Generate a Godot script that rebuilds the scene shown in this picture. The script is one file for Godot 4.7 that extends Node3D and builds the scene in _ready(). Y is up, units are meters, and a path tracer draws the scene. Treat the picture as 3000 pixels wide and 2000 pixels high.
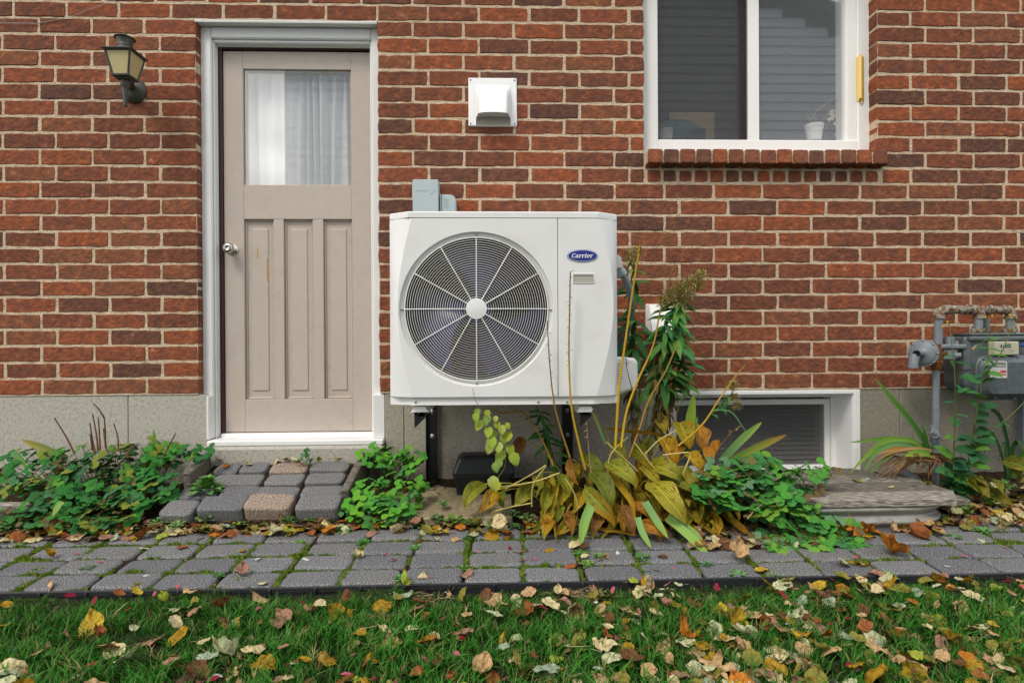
extends Node3D
# Back wall of a brick house in autumn: heat pump, side door, window, gas meter, plants, paver walk, leafy lawn.

const F := 1700.0                     # focal length in pixels of a 3000 x 2000 picture
var rng := RandomNumberGenerator.new()
var cam_pos := Vector3(0, 0.763, 3.12)
var cam_basis := Basis.from_euler(Vector3(deg_to_rad(-0.2), deg_to_rad(-1.76), deg_to_rad(-0.33)))
var M := {}
var taken := {}
var G := {}                           # shared meshes

# ---------- where things stand ----------
func ray(px: float, py: float) -> Vector3:
	return cam_basis * Vector3((px - 1500.0) / F, (1000.0 - py) / F, -1.0)

func at(px: float, py: float, z: float) -> Vector3:
	var d := ray(px, py)
	return cam_pos + d * ((z - cam_pos.z) / d.z)

func on_y(px: float, py: float, y: float) -> Vector3:
	var d := ray(px, py)
	return cam_pos + d * ((y - cam_pos.y) / d.y)

func pix(p: Vector3) -> Vector2:
	var q := cam_basis.inverse() * (p - cam_pos)
	return Vector2(1500.0 - F * q.x / q.z, 1000.0 + F * q.y / q.z)

func bed_y(z: float) -> float:
	return lerpf(0.015, -0.08, clampf(z / 0.55, 0.0, 1.0))

func path_y(z: float) -> float:
	return -0.075 - (z - 0.52) * 0.053

const LAWN := -0.15

# ---------- mesh builder ----------
class MB:
	var v := PackedVector3Array()
	var uv := PackedVector2Array()
	var c := PackedColorArray()
	var ix := PackedInt32Array()
	var col := Color(1, 1, 1)

	func p(a: Vector3, t := Vector2.ZERO) -> int:
		v.push_back(a)
		uv.push_back(t)
		c.push_back(col)
		return v.size() - 1

	func t(i: int, j: int, k: int) -> void:
		ix.push_back(i)
		ix.push_back(j)
		ix.push_back(k)

	func q(a: Vector3, b: Vector3, d: Vector3, e: Vector3) -> void:  # clockwise seen from the front
		var i := p(a, Vector2(0, 1))
		p(b, Vector2(0, 0))
		p(d, Vector2(1, 0))
		p(e, Vector2(1, 1))
		t(i, i + 1, i + 2)
		t(i, i + 2, i + 3)

	func tri(a: Vector3, b: Vector3, d: Vector3) -> void:
		var i := p(a)
		p(b, Vector2(0, 1))
		p(d, Vector2(1, 1))
		t(i, i + 1, i + 2)

	# box between two corners, its edges chamfered by b
	func box(lo: Vector3, hi: Vector3, b := 0.0, xf := Transform3D()) -> void:
		if b <= 0.0:
			var k := []
			for i in 8:
				k.append(xf * Vector3(hi.x if i & 1 else lo.x, hi.y if i & 2 else lo.y, hi.z if i & 4 else lo.z))
			q(k[4], k[6], k[7], k[5])
			q(k[1], k[3], k[2], k[0])
			q(k[0], k[2], k[6], k[4])
			q(k[5], k[7], k[3], k[1])
			q(k[6], k[2], k[3], k[7])
			q(k[0], k[4], k[5], k[1])
			return
		b = minf(b, 0.49 * minf(hi.x - lo.x, minf(hi.y - lo.y, hi.z - lo.z)))
		var m := (lo + hi) * 0.5
		var h := (hi - lo) * 0.5
		for ax in 3:
			for s in [-1.0, 1.0]:
				var u := (ax + 1) % 3
				var w := (ax + 2) % 3
				var f := []
				for g in [[-1, -1], [-1, 1], [1, 1], [1, -1]]:
					var o := Vector3.ZERO
					o[ax] = s * h[ax]
					o[u] = g[0] * (h[u] - b)
					o[w] = g[1] * (h[w] - b)
					f.append(xf * (m + o))
				if s > 0:
					q(f[0], f[1], f[2], f[3])
				else:
					q(f[3], f[2], f[1], f[0])
		for ax in 3:
			var u := (ax + 1) % 3
			var w := (ax + 2) % 3
			for su in [-1.0, 1.0]:
				for sw in [-1.0, 1.0]:
					var f := []
					for g in [[-1, 0], [1, 0], [1, 1], [-1, 1]]:
						var o := Vector3.ZERO
						o[ax] = g[0] * (h[ax] - b)
						o[u] = su * (h[u] - (b if g[1] else 0.0))
						o[w] = sw * (h[w] - (0.0 if g[1] else b))
						f.append(xf * (m + o))
					if su * sw > 0:
						q(f[0], f[1], f[2], f[3])
					else:
						q(f[3], f[2], f[1], f[0])
		for i in 8:
			var s := Vector3(1 if i & 1 else -1, 1 if i & 2 else -1, 1 if i & 4 else -1)
			var a := xf * (m + s * (h - Vector3(0, b, b)))
			var d := xf * (m + s * (h - Vector3(b, 0, b)))
			var e := xf * (m + s * (h - Vector3(b, b, 0)))
			if s.x * s.y * s.z > 0:
				tri(a, e, d)
			else:
				tri(a, d, e)

	# smooth sheet through rows of points
	func grid(rows: Array, wrap := false) -> void:
		var at0 := v.size()
		var nr := rows.size()
		var nc: int = rows[0].size()
		for i in nr:
			for j in nc:
				p(rows[i][j], Vector2(float(j) / maxf(1, nc - 1), float(i) / maxf(1, nr - 1)))
		for i in nr - 1:
			for j in (nc if wrap else nc - 1):
				var a := at0 + i * nc + j
				var b := at0 + i * nc + (j + 1) % nc
				t(a, a + nc, b)
				t(b, a + nc, b + nc)

	func ring(o: Vector3, x: Vector3, y: Vector3, r: float, n: int) -> Array:
		var out := []
		for j in n:
			var a := TAU * j / n
			out.append(o + (x * cos(a) + y * sin(a)) * r)
		return out

	func fan(pts: Array, flip := false) -> void:
		var m := Vector3.ZERO
		for a in pts:
			m += a
		var i := p(m / pts.size())
		for a in pts:
			p(a)
		for j in pts.size():
			var a := i + 1 + j
			var b := i + 1 + (j + 1) % pts.size()
			if flip:
				t(i, b, a)
			else:
				t(i, a, b)

	func tube(path: Array, radii, n := 8, caps := true) -> void:
		var rows := []
		var side := Vector3.ZERO
		for i in path.size():
			var d: Vector3 = (path[mini(i + 1, path.size() - 1)] - path[maxi(i - 1, 0)]).normalized()
			if i == 0:
				side = d.cross(Vector3.UP if absf(d.y) < 0.9 else Vector3.RIGHT).normalized()
			side = (side - d * side.dot(d)).normalized()
			var r: float = radii if radii is float else radii[i]
			rows.append(ring(path[i], side, d.cross(side), r, n))
		grid(rows, true)
		if caps:
			fan(rows[0])
			fan(rows[-1], true)

	# profile: Vector2(radius, height along the axis); creases where a point is given twice
	func lathe(profile: Array, xf := Transform3D(), n := 20) -> void:
		var part := []
		for k in profile.size():
			var a: Vector2 = profile[k]
			part.append(ring(xf * Vector3(0, a.y, 0), xf.basis.x, -xf.basis.z, maxf(a.x, 0.00005), n))
			if k == profile.size() - 1 or (k > 0 and a == profile[k - 1] and part.size() > 2):
				if k < profile.size() - 1:
					part.pop_back()
				grid(part, true)
				part = [part[-1]]
			elif k > 0 and a == profile[k - 1]:
				part.pop_back()

	# an outline moved inwards by b
	func inset(o: Array, b: float) -> Array:
		var out := []
		var n := o.size()
		for i in n:
			var e: Vector2 = (o[i] - o[(i + n - 1) % n]).normalized()
			var f: Vector2 = (o[(i + 1) % n] - o[i]).normalized()
			var m := (Vector2(-e.y, e.x) + Vector2(-f.y, f.x)).normalized()
			out.append(o[i] + m * b / maxf(0.5, m.dot(Vector2(-e.y, e.x))))
		return out

	# a flat outline (x, y) pushed from z0 to z1, chamfered at the front
	func plate(o: Array, z0: float, z1: float, b := 0.0, xf := Transform3D()) -> void:
		var turn := 0.0
		for i in o.size():
			turn += o[i].cross(o[(i + 1) % o.size()])
		if turn < 0:
			o = o.duplicate()
			o.reverse()
		var i2 := inset(o, b)
		var back := []
		var edge := []
		var front := []
		for i in o.size():
			back.append(xf * Vector3(o[i].x, o[i].y, z0))
			edge.append(xf * Vector3(o[i].x, o[i].y, z1 - b))
			front.append(xf * Vector3(i2[i].x, i2[i].y, z1))
		for j in o.size():
			var k := (j + 1) % o.size()
			q(back[j], edge[j], edge[k], back[k])
			if b > 0.0:
				q(edge[j], front[j], front[k], edge[k])
		fan(front, true)
		fan(back)

	# leaf blade along a path: half widths, side direction, fold = lift of the rims
	func blade(path: Array, half: Array, side: Vector3, fold := 0.2, tip_col = null, wave := 0.0, cols := 5) -> void:
		var at0 := v.size()
		var base := col
		var n := path.size()
		for i in n:
			var d: Vector3 = (path[mini(i + 1, n - 1)] - path[maxi(i - 1, 0)]).normalized()
			var s := (side - d * side.dot(d)).normalized()
			var up := s.cross(d)
			var f := float(i) / (n - 1)
			for j in cols:
				var a := 2.0 * j / (cols - 1) - 1.0
				var e := absf(a)
				if tip_col != null:
					var k := clampf(pow(f, 1.6) * 0.9 + e * e * 0.25 - 0.05 + 0.22 * sin(f * 8.0 + a * 4.0 + path[0].x * 90.0), 0.0, 1.0)
					col = base.lerp(tip_col, k)
				p(path[i] + s * a * half[i] + up * (fold * e * half[i] + wave * half[i] * sin(f * 13.0 + a * 2.6) * e), Vector2(a * 0.5 + 0.5, f))
		col = base
		for i in n - 1:
			for j in cols - 1:
				var a := at0 + i * cols + j
				t(a, a + cols, a + 1)
				t(a + 1, a + cols, a + cols + 1)

	func add(m: MB, xf: Transform3D, tint = null) -> void:
		var o := v.size()
		for i in m.v.size():
			v.push_back(xf * m.v[i])
			uv.push_back(m.uv[i])
			c.push_back(m.c[i] if tint == null else m.c[i] * tint)
		for i in m.ix:
			ix.push_back(o + i)

	func mesh() -> ArrayMesh:
		var n := PackedVector3Array()
		n.resize(v.size())
		for k in range(0, ix.size(), 3):
			var a := v[ix[k]]
			var d := (v[ix[k + 2]] - a).cross(v[ix[k + 1]] - a)
			for e in 3:
				n[ix[k + e]] += d
		for i in n.size():
			n[i] = n[i].normalized() if n[i].length_squared() > 0 else Vector3.UP
		var s := []
		s.resize(Mesh.ARRAY_MAX)
		s[Mesh.ARRAY_VERTEX] = v
		s[Mesh.ARRAY_NORMAL] = n
		s[Mesh.ARRAY_TEX_UV] = uv
		s[Mesh.ARRAY_COLOR] = c
		s[Mesh.ARRAY_INDEX] = ix
		var m := ArrayMesh.new()
		m.add_surface_from_arrays(Mesh.PRIMITIVE_TRIANGLES, s)
		return m

# ---------- objects ----------
func numbered(called: String, under: Node) -> String:
	var key := "%d/%s" % [under.get_instance_id(), called]
	var k: int = taken.get(key, 0)
	taken[key] = k + 1
	return called if k == 0 else "%s_%03d" % [called, k]

func obj(called: String, shape, material: Material, under: Node = self) -> MeshInstance3D:
	var o := MeshInstance3D.new()
	o.name = numbered(called, under)
	o.mesh = shape.mesh() if shape is MB else shape
	o.material_override = material
	under.add_child(o, true)
	return o

func tag(o: Node, label: String, category: String, group := "") -> void:
	o.set_meta("label", label)
	o.set_meta("category", category)
	if group:
		o.set_meta("group", group)

func thing(called: String, label: String, category: String, where := Vector3.ZERO, group := "") -> Node3D:
	var o := Node3D.new()
	o.name = numbered(called, self)
	add_child(o, true)
	o.position = where
	tag(o, label, category, group)
	return o

func setting(called: String, shape, material: Material) -> MeshInstance3D:
	var o := obj(called, shape, material)
	o.set_meta("kind", "structure")
	return o

func stuff(o: Node) -> void:
	o.set_meta("kind", "stuff")

func scatter(called: String, shape, material: Material, places: Array, tints: Array, under: Node = self) -> MultiMeshInstance3D:
	var mm := MultiMesh.new()
	mm.transform_format = MultiMesh.TRANSFORM_3D
	mm.use_colors = true
	mm.mesh = shape.mesh() if shape is MB else shape
	mm.instance_count = places.size()
	for i in places.size():
		mm.set_instance_transform(i, places[i])
		mm.set_instance_color(i, tints[i])
	var o := MultiMeshInstance3D.new()
	o.name = numbered(called, under)
	o.multimesh = mm
	o.material_override = material
	under.add_child(o, true)
	stuff(o)
	return o

func rnd(a: float, b: float) -> float:
	return rng.randf_range(a, b)

# ---------- materials (colours are linear, real-world) ----------
func mat(r: float, g: float, b: float, rough := 0.7, metal := 0.0) -> StandardMaterial3D:
	var m := StandardMaterial3D.new()
	m.albedo_color = Color(r, g, b).linear_to_srgb()
	m.roughness = rough
	m.metallic = metal
	if rough > 0.55 and metal == 0.0:
		m.metallic_specular = 0.2
	return m

func noise(kind: int, freq: float, octaves := 4, seeded := 1) -> FastNoiseLite:
	var n := FastNoiseLite.new()
	n.noise_type = kind
	n.frequency = freq
	n.fractal_octaves = octaves
	n.seed = seeded
	return n

func ramp(stops: Array) -> Gradient:
	var g := Gradient.new()
	g.offsets = PackedFloat32Array(stops.map(func(s): return s[0]))
	g.colors = PackedColorArray(stops.map(func(s): return Color(s[1], s[2], s[3]).linear_to_srgb()))
	return g

func noise_tex(n: FastNoiseLite, size: int, stops = null, h := 0) -> NoiseTexture2D:
	var t := NoiseTexture2D.new()
	t.width = size
	t.height = h if h else size
	t.seamless = true
	t.noise = n
	if stops != null:
		t.color_ramp = ramp(stops)
	return t

func triplanar(m: StandardMaterial3D, per_metre: float, world := true) -> StandardMaterial3D:
	m.uv1_triplanar = true
	m.uv1_world_triplanar = world
	m.uv1_scale = Vector3.ONE * per_metre
	return m

func relief(m: StandardMaterial3D, t: Texture2D, cm: float) -> StandardMaterial3D:
	m.heightmap_enabled = true
	m.heightmap_texture = t
	m.heightmap_scale = cm
	return m

func foliage(m: StandardMaterial3D, through := 0.35) -> StandardMaterial3D:
	m.vertex_color_use_as_albedo = true
	m.backlight_enabled = true
	m.backlight = Color(through, through, through * 0.6)
	return m

func make_materials() -> void:
	var S := FastNoiseLite.TYPE_SIMPLEX_SMOOTH
	var V := FastNoiseLite.TYPE_CELLULAR
	var mottle := noise_tex(noise(S, 0.016, 6, 3), 1024, [[0.0, 0.17, 0.075, 0.052], [0.36, 0.24, 0.085, 0.051], [0.5, 0.275, 0.09, 0.05], [0.64, 0.3, 0.098, 0.05], [0.78, 0.345, 0.118, 0.057], [0.92, 0.42, 0.185, 0.11], [1.0, 0.5, 0.33, 0.25]])
	var rough_h := noise_tex(noise(S, 0.03, 6, 8), 1024)
	var tints := [[1.0, 1.0, 1.0], [0.86, 0.92, 0.98], [1.1, 1.05, 0.95], [0.74, 0.85, 0.95], [0.92, 1.08, 1.08], [0.64, 0.84, 1.0], [1.12, 1.05, 0.92], [0.82, 0.9, 0.98], [0.54, 0.78, 1.0], [0.76, 0.9, 1.03]]
	for i in tints.size():
		var m := mat(tints[i][0], tints[i][1], tints[i][2], 0.92)
		m.albedo_color = Color(tints[i][0] / 1.15, tints[i][1] / 1.15, tints[i][2] / 1.15).linear_to_srgb()
		m.albedo_texture = mottle
		triplanar(m, 1.0)
		m.uv1_offset = Vector3(i * 0.137, i * 0.29, i * 0.41)
		relief(m, rough_h, 0.45)
		M["brick%d" % i] = m
	var mortar := mat(1, 1, 1, 0.95)
	mortar.albedo_texture = noise_tex(noise(S, 0.02, 5, 5), 512, [[0.0, 0.38, 0.295, 0.2], [0.4, 0.54, 0.425, 0.3], [1.0, 0.62, 0.5, 0.365]])
	M.mortar = relief(triplanar(mortar, 2.0), rough_h, 0.4)
	var conc := mat(1, 1, 1, 0.95)
	conc.albedo_texture = noise_tex(noise(S, 0.03, 7, 11), 1024, [[0.0, 0.24, 0.225, 0.185], [0.25, 0.4, 0.385, 0.33], [0.62, 0.46, 0.445, 0.39], [1.0, 0.53, 0.515, 0.46]])
	M.concrete = relief(triplanar(conc, 1.4), noise_tex(noise(S, 0.09, 5, 12), 1024), 0.4)
	M.concrete_dark = M.concrete.duplicate()
	M.concrete_dark.albedo_color = Color(0.62, 0.6, 0.55).linear_to_srgb()  # same concrete in a darker, slightly warmer tone, for the right-hand foundation
	M.concrete_mid = M.concrete.duplicate()
	M.concrete_mid.albedo_color = Color(0.85, 0.82, 0.78).linear_to_srgb()
	var white := mat(1, 1, 1, 0.5)
	white.albedo_texture = noise_tex(noise(S, 0.01, 5, 14), 512, [[0.0, 0.73, 0.73, 0.725], [0.45, 0.76, 0.765, 0.765], [1.0, 0.775, 0.78, 0.785]])
	M.white_paint = triplanar(white, 1.5)
	M.vinyl = mat(0.86, 0.86, 0.85, 0.35)
	M.vent_white = mat(0.9, 0.9, 0.9, 0.4)
	M.case_white = mat(0.77, 0.77, 0.755, 0.33)
	M.case_white.albedo_color = Color.WHITE
	M.case_white.albedo_texture = noise_tex(noise(S, 0.006, 6, 13), 512, [[0.0, 0.7, 0.695, 0.675], [0.35, 0.755, 0.76, 0.755], [1.0, 0.775, 0.785, 0.785]])
	triplanar(M.case_white, 1.1)
	M.case_white.clearcoat_enabled = true
	M.case_white.clearcoat = 0.3
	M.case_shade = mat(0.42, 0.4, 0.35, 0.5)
	M.wire_white = mat(0.8, 0.8, 0.76, 0.4)
	M.fan_blue = mat(0.014, 0.024, 0.11, 0.35)
	M.black_inside = mat(0.008, 0.009, 0.016, 0.6)
	M.coil = mat(0.02, 0.024, 0.045, 0.5)
	M.badge_blue = mat(0.018, 0.03, 0.24, 0.3)
	M.badge_white = mat(0.85, 0.85, 0.85, 0.4)
	M.print_grey = mat(0.25, 0.25, 0.25, 0.7)
	M.black_metal = mat(0.012, 0.012, 0.013, 0.35)
	M.steel = mat(0.5, 0.5, 0.5, 0.35, 0.9)
	M.galv = relief(triplanar(mat(0.34, 0.34, 0.32, 0.5, 0.3), 2.0), rough_h, 0.05)
	M.galv.albedo_texture = noise_tex(noise(S, 0.012, 5, 44), 512, [[0.0, 0.5, 0.48, 0.44], [0.5, 0.85, 0.85, 0.83], [1.0, 1, 1, 1]])
	M.pvc_grey = mat(0.40, 0.48, 0.5, 0.45)
	M.conduit = mat(0.17, 0.2, 0.22, 0.45)
	var door := mat(1, 1, 1, 0.6)
	door.albedo_texture = noise_tex(noise(S, 0.012, 6, 21), 1024, [[0.0, 0.44, 0.38, 0.325], [0.3, 0.485, 0.425, 0.37], [1.0, 0.505, 0.445, 0.39]])
	triplanar(door, 1.0)
	M.door = door
	M.weatherstrip = mat(0.045, 0.014, 0.01, 0.5)
	M.drip = mat(0.5, 0.25, 0.05, 0.6)
	M.lantern = relief(triplanar(mat(0.065, 0.062, 0.05, 0.5, 0.1), 6.0), rough_h, 0.06)
	M.lantern_glass = mat(0.6, 0.5, 0.25, 0.4)
	M.lantern_glass.backlight_enabled = true
	M.lantern_glass.backlight = Color(0.6, 0.55, 0.3)
	M.brass = mat(0.75, 0.53, 0.16, 0.35, 0.7)
	M.nickel = mat(0.5, 0.47, 0.42, 0.3, 1.0)
	M.glass = mat(0.9, 0.95, 1.0, 0.0)
	M.glass.transparency = BaseMaterial3D.TRANSPARENCY_ALPHA
	M.glass.albedo_color.a = 0.03
	M.glass.metallic_specular = 1.0
	M.curtain = mat(0.86, 0.87, 0.88, 0.9)
	M.curtain.backlight_enabled = true
	M.curtain.backlight = Color(0.5, 0.5, 0.5)
	M.room = mat(0.16, 0.15, 0.14, 0.9)
	M.screen = mat(0.05, 0.05, 0.052, 0.8)
	M.screen.transparency = BaseMaterial3D.TRANSPARENCY_ALPHA
	M.screen.albedo_color.a = 0.26
	M.blind = mat(0.36, 0.36, 0.35, 0.6)
	M.box_black = relief(triplanar(mat(0.01, 0.011, 0.013, 0.42), 4.0), rough_h, 0.05)
	M.edging = relief(triplanar(mat(0.018, 0.019, 0.023, 0.5), 5.0), rough_h, 0.05)
	var pav := mat(1, 1, 1, 0.93)
	pav.albedo_texture = noise_tex(noise(S, 0.1, 3, 31), 1024, [[0.0, 0.04, 0.04, 0.043], [0.38, 0.115, 0.117, 0.122], [0.54, 0.18, 0.182, 0.186], [0.66, 0.29, 0.292, 0.292], [0.8, 0.5, 0.5, 0.49], [1.0, 0.66, 0.66, 0.64]])
	var pav_h := noise_tex(noise(V, 0.12, 3, 33), 1024)
	for i in 5:
		var m: StandardMaterial3D = pav.duplicate()
		var k: float = [1.0, 0.84, 0.94, 0.78, 0.9][i]
		m.albedo_color = Color(k, k * 0.99, k * [1.0, 1.03, 0.97, 1.04, 1.0][i]).linear_to_srgb()
		m.uv1_offset = Vector3(i * 0.31, i * 0.17, i * 0.23)
		M["paver%d" % i] = relief(triplanar(m, 1.6), pav_h, 0.5)
	var warm: StandardMaterial3D = M.paver0.duplicate()
	warm.albedo_color = Color(1.0, 0.92, 0.82).linear_to_srgb()
	M.paver_tan = warm
	M.paver_tan.albedo_texture = noise_tex(noise(S, 0.1, 3, 35), 512, [[0.0, 0.12, 0.1, 0.09], [0.4, 0.25, 0.21, 0.187], [0.6, 0.34, 0.29, 0.262], [0.8, 0.48, 0.43, 0.39], [1.0, 0.6, 0.55, 0.5]])
	var soil := mat(1, 1, 1, 1.0)
	soil.albedo_texture = noise_tex(noise(S, 0.03, 6, 41), 1024, [[0.0, 0.015, 0.011, 0.007], [0.5, 0.04, 0.028, 0.018], [1.0, 0.1, 0.07, 0.045]])
	M.soil = relief(triplanar(soil, 1.5), rough_h, 1.5)
	var turf := mat(1, 1, 1, 1.0)
	turf.albedo_texture = noise_tex(noise(S, 0.03, 6, 42), 1024, [[0.0, 0.012, 0.014, 0.006], [0.5, 0.025, 0.04, 0.012], [1.0, 0.05, 0.06, 0.025]])
	M.turf = relief(triplanar(turf, 1.5), rough_h, 1.5)
	M.moss = foliage(mat(1, 1, 1, 1.0), 0.2)
	M.grass = foliage(mat(1, 1, 1, 0.65), 0.5)
	M.plant = foliage(mat(1, 1, 1, 0.6), 0.4)
	M.stalk = foliage(mat(1, 1, 1, 0.6), 0.1)
	for w in [["wood", 0.33, 0.31, 0.27], ["wood_dark", 0.24, 0.225, 0.19], ["wood_pale", 0.44, 0.41, 0.36]]:
		var m := mat(w[1], w[2], w[3], 0.85)
		m.albedo_texture = noise_tex(noise(S, 0.02, 6, 51), 1024, [[0.0, 0.16, 0.15, 0.14], [0.4, 0.42, 0.4, 0.39], [0.56, 0.75, 0.73, 0.7], [0.75, 1, 1, 1], [1.0, 1, 1, 1]])
		triplanar(m, 1.0, false)
		m.uv1_scale = Vector3(0.7, 7.0, 7.0)
		relief(m, m.albedo_texture, 0.12)
		M[w[0]] = m
	var mt := mat(1, 1, 1, 0.95)
	mt.albedo_texture = noise_tex(noise(S, 0.03, 5, 61), 512, [[0.0, 0.17, 0.145, 0.09], [0.5, 0.33, 0.275, 0.175], [1.0, 0.42, 0.36, 0.25]])
	M.slab = triplanar(mt, 2.0)
	M.pipe = relief(triplanar(mat(1, 1, 1, 0.5), 3.0), rough_h, 0.05)
	M.pipe.albedo_texture = noise_tex(noise(S, 0.015, 5, 71), 512, [[0.0, 0.14, 0.17, 0.19], [0.6, 0.18, 0.21, 0.235], [1.0, 0.23, 0.265, 0.28]])
	M.rusty_pipe = relief(triplanar(mat(1, 1, 1, 0.65), 5.0), rough_h, 0.08)
	M.rusty_pipe.albedo_texture = noise_tex(noise(S, 0.014, 5, 72), 512, [[0.0, 0.07, 0.025, 0.01], [0.42, 0.2, 0.085, 0.028], [0.52, 0.26, 0.25, 0.22], [1.0, 0.36, 0.38, 0.36]])
	M.rust = relief(triplanar(mat(1, 1, 1, 0.85), 6.0), rough_h, 0.1)
	M.rust.albedo_texture = noise_tex(noise(S, 0.02, 5, 73), 512, [[0.0, 0.05, 0.02, 0.01], [0.5, 0.16, 0.06, 0.02], [0.8, 0.28, 0.14, 0.05], [1.0, 0.35, 0.34, 0.3]])
	M.meter = relief(triplanar(mat(1, 1, 1, 0.42), 4.0), rough_h, 0.03)
	M.meter.albedo_texture = noise_tex(noise(S, 0.01, 5, 74), 512, [[0.0, 0.055, 0.072, 0.076], [0.5, 0.075, 0.098, 0.102], [1.0, 0.095, 0.12, 0.124]])
	M.ivory = mat(0.45, 0.43, 0.33, 0.5)
	M.red = mat(0.45, 0.02, 0.03, 0.5)
	M.blue_plug = mat(0.03, 0.1, 0.3, 0.5)
	M.siding = mat(0.36, 0.39, 0.43, 0.6)
	M.shingle = mat(0.05, 0.055, 0.065, 0.9)
	# ribs and veins of leaves, as tone only
	var blots := noise(S, 0.03, 4, 95)
	var rib := Image.create(128, 256, false, Image.FORMAT_RGB8)
	for y in 256:
		for x in 128:
			var u := absf(x / 63.5 - 1.0)
			var f := y / 255.0
			var k := 0.84 + 0.16 * cos(TAU * 6.0 * (u / maxf(0.15, sin(PI * clampf(f, 0.03, 0.97)))) * 0.9)
			if u < 0.05:
				k = 1.15
			k *= 0.92 + 0.1 * sin(x * 1.7 + y * 0.31) * sin(y * 0.13)
			k = minf(k, 1.0)
			var blot := smoothstep(0.2, 0.5, blots.get_noise_2d(x * 1.4, y))
			rib.set_pixel(x, y, Color(k, k, k).lerp(Color(k * 0.8, k * 0.68, k * 0.6), blot))
	M.hosta = foliage(mat(1, 1, 1, 0.55), 0.6)
	M.hosta.metallic_specular = 0.35
	M.hosta.albedo_texture = ImageTexture.create_from_image(rib)
	relief(M.hosta, M.hosta.albedo_texture, 0.25)
	M.hosta_petiole = foliage(mat(1, 1, 1, 0.45), 0.2)
	# fallen leaves: pinnate veins, speckles, browned rims
	var spots := noise(S, 0.035, 5, 91)
	var vein := Image.create(128, 128, false, Image.FORMAT_RGB8)
	for y in 128:
		for x in 128:
			var a := x / 63.5 - 1.0
			var f := y / 127.0
			var k := 0.93 + 0.3 * spots.get_noise_2d(x, y)
			var d := fposmod((f - absf(a) * 0.55) * 7.0, 1.0)
			if d < 0.11 or absf(a) < 0.025:
				k *= 0.88
			var rim := Vector2(a, f * 2.0 - 1.0).length()
			k *= 1.0 - 0.3 * smoothstep(0.75, 1.1, rim + 0.25 * spots.get_noise_2d(x * 2, y * 2 + 300))
			k = clampf(k, 0.2, 1.0)
			vein.set_pixel(x, y, Color(k, k * (0.97 if k < 0.8 else 1.0), k * (0.9 if k < 0.8 else 1.0)))
	M.vein = ImageTexture.create_from_image(vein)
	var hues := {"pale green": [0.5, 0.52, 0.3], "cream": [0.62, 0.52, 0.28], "tan": [0.52, 0.34, 0.17], "yellow": [0.48, 0.33, 0.035], "olive": [0.24, 0.22, 0.045], "mustard": [0.38, 0.22, 0.02], "orange": [0.48, 0.17, 0.025],
		"russet": [0.3, 0.105, 0.035], "brown": [0.15, 0.07, 0.03], "pink": [0.5, 0.12, 0.16], "crimson": [0.3, 0.02, 0.045], "grey green": [0.34, 0.4, 0.28], "lime": [0.32, 0.38, 0.05], "rosy brown": [0.36, 0.19, 0.13], "whitish": [0.72, 0.7, 0.66]}
	for h in hues:
		var m := mat(hues[h][0], hues[h][1], hues[h][2], 0.6)
		m.albedo_texture = M.vein
		m.backlight_enabled = true
		m.backlight = Color(0.3, 0.3, 0.2)
		M["leaf " + h] = m

func sky() -> void:
	var cam := Camera3D.new()
	cam.name = "camera"
	cam.fov = rad_to_deg(2.0 * atan(1000.0 / F))
	cam.transform = Transform3D(cam_basis, cam_pos)
	cam.near = 0.05
	cam.far = 200.0
	add_child(cam)
	cam.current = true
	var env := Environment.new()
	env.background_mode = Environment.BG_SKY
	env.tonemap_mode = Environment.TONE_MAPPER_LINEAR
	env.tonemap_exposure = 1.3
	env.sdfgi_enabled = true
	env.ssao_enabled = true
	env.ssil_enabled = true
	var w := 512
	var h := 256
	var puff := noise(FastNoiseLite.TYPE_SIMPLEX_SMOOTH, 1.5, 5, 201)
	var im := Image.create(w, h, false, Image.FORMAT_RGBF)
	for y in h:
		var el := PI * (0.5 - (y + 0.5) / h)
		for x in w:
			var az := TAU * (x + 0.5) / w
			var d := Vector3(sin(az) * cos(el), sin(el), cos(az) * cos(el))
			var s := maxf(d.y, 0.0)
			var blue := Color(0.62, 0.74, 0.9).lerp(Color(0.34, 0.5, 0.8), pow(s, 0.6))
			var k := puff.get_noise_3d(d.x * 1.2, d.y * 2.4, d.z * 1.2)
			var cover := smoothstep(-0.32, 0.05, k)
			var cloud := Color(1.0, 0.98, 0.94) * (0.95 + 4.2 * pow(clampf(k + 0.2, 0.0, 1.0), 1.6))
			var c := blue.lerp(cloud, cover)
			if d.y < 0.0:
				c = Color(0.25, 0.25, 0.22)
			im.set_pixel(x, y, c)
	var pano := PanoramaSkyMaterial.new()
	pano.panorama = ImageTexture.create_from_image(im)
	pano.energy_multiplier = 1.0
	var sk := Sky.new()
	sk.sky_material = pano
	env.sky = sk
	var we := WorldEnvironment.new()
	we.name = "surroundings"
	we.environment = env
	add_child(we)
	var sun := DirectionalLight3D.new()
	sun.name = "sun"
	sun.light_energy = 0.45
	sun.light_color = Color(1.0, 0.95, 0.88)
	sun.light_angular_distance = 14.0
	sun.shadow_enabled = true
	add_child(sun)
	sun.look_at_from_position(Vector3.ZERO, -Vector3(-0.42, 1.0, 0.62))

# ---------- brickwork ----------
const COURSE := 0.0861
const PITCH := 0.2705
const BED := 0.0083
var wall_y := 0.485
var full_bricks := []
var short_bricks := []

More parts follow.
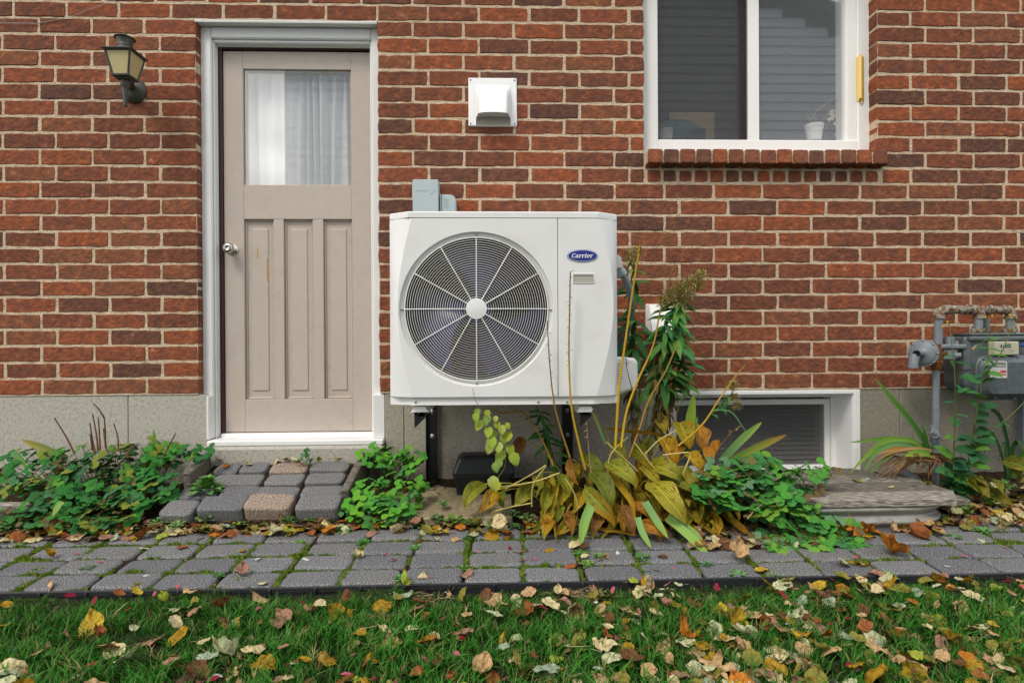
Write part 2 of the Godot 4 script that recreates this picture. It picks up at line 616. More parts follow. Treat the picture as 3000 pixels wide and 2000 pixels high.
func brick_mesh(w: float, h: float, depth: float, jag := 0.0026) -> ArrayMesh:
	var m := MB.new()
	var o := []
	var n := 6 if w > 0.12 else 2
	for i in n:
		o.append(Vector2(-w / 2 + w * i / n, -h / 2))
	o.append(Vector2(w / 2, -h / 2))
	o.append(Vector2(w / 2, 0))
	for i in n:
		o.append(Vector2(w / 2 - w * i / n, h / 2))
	o.append(Vector2(-w / 2, h / 2))
	o.append(Vector2(-w / 2, 0))
	for i in o.size():
		var corner: bool = absf(absf(o[i].x) - w / 2) < 0.001 and absf(absf(o[i].y) - h / 2) < 0.001
		o[i] += Vector2(rnd(-jag, jag), rnd(-jag, jag))
		if corner:
			o[i] *= Vector2(1.0 - 0.0035 / w, 1.0 - 0.0035 / h)
	m.plate(o, -depth, 0.0, 0.0045)
	return m.mesh()

func brick_mat() -> Material:
	var k := rng.randf()
	var i := rng.randi_range(0, 4) if k < 0.78 else rng.randi_range(5, 9)
	return M["brick%d" % i]

func house() -> Node3D:
	var h := thing("brick_house", "red brick house wall with a beige side door, white window and concrete foundation", "house")
	var top := 3.3
	var xl := -3.5
	var xr := 3.6
	wall_y = at(1500, 1146, 0).y
	var xd0 := at(577, 640, 0).x
	var xd1 := at(1108, 640, 0).x
	var xw0 := at(1887, 250, 0).x
	var xw1 := at(2571, 250, 0).x
	var xs1 := at(2585, 465, 0).x
	var ks := 14                     # course of the sill
	var yw := wall_y + COURSE * (ks + 1)
	var yd := wall_y + COURSE * 23
	# mortar body, recessed 5 mm behind the brick faces
	var mo := MB.new()
	var zf := -0.0025
	var zb := -0.2
	var in0 := 0.003
	mo.box(Vector3(xl, wall_y - 0.004, zb), Vector3(xd0 - in0, yd, zf))
	mo.box(Vector3(xd1 + in0, wall_y - 0.004, zb), Vector3(xr, wall_y + COURSE * ks - 0.02, zf))
	mo.box(Vector3(xd1 + in0, wall_y + COURSE * ks - 0.02, zb), Vector3(xw0 - in0, yd, zf))
	mo.box(Vector3(xw0 - in0, wall_y + COURSE * ks - 0.02, zb), Vector3(xs1 + 0.003, yw - 0.012, zf))
	mo.box(Vector3(xs1 + 0.003, wall_y + COURSE * ks - 0.02, zb), Vector3(xr, yw - 0.012, zf))
	mo.box(Vector3(xw1 + in0, yw - 0.012, zb), Vector3(xr, top, zf))
	mo.box(Vector3(xl, yd, zb), Vector3(xw0 - in0, top, zf))
	mo.box(Vector3(xw0 - in0, 2.9, zb), Vector3(xw1 + in0, top, zf))
	var wall := obj("brick_wall", mo, M.mortar, h)
	var spots := []                  # [x0, x1, y, depth of the return]
	for k in 33:
		var y := wall_y + COURSE * (k + 0.5)
		if y > top:
			break
		var closer := 0.18 + BED
		var odd := k % 2 == 1
		if k < 23:
			lay(spots, xl, xd0, xd0, -(closer if odd else PITCH), y)
			var off := PITCH if odd else closer
			if k < ks - 1:
				lay(spots, xd1, xr, xd1, off, y)
			elif k <= ks:
				lay(spots, xd1, xw0, xd1, off, y)
				lay(spots, xs1 + BED * 0.5, xr, xw1, closer if odd else PITCH, y)
			else:
				lay(spots, xd1, xw0, xd1, off, y)
				lay(spots, xw1, xr, xw1, closer if odd else PITCH, y)
		else:
			lay(spots, xl, xw0, xd1, PITCH if odd else closer, y)
			lay(spots, xw1, xr, xw1, closer if odd else PITCH, y)
			if y > 2.9:
				lay(spots, xw0, xw1, xd1, PITCH if odd else closer, y)
	for i in 7:
		full_bricks.append(brick_mesh(PITCH - BED, COURSE - BED, 0.09))
		short_bricks.append(brick_mesh(0.18, COURSE - BED, 0.09))
	var unit := pix(Vector3.ZERO)
	var ranked := []
	for i in spots.size():
		var s: Array = spots[i]
		var a := pix(Vector3(s[0], s[2] + 0.037, 0))
		var b := pix(Vector3(s[1], s[2] - 0.037, 0))
		var r := Rect2(a, b - a).intersection(Rect2(0, 0, 3000, 2000))
		var area := r.get_area()
		if Rect2(1150, 640, 640, 560).encloses(r):
			area = 0.0
		ranked.append([area, i])
	ranked.sort_custom(func(a, b): return a[0] > b[0])
	var single := {}
	for i in 266:
		if i < ranked.size() and ranked[i][0] > 500.0:
			single[ranked[i][1]] = true
	var rest := {}
	for i in spots.size():
		var s: Array = spots[i]
		var w: float = s[1] - s[0]
		var shape: ArrayMesh
		if absf(w - (PITCH - BED)) < 0.004:
			shape = full_bricks[rng.randi() % 7]
		elif absf(w - 0.18) < 0.004:
			shape = short_bricks[rng.randi() % 7]
		else:
			shape = brick_mesh(w, COURSE - BED, 0.09)
		var xf := Transform3D(Basis(Vector3.BACK, rnd(-0.005, 0.005)), Vector3((s[0] + s[1]) * 0.5 + rnd(-0.0015, 0.0015), s[2] + rnd(-0.0015, 0.0015), rnd(-0.0018, 0.0018)))
		var m := brick_mat()
		if single.has(i):
			obj("brick", shape, m, wall).transform = xf
		else:
			if not rest.has(m):
				rest[m] = []
			rest[m].append([shape, xf])
	for m in rest:
		var places := []
		var st := SurfaceTool.new()
		for e in rest[m]:
			st.append_from(e[0], 0, e[1])
		var o := obj("brickwork", st.commit(), m, wall)
		stuff(o)
	sill(h, xw0, xs1, wall_y + COURSE * ks, yw)
	foundation(h, xl, xr, xd0, xd1)
	door(h, xd0, xd1, yd)
	window(h, xw0, xw1, yw)
	basement_window(h)
	var ro := MB.new()
	ro.box(Vector3(xl, 3.3, -0.25), Vector3(xr, 3.42, 0.3))
	obj("eaves", ro, M.white_paint, h)
	return h

func lay(out: Array, x0: float, x1: float, anchor: float, off: float, y: float) -> void:
	var cuts := [anchor]
	var x := anchor + off
	var step := PITCH if off > 0 else -PITCH
	while x < 6.0 and x > -6.0:
		cuts.append(x)
		x += step
	if off > 0:                       # and the other way, so that rows over openings run on
		x = anchor + off - PITCH
		if absf(x - anchor) > 0.01:
			cuts.erase(anchor)
		while x > -6.0:
			if not cuts.has(x):
				cuts.append(x)
			x -= PITCH
	if absf(anchor - x0) < 0.001 or absf(anchor - x1) < 0.001:
		cuts = cuts.filter(func(c): return c >= x0 - 0.001 and c <= x1 + 0.001)
		if not cuts.has(anchor):
			cuts.append(anchor)
	cuts.sort()
	for i in range(-1, cuts.size()):
		var a: float = x0 if i < 0 else maxf(x0, cuts[i])
		var b: float = x1 if i + 1 >= cuts.size() else minf(x1, cuts[i + 1])
		if i < 0 and absf(a - cuts[0]) < 0.002:
			continue
		var la: float = a + (0.0 if absf(a - x0) < 0.001 else BED / 2)
		var lb: float = b - (0.0 if absf(b - x1) < 0.001 else BED / 2)
		if lb - la > 0.025:
			out.append([la, lb, y])

func sill(h: Node3D, x0: float, x1: float, y0: float, y1: float) -> void:
	var mo := MB.new()
	mo.box(Vector3(x0 + 0.004, y0 + 0.012, -0.07), Vector3(x1 - 0.004, y1 - 0.013, 0.05))
	mo.box(Vector3(x0 + 0.004, y0 - COURSE + 0.004, -0.07), Vector3(x1 - 0.02, y0 - 0.0005, -0.003))
	var s := obj("window_sill", mo, M.mortar, h)
	var n := 15
	var w := (x1 - x0) / n
	var m := brick_mesh(w - 0.011, 0.079, 0.15, 0.002)
	var small := brick_mesh(w - 0.013, 0.066, 0.08, 0.002)
	var order := [0, 8, 1, 5, 2, 3, 4, 1, 2, 4, 5, 1, 9, 2, 3]
	for i in n:
		var o := obj("brick", m, M["brick%d" % order[i]], s)
		o.transform = Transform3D(Basis(Vector3.RIGHT, -0.12) * Basis(Vector3.BACK, rnd(-0.012, 0.012)), Vector3(x0 + w * (i + 0.5), y0 + 0.045 + rnd(-0.002, 0.002), 0.062 + rnd(-0.003, 0.003)))
	for i in n:
		var o := obj("brick", small, M["brick%d" % [2, 5, 1, 0, 6, 5, 3, 2, 6, 1, 0, 5, 3, 1, 0][i]], s)
		o.position = Vector3(x0 + 0.01 + (w - 0.0015) * (i + 0.5), y0 - COURSE * 0.52, rnd(-0.002, 0.002))

func foundation(h: Node3D, xl: float, xr: float, xd0: float, xd1: float) -> void:
	var m := MB.new()
	var y1 := wall_y - 0.006
	var b0 := at(1962, 1250, 0).x
	var b1 := at(2516, 1250, 0).x
	var cut := [xl, at(372, 1250, 0).x, at(604, 1250, 0).x]
	for i in 2:
		m.box(Vector3(cut[i] + 0.0012, -0.3, -0.2), Vector3(cut[i + 1] - 0.0012, y1, -0.006), 0.004)
	obj("foundation", m, M.concrete, h)
	m = MB.new()
	cut = [at(1127, 1250, 0).x, at(1183, 1250, 0).x, b0]
	for i in 2:
		m.box(Vector3(cut[i] + 0.0012, -0.3, -0.2), Vector3(cut[i + 1] - 0.0012, y1, -0.006), 0.004)
	obj("foundation", m, M.concrete_mid, h)
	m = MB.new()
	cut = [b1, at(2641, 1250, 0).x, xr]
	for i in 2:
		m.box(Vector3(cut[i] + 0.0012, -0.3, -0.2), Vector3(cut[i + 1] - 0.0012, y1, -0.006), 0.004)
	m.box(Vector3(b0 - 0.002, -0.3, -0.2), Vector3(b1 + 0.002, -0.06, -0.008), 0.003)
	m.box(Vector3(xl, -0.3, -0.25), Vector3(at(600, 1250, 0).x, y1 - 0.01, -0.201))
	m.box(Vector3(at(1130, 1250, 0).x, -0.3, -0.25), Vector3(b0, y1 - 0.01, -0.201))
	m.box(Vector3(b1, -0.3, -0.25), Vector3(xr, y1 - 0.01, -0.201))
	obj("foundation", m, M.concrete_dark, h)
	# step below the door: white sill edge and bare concrete riser
	var s := MB.new()
	var ys := at(850, 1306, 0.03).y
	s.box(Vector3(at(585, 1300, 0.05).x, -0.2, -0.2), Vector3(at(1122, 1300, 0.05).x, ys, 0.055), 0.012)
	var st := obj("door_step", s, M.concrete, h)
	var e := MB.new()
	e.box(Vector3(at(606, 1300, 0.02).x, ys + 0.001, -0.19), Vector3(at(1124, 1300, 0.02).x, at(850, 1289, 0.02).y, 0.03), 0.005)
	obj("painted_edge", e, M.white_paint, st)

# a frame of four bars between two rectangles, from z0 to z1
func frame(m: MB, lo: Vector2, hi: Vector2, l: float, t: float, r: float, b: float, z0: float, z1: float, bevel := 0.003) -> void:
	m.box(Vector3(lo.x, lo.y, z0), Vector3(lo.x + l, hi.y, z1), bevel)
	m.box(Vector3(hi.x - r, lo.y, z0), Vector3(hi.x, hi.y, z1), bevel)
	if t > 0:
		m.box(Vector3(lo.x + l, hi.y - t, z0), Vector3(hi.x - r, hi.y, z1), bevel)
	if b > 0:
		m.box(Vector3(lo.x + l, lo.y, z0), Vector3(hi.x - r, lo.y + b, z1), bevel)

func door(h: Node3D, xd0: float, xd1: float, yd: float) -> void:
	var y0 := at(850, 1283, -0.05).y
	var f := MB.new()
	var ft := yd - 0.012
	# brickmould in three steps
	frame(f, Vector2(xd0 - 0.003, y0), Vector2(xd1 + 0.003, ft), 0.058, 0.062, 0.045, 0.0, -0.2, -0.047, 0.006)
	frame(f, Vector2(xd0 + 0.054, y0), Vector2(xd1 - 0.041, ft - 0.061), 0.0102, 0.018, 0.012, 0.0, -0.2, -0.062, 0.005)
	frame(f, Vector2(xd0 + 0.0635, y0), Vector2(xd1 - 0.029, ft - 0.078), 0.0035, 0.007, 0.004, 0.0, -0.2, -0.085, 0.004)
	# foot of the frame where it laps over the concrete
	f.box(Vector3(at(588, 1200, -0.03).x, y0, -0.1), Vector3(at(617, 1200, -0.03).x, wall_y - 0.012, -0.0075), 0.004)
	f.box(Vector3(xd1 - 0.038, y0, -0.1), Vector3(at(1126, 1200, 0).x, wall_y - 0.012, -0.0075), 0.004)
	obj("door_frame", f, M.white_paint, h)
	var hood := MB.new()
	var c := xd1 - xd0
	hood.box(Vector3(xd0 - 0.006, yd - 0.011, -0.06), Vector3(xd1 - 0.001, yd - 0.002, 0.002), 0.002)
	hood.box(Vector3(xd0 - 0.006, yd - 0.015, -0.002), Vector3(xd1 - 0.001, yd - 0.0112, 0.0015), 0.001)
	obj("door_hood", hood, M.white_paint, h)
	var ws := MB.new()
	var z := -0.112
	var lo := at(642, 1268, z)
	var hi := at(1089, 138, z)
	frame(ws, Vector2(lo.x - 0.006, lo.y), Vector2(hi.x + 0.01, hi.y + 0.012), 0.038, 0.034, 0.012, 0.0, z - 0.06, z + 0.012, 0.004)
	obj("weatherstrip", ws, M.weatherstrip, h)
	# the door leaf: stiles and rails, with the glazed and panelled openings left free
	var d0 := at(660, 1266, z)
	var d1 := at(1087, 153, z)
	var x0 := d0.x
	var x1 := d1.x
	var b := d0.y
	var t := d1.y
	var g0 := at(714, 541, z)
	var g1 := at(1028, 204, z)
	var p0 := at(716, 1170, z)
	var p1 := at(1030, 642, z)
	var px := [at(716, 900, z).x, at(802, 900, z).x, at(832, 900, z).x, at(917, 900, z).x, at(948, 900, z).x, at(1032, 900, z).x]
	var mz := z - 0.042
	var m := MB.new()
	m.box(Vector3(x0, b, mz), Vector3(px[0], t, z), 0.003)
	m.box(Vector3(px[5], b, mz), Vector3(x1, t, z), 0.003)
	m.box(Vector3(px[0] - 0.0005, g1.y, mz), Vector3(px[5] + 0.0005, t, z - 0.0006), 0.002)
	m.box(Vector3(px[0] - 0.0005, p1.y, mz), Vector3(px[5] + 0.0005, g0.y, z - 0.0006), 0.002)
	m.box(Vector3(px[0] - 0.0005, b, mz), Vector3(px[5] + 0.0005, p0.y, z - 0.0006), 0.002)
	m.box(Vector3(px[1], p0.y, mz), Vector3(px[2], p1.y, z - 0.0012), 0.002)
	m.box(Vector3(px[3], p0.y, mz), Vector3(px[4], p1.y, z - 0.0012), 0.002)
	var leaf := obj("door", m, M.door, h)
	leaf.set_meta("label", "beige wooden door with a curtained glass light over three tall panels")
	for i in 3:
		var a: float = px[i * 2]
		var c1: float = px[i * 2 + 1]
		var pm := MB.new()
		pm.box(Vector3(a, p0.y, mz + 0.002), Vector3(c1, p1.y, z - 0.022), 0.0)
		frame(pm, Vector2(a, p0.y), Vector2(c1, p1.y), 0.01, 0.01, 0.01, 0.01, mz + 0.004, z - 0.012, 0.006)
		pm.box(Vector3(a + 0.034, p0.y + 0.045, mz + 0.01), Vector3(c1 - 0.034, p1.y - 0.05, z - 0.0165), 0.004)
		obj("panel", pm, M.door, leaf)
	var gb := MB.new()
	frame(gb, Vector2(g0.x + 0.001, g0.y), Vector2(g1.x, g1.y), 0.011, 0.011, 0.011, 0.004, mz + 0.002, z - 0.012, 0.005)
	obj("glazing_bead", gb, M.door, leaf)
	for i in 3:
		var gl := MB.new()
		gl.box(Vector3(g0.x + 0.004, g0.y + 0.001, mz + 0.008 + i * 0.011), Vector3(g1.x - 0.004, g1.y - 0.003, mz + 0.011 + i * 0.011))
		obj("pane", gl, M.glass, leaf)
	# curtain: sheer gathers behind the glass
	var cu := MB.new()
	var rows := []
	for j in 13:
		var fy := j / 12.0
		var row := []
		for i in 121:
			var fx := i / 120.0
			var k := 0.5 + 0.5 * sin(fx * 9.0 + 1.5)
			var ph := fx * 74.0 + 3.0 * sin(fx * 11.0) + fy * 1.6 * sin(fx * 23.0)
			row.append(Vector3(g0.x - 0.05 + (g1.x - g0.x + 0.1) * fx, g0.y - 0.05 + (g1.y - g0.y + 0.1) * fy, mz - 0.05 + 0.02 * (0.4 + k) * sin(ph) + 0.014 * sin(fx * 31.0) * (1.0 - fy)))
		rows.append(row)
	cu.grid(rows)
	obj("curtain", cu, M.curtain, leaf)
	var bk := MB.new()
	bk.box(Vector3(x0 - 0.3, b, -1.3), Vector3(x1 + 0.3, b + 0.02, mz - 0.002))
	bk.box(Vector3(x0 - 0.3, b, -1.32), Vector3(x1 + 0.3, t + 0.3, -1.3))
	bk.box(Vector3(x0 - 0.32, b, -1.3), Vector3(x0 - 0.3, t + 0.3, -0.2))
	bk.box(Vector3(x1 + 0.3, b, -1.3), Vector3(x1 + 0.32, t + 0.3, -0.2))
	bk.box(Vector3(x0 - 0.3, t + 0.28, -1.3), Vector3(x1 + 0.3, t + 0.3, -0.2))
	obj("hallway", bk, M.room, h)
	# knob
	var kn := MB.new()
	var kx := at(681, 731, z)
	kn.lathe([Vector2(0.0, 0.0), Vector2(0.033, 0.0), Vector2(0.033, 0.0), Vector2(0.031, 0.006), Vector2(0.018, 0.012), Vector2(0.012, 0.02), Vector2(0.013, 0.03), Vector2(0.024, 0.038), Vector2(0.029, 0.05), Vector2(0.0285, 0.06), Vector2(0.023, 0.068), Vector2(0.014, 0.07), Vector2(0.014, 0.07), Vector2(0.012, 0.066), Vector2(0.0, 0.066)], Transform3D(Basis(Vector3.RIGHT, PI / 2), Vector3(kx.x, kx.y, z)), 28)
	obj("door_knob", kn, M.nickel, leaf)
	var rs := MB.new()
	for s in [[782, 757, 1.0, 68], [754, 726, 0.8, 30]]:
		var a := at(s[0], s[1], z - 0.0155)
		rs.box(Vector3(a.x - 0.003 * s[2], a.y - s[3] / 526.0, a.z - 0.004), Vector3(a.x + 0.003 * s[2], a.y, a.z), 0.0008)
	obj("dried_drip", rs, M.drip, leaf)
	var th := MB.new()
	th.box(Vector3(x0 - 0.01, at(850, 1280, z).y, -0.19), Vector3(x1 + 0.004, b - 0.004, -0.075), 0.005)
	obj("threshold", th, M.vinyl, h)

func window(h: Node3D, xw0: float, xw1: float, yw: float) -> void:
	var z := -0.072
	var lo := Vector2(xw0 - 0.004, yw - 0.006)
	var hi := Vector2(xw1 + 0.001, 2.9)
	var m := MB.new()
	var gb := at(2200, 409, z).y
	var gl := at(1928, 200, z).x
	var gr := at(2484, 200, z).x
	var jr := at(2514, 200, z).x
	frame(m, Vector2(lo.x, lo.y), Vector2(at(2549, 200, z).x, hi.y), gl - lo.x, 0.06, at(2549, 200, z).x - jr, gb - lo.y, -0.19, z, 0.004)
	m.box(Vector3(gr, gb - 0.012, -0.19), Vector3(jr + 0.001, hi.y - 0.06, z - 0.012), 0.004)
	m.box(Vector3(at(2549, 200, z).x + 0.001, lo.y, -0.15), Vector3(hi.x, hi.y, z - 0.02), 0.003)
	m.box(Vector3(at(2194, 200, z).x, gb - 0.002, -0.17), Vector3(at(2226, 200, z).x, hi.y - 0.05, z - 0.004), 0.003)
	var w := obj("window", m, M.vinyl, h)
	w.set_meta("label", "white sliding window with a screen on its left half")
	for s in [[gl, at(2194, 200, z).x], [at(2226, 200, z).x, gr]]:
		for i in 3:
			var g := MB.new()
			g.box(Vector3(s[0] - 0.004, gb - 0.004, -0.135 + i * 0.012), Vector3(s[1] + 0.004, hi.y - 0.05, -0.132 + i * 0.012))
			obj("pane", g, M.glass, w)
	var sc := MB.new()
	sc.box(Vector3(gl - 0.002, gb - 0.002, -0.092), Vector3(at(2194, 200, z).x + 0.002, hi.y - 0.05, -0.0915))
	obj("insect_screen", sc, M.screen, w)
	var fr := MB.new()
	fr.box(Vector3(at(2177, 200, z).x, gb, -0.13), Vector3(at(2192, 200, z).x, hi.y - 0.06, -0.097), 0.003)
	obj("screen_frame", fr, M.weatherstrip, w)
	var br := MB.new()
	var b0 := at(2513, 298, z)
	var b1 := at(2531, 166, z)
	br.box(Vector3(b0.x, b0.y, z - 0.01), Vector3(b1.x, b1.y, z + 0.006), 0.003)
	br.box(Vector3(b0.x, b0.y + 0.01, z + 0.0062), Vector3(b0.x + 0.017, b1.y + 0.004, z + 0.022), 0.003)
	br.box(Vector3(b0.x + 0.02, b0.y - 0.012, z), Vector3(b0.x + 0.028, b0.y + 0.004, z + 0.008), 0.002)
	var la := obj("brass_latch", br, M.brass, w)
	la.set_meta("label", "long brass latch on the right window jamb")
	var rm := MB.new()
	var x0 := xw0 - 0.5
	var x1 := xw1 + 0.4
	rm.box(Vector3(x0, gb - 0.05, -0.62), Vector3(x1, gb + 0.028, -0.195))
	rm.box(Vector3(x0, 1.2, -2.42), Vector3(x1, 3.2, -2.4))
	rm.box(Vector3(x0 - 0.02, 1.2, -2.4), Vector3(x0, 3.2, -0.2))
	rm.box(Vector3(x1, 1.2, -2.4), Vector3(x1 + 0.02, 3.2, -0.2))
	rm.box(Vector3(x0, 1.18, -2.4), Vector3(x1, 1.2, -0.2))
	rm.box(Vector3(x0, 3.2, -2.4), Vector3(x1, 3.22, -0.2))
	obj("room", rm, M.room, h)

func basement_window(h: Node3D) -> void:
	var m := MB.new()
	var lo := at(1950, 1400, 0)
	var hi := at(2520, 1147, 0)
	var y0 := -0.05
	# outer casing just proud of the concrete, deep jambs, and the sash at the back
	frame(m, Vector2(lo.x, y0), Vector2(hi.x, wall_y - 0.007), 0.036, 0.022, 0.036, 0.0, -0.2, 0.006, 0.003)
	frame(m, Vector2(lo.x + 0.028, y0), Vector2(hi.x - 0.028, wall_y - 0.0265), 0.011, 0.006, 0.011, 0.04, -0.2, -0.004, 0.002)
	var z := -0.165
	var s0 := at(1976, 1400, z)
	var s1 := at(2448, 1168, z)
	frame(m, Vector2(lo.x + 0.035, y0 + 0.03), Vector2(hi.x - 0.035, wall_y - 0.032), 0.035, 0.03, hi.x - 0.035 - at(2437, 1250, z).x, 0.03, -0.25, z, 0.003)
	var g0 := at(1984, 1400, z)
	var g1 := at(2420, 1184, z)
	frame(m, Vector2(g0.x - 0.02, y0 + 0.05), Vector2(at(2436, 1250, z).x, g1.y + 0.03), 0.021, 0.03, at(2436, 1250, z).x - g1.x, 0.03, -0.24, z - 0.008, 0.003)
	var w := obj("basement_window", m, M.white_paint, h)
	w.set_meta("label", "low white basement window with a grey blind behind the glass")
	var gl := MB.new()
	gl.box(Vector3(g0.x, y0 + 0.06, z - 0.03), Vector3(g1.x, g1.y + 0.01, z - 0.027))
	obj("pane", gl, M.glass, w)
	var sc := MB.new()
	sc.box(Vector3(g0.x, y0 + 0.06, z - 0.02), Vector3(g1.x, g1.y + 0.01, z - 0.0195))
	obj("insect_screen", sc, M.screen, w)
	var bl := MB.new()
	bl.box(Vector3(-0.0, -0.0138, -0.0008), Vector3(g1.x - g0.x - 0.005, 0.0138, 0.0008))
	var slat := bl.mesh()
	var y := g1.y - 0.008
	while y > y0 + 0.06:
		var o := obj("slat", slat, M.blind, w)
		o.transform = Transform3D(Basis(Vector3.RIGHT, -0.42), Vector3(g0.x, y, z - 0.06))
		y -= 0.0276
	var bk := MB.new()
	bk.box(Vector3(g0.x - 0.2, y0, -0.7), Vector3(g1.x + 0.2, wall_y, -0.68))
	bk.box(Vector3(g0.x - 0.2, y0 - 0.02, -0.7), Vector3(g1.x + 0.2, y0, -0.25))
	bk.box(Vector3(g0.x - 0.2, wall_y - 0.03, -0.7), Vector3(g1.x + 0.2, wall_y, -0.255))
	bk.box(Vector3(g0.x - 0.22, y0, -0.7), Vector3(g0.x - 0.2, wall_y, -0.25))
	bk.box(Vector3(g1.x + 0.2, y0, -0.7), Vector3(g1.x + 0.22, wall_y, -0.25))
	obj("basement_room", bk, M.room, h)

# things on the window board, seen through the glass
func indoor_things() -> void:
	var z := -0.2
	var y := at(2300, 410, z).y - 0.004
	var zz := func(px: float, zd: float): return at(px, 380, zd).x
	var p := thing("flower_pot", "white flower pot with a dry stem behind the right window pane", "flower pot", Vector3(zz.call(2386.0, z), y, z))
	var m := MB.new()
	m.lathe([Vector2(0, 0), Vector2(0.038, 0), Vector2(0.038, 0), Vector2(0.049, 0.075), Vector2(0.049, 0.075), Vector2(0.052, 0.075), Vector2(0.052, 0.092), Vector2(0.052, 0.092), Vector2(0.046, 0.092), Vector2(0.044, 0.07), Vector2(0.0, 0.07)])
	obj("pot", m, M.vinyl, p)
	var st := MB.new()
	st.col = Color(0.32, 0.22, 0.1)
	for e in [[[0, 0.08, 0], [-0.015, 0.12, 0], [0.01, 0.17, 0.01], [0.09, 0.23, 0.02], [0.15, 0.26, 0.02]], [[0, 0.08, 0], [0.01, 0.14, 0], [-0.05, 0.19, 0.01]], [[0.01, 0.08, 0], [0.06, 0.13, 0.01], [0.08, 0.18, 0.02]], [[0.0, 0.08, 0], [-0.03, 0.12, 0], [-0.04, 0.15, 0]]]:
		st.tube(e.map(func(a): return Vector3(a[0], a[1], a[2])), 0.0022, 5)
	obj("stem", st, M.stalk, p)
	var fl := thing("white_blossom_spray", "spray of drooping white blossoms beside the flower pot", "flower", Vector3(zz.call(2440.0, z), y, z))
	var f := MB.new()
	f.col = Color(0.62, 0.6, 0.42)
	for e in [[0.0, 0.185], [0.005, 0.155], [-0.015, 0.14], [0.02, 0.115], [0.035, 0.085], [0.05, 0.06], [0.03, 0.05], [-0.005, 0.17], [0.045, 0.03]]:
		var o := Vector3(e[0], e[1], 0.0)
		f.blade([o, o + Vector3(-0.008, -0.014, 0.004), o + Vector3(-0.004, -0.03, 0.004)], [0.003, 0.012, 0.002], Vector3(1, 0, 0.3), 0.3)
		f.blade([o, o + Vector3(0.012, -0.01, 0.004), o + Vector3(0.016, -0.026, 0.006)], [0.003, 0.011, 0.002], Vector3(1, 0, -0.3), 0.3)
	f.col = Color(0.2, 0.15, 0.06)
	f.tube([Vector3(-0.05, 0, 0), Vector3(-0.02, 0.13, 0), Vector3(0.0, 0.19, 0), Vector3(0.02, 0.12, 0), Vector3(0.05, 0.05, 0)], 0.002, 5)
	obj("blossoms", f, M.plant, fl)
	var bx := thing("cardboard_sheet", "tan cardboard sheet leaning behind the left screened pane", "cardboard", Vector3(zz.call(2030.0, -0.3), at(2030, 410, -0.3).y, -0.3))
	m = MB.new()
	m.box(Vector3(-0.14, 0, -0.004), Vector3(0.13, 0.165, 0.004), 0.002)
	obj("sheet", m, mat(0.62, 0.46, 0.24, 0.8), bx)
	var cu := thing("blue_cushion", "teal patterned cushion in front of the cardboard sheet indoors", "cushion", Vector3(zz.call(1985.0, -0.25), at(1985, 410, -0.25).y, -0.25))
	m = MB.new()
	m.lathe([Vector2(0, 0), Vector2(0.12, 0.002), Vector2(0.17, 0.03), Vector2(0.15, 0.07), Vector2(0.08, 0.11), Vector2(0, 0.122)], Transform3D(Basis.from_scale(Vector3(1, 1, 0.3)), Vector3.ZERO), 24)
	var teal := triplanar(mat(1, 1, 1, 0.9), 6.0)
	teal.albedo_texture = noise_tex(noise(FastNoiseLite.TYPE_CELLULAR, 0.05, 2, 5), 256, [[0.0, 0.5, 0.6, 0.6], [0.4, 0.06, 0.2, 0.24], [1.0, 0.03, 0.12, 0.16]])
	obj("cover", m, teal, cu)
	var po := thing("grey_tub", "pale ribbed tub in the left corner behind the screen", "tub", Vector3(zz.call(1952.0, z), y, z))
	m = MB.new()
	m.lathe([Vector2(0, 0), Vector2(0.034, 0), Vector2(0.034, 0), Vector2(0.038, 0.03), Vector2(0.041, 0.03), Vector2(0.041, 0.036), Vector2(0.039, 0.04), Vector2(0.041, 0.06), Vector2(0.041, 0.06), Vector2(0, 0.06)])
	obj("body", m, M.vinyl, po)
	var bk := thing("blue_box", "dark blue rounded box in front of the teal cushion", "box", Vector3(zz.call(2040.0, z), y, z))
	m = MB.new()
	m.plate([Vector2(-0.055, 0), Vector2(-0.052, 0.03), Vector2(-0.04, 0.05), Vector2(-0.02, 0.061), Vector2(0.05, 0.061), Vector2(0.05, 0)], -0.05, 0.02, 0.004)
	obj("body", m, mat(0.03, 0.035, 0.06, 0.6), bk)
	# neighbour's house across the yard, which the panes reflect
	var nh := thing("neighbour_house", "grey clapboard house across the yard, seen mirrored in the window panes", "house", Vector3(0, LAWN, 9.0))
	m = MB.new()
	m.box(Vector3(-4.4, 0, 0.03), Vector3(9.5, 6.4, 6.0))
	obj("wall", m, M.siding, nh)
	m = MB.new()
	m.plate([Vector2(-4.7, 7.0), Vector2(2.0, 9.58), Vector2(2.0, 9.83), Vector2(-4.7, 7.25)], -0.3, 6.2)
	m.plate([Vector2(10.1, 7.0), Vector2(2.0, 9.83), Vector2(2.0, 9.58), Vector2(10.1, 6.75)], -0.3, 6.2)
	obj("roof", m, M.shingle, nh)
	for i in 48:
		var yb := 0.2 * i
		var xa := -4.38 if yb < 7.0 else lerpf(-4.38, 2.0, (yb - 7.0) / 2.5)
		var xb := 9.5 if yb < 6.5 else lerpf(9.5, 2.0, (yb - 6.5) / 3.0)
		if xb - xa < 0.3:
			break
		m = MB.new()
		var c := (xa + xb) / 2
		var half := (xb - xa) / 2
		m.q(Vector3(c + half, yb, -0.028), Vector3(c + half, yb + 0.205, 0.0), Vector3(c - half, yb + 0.205, 0.0), Vector3(c - half, yb, -0.028))
		m.q(Vector3(c + half, yb, 0.03), Vector3(c + half, yb, -0.028), Vector3(c - half, yb, -0.028), Vector3(c - half, yb, 0.03))
		obj("siding_board", m, M.siding, nh)

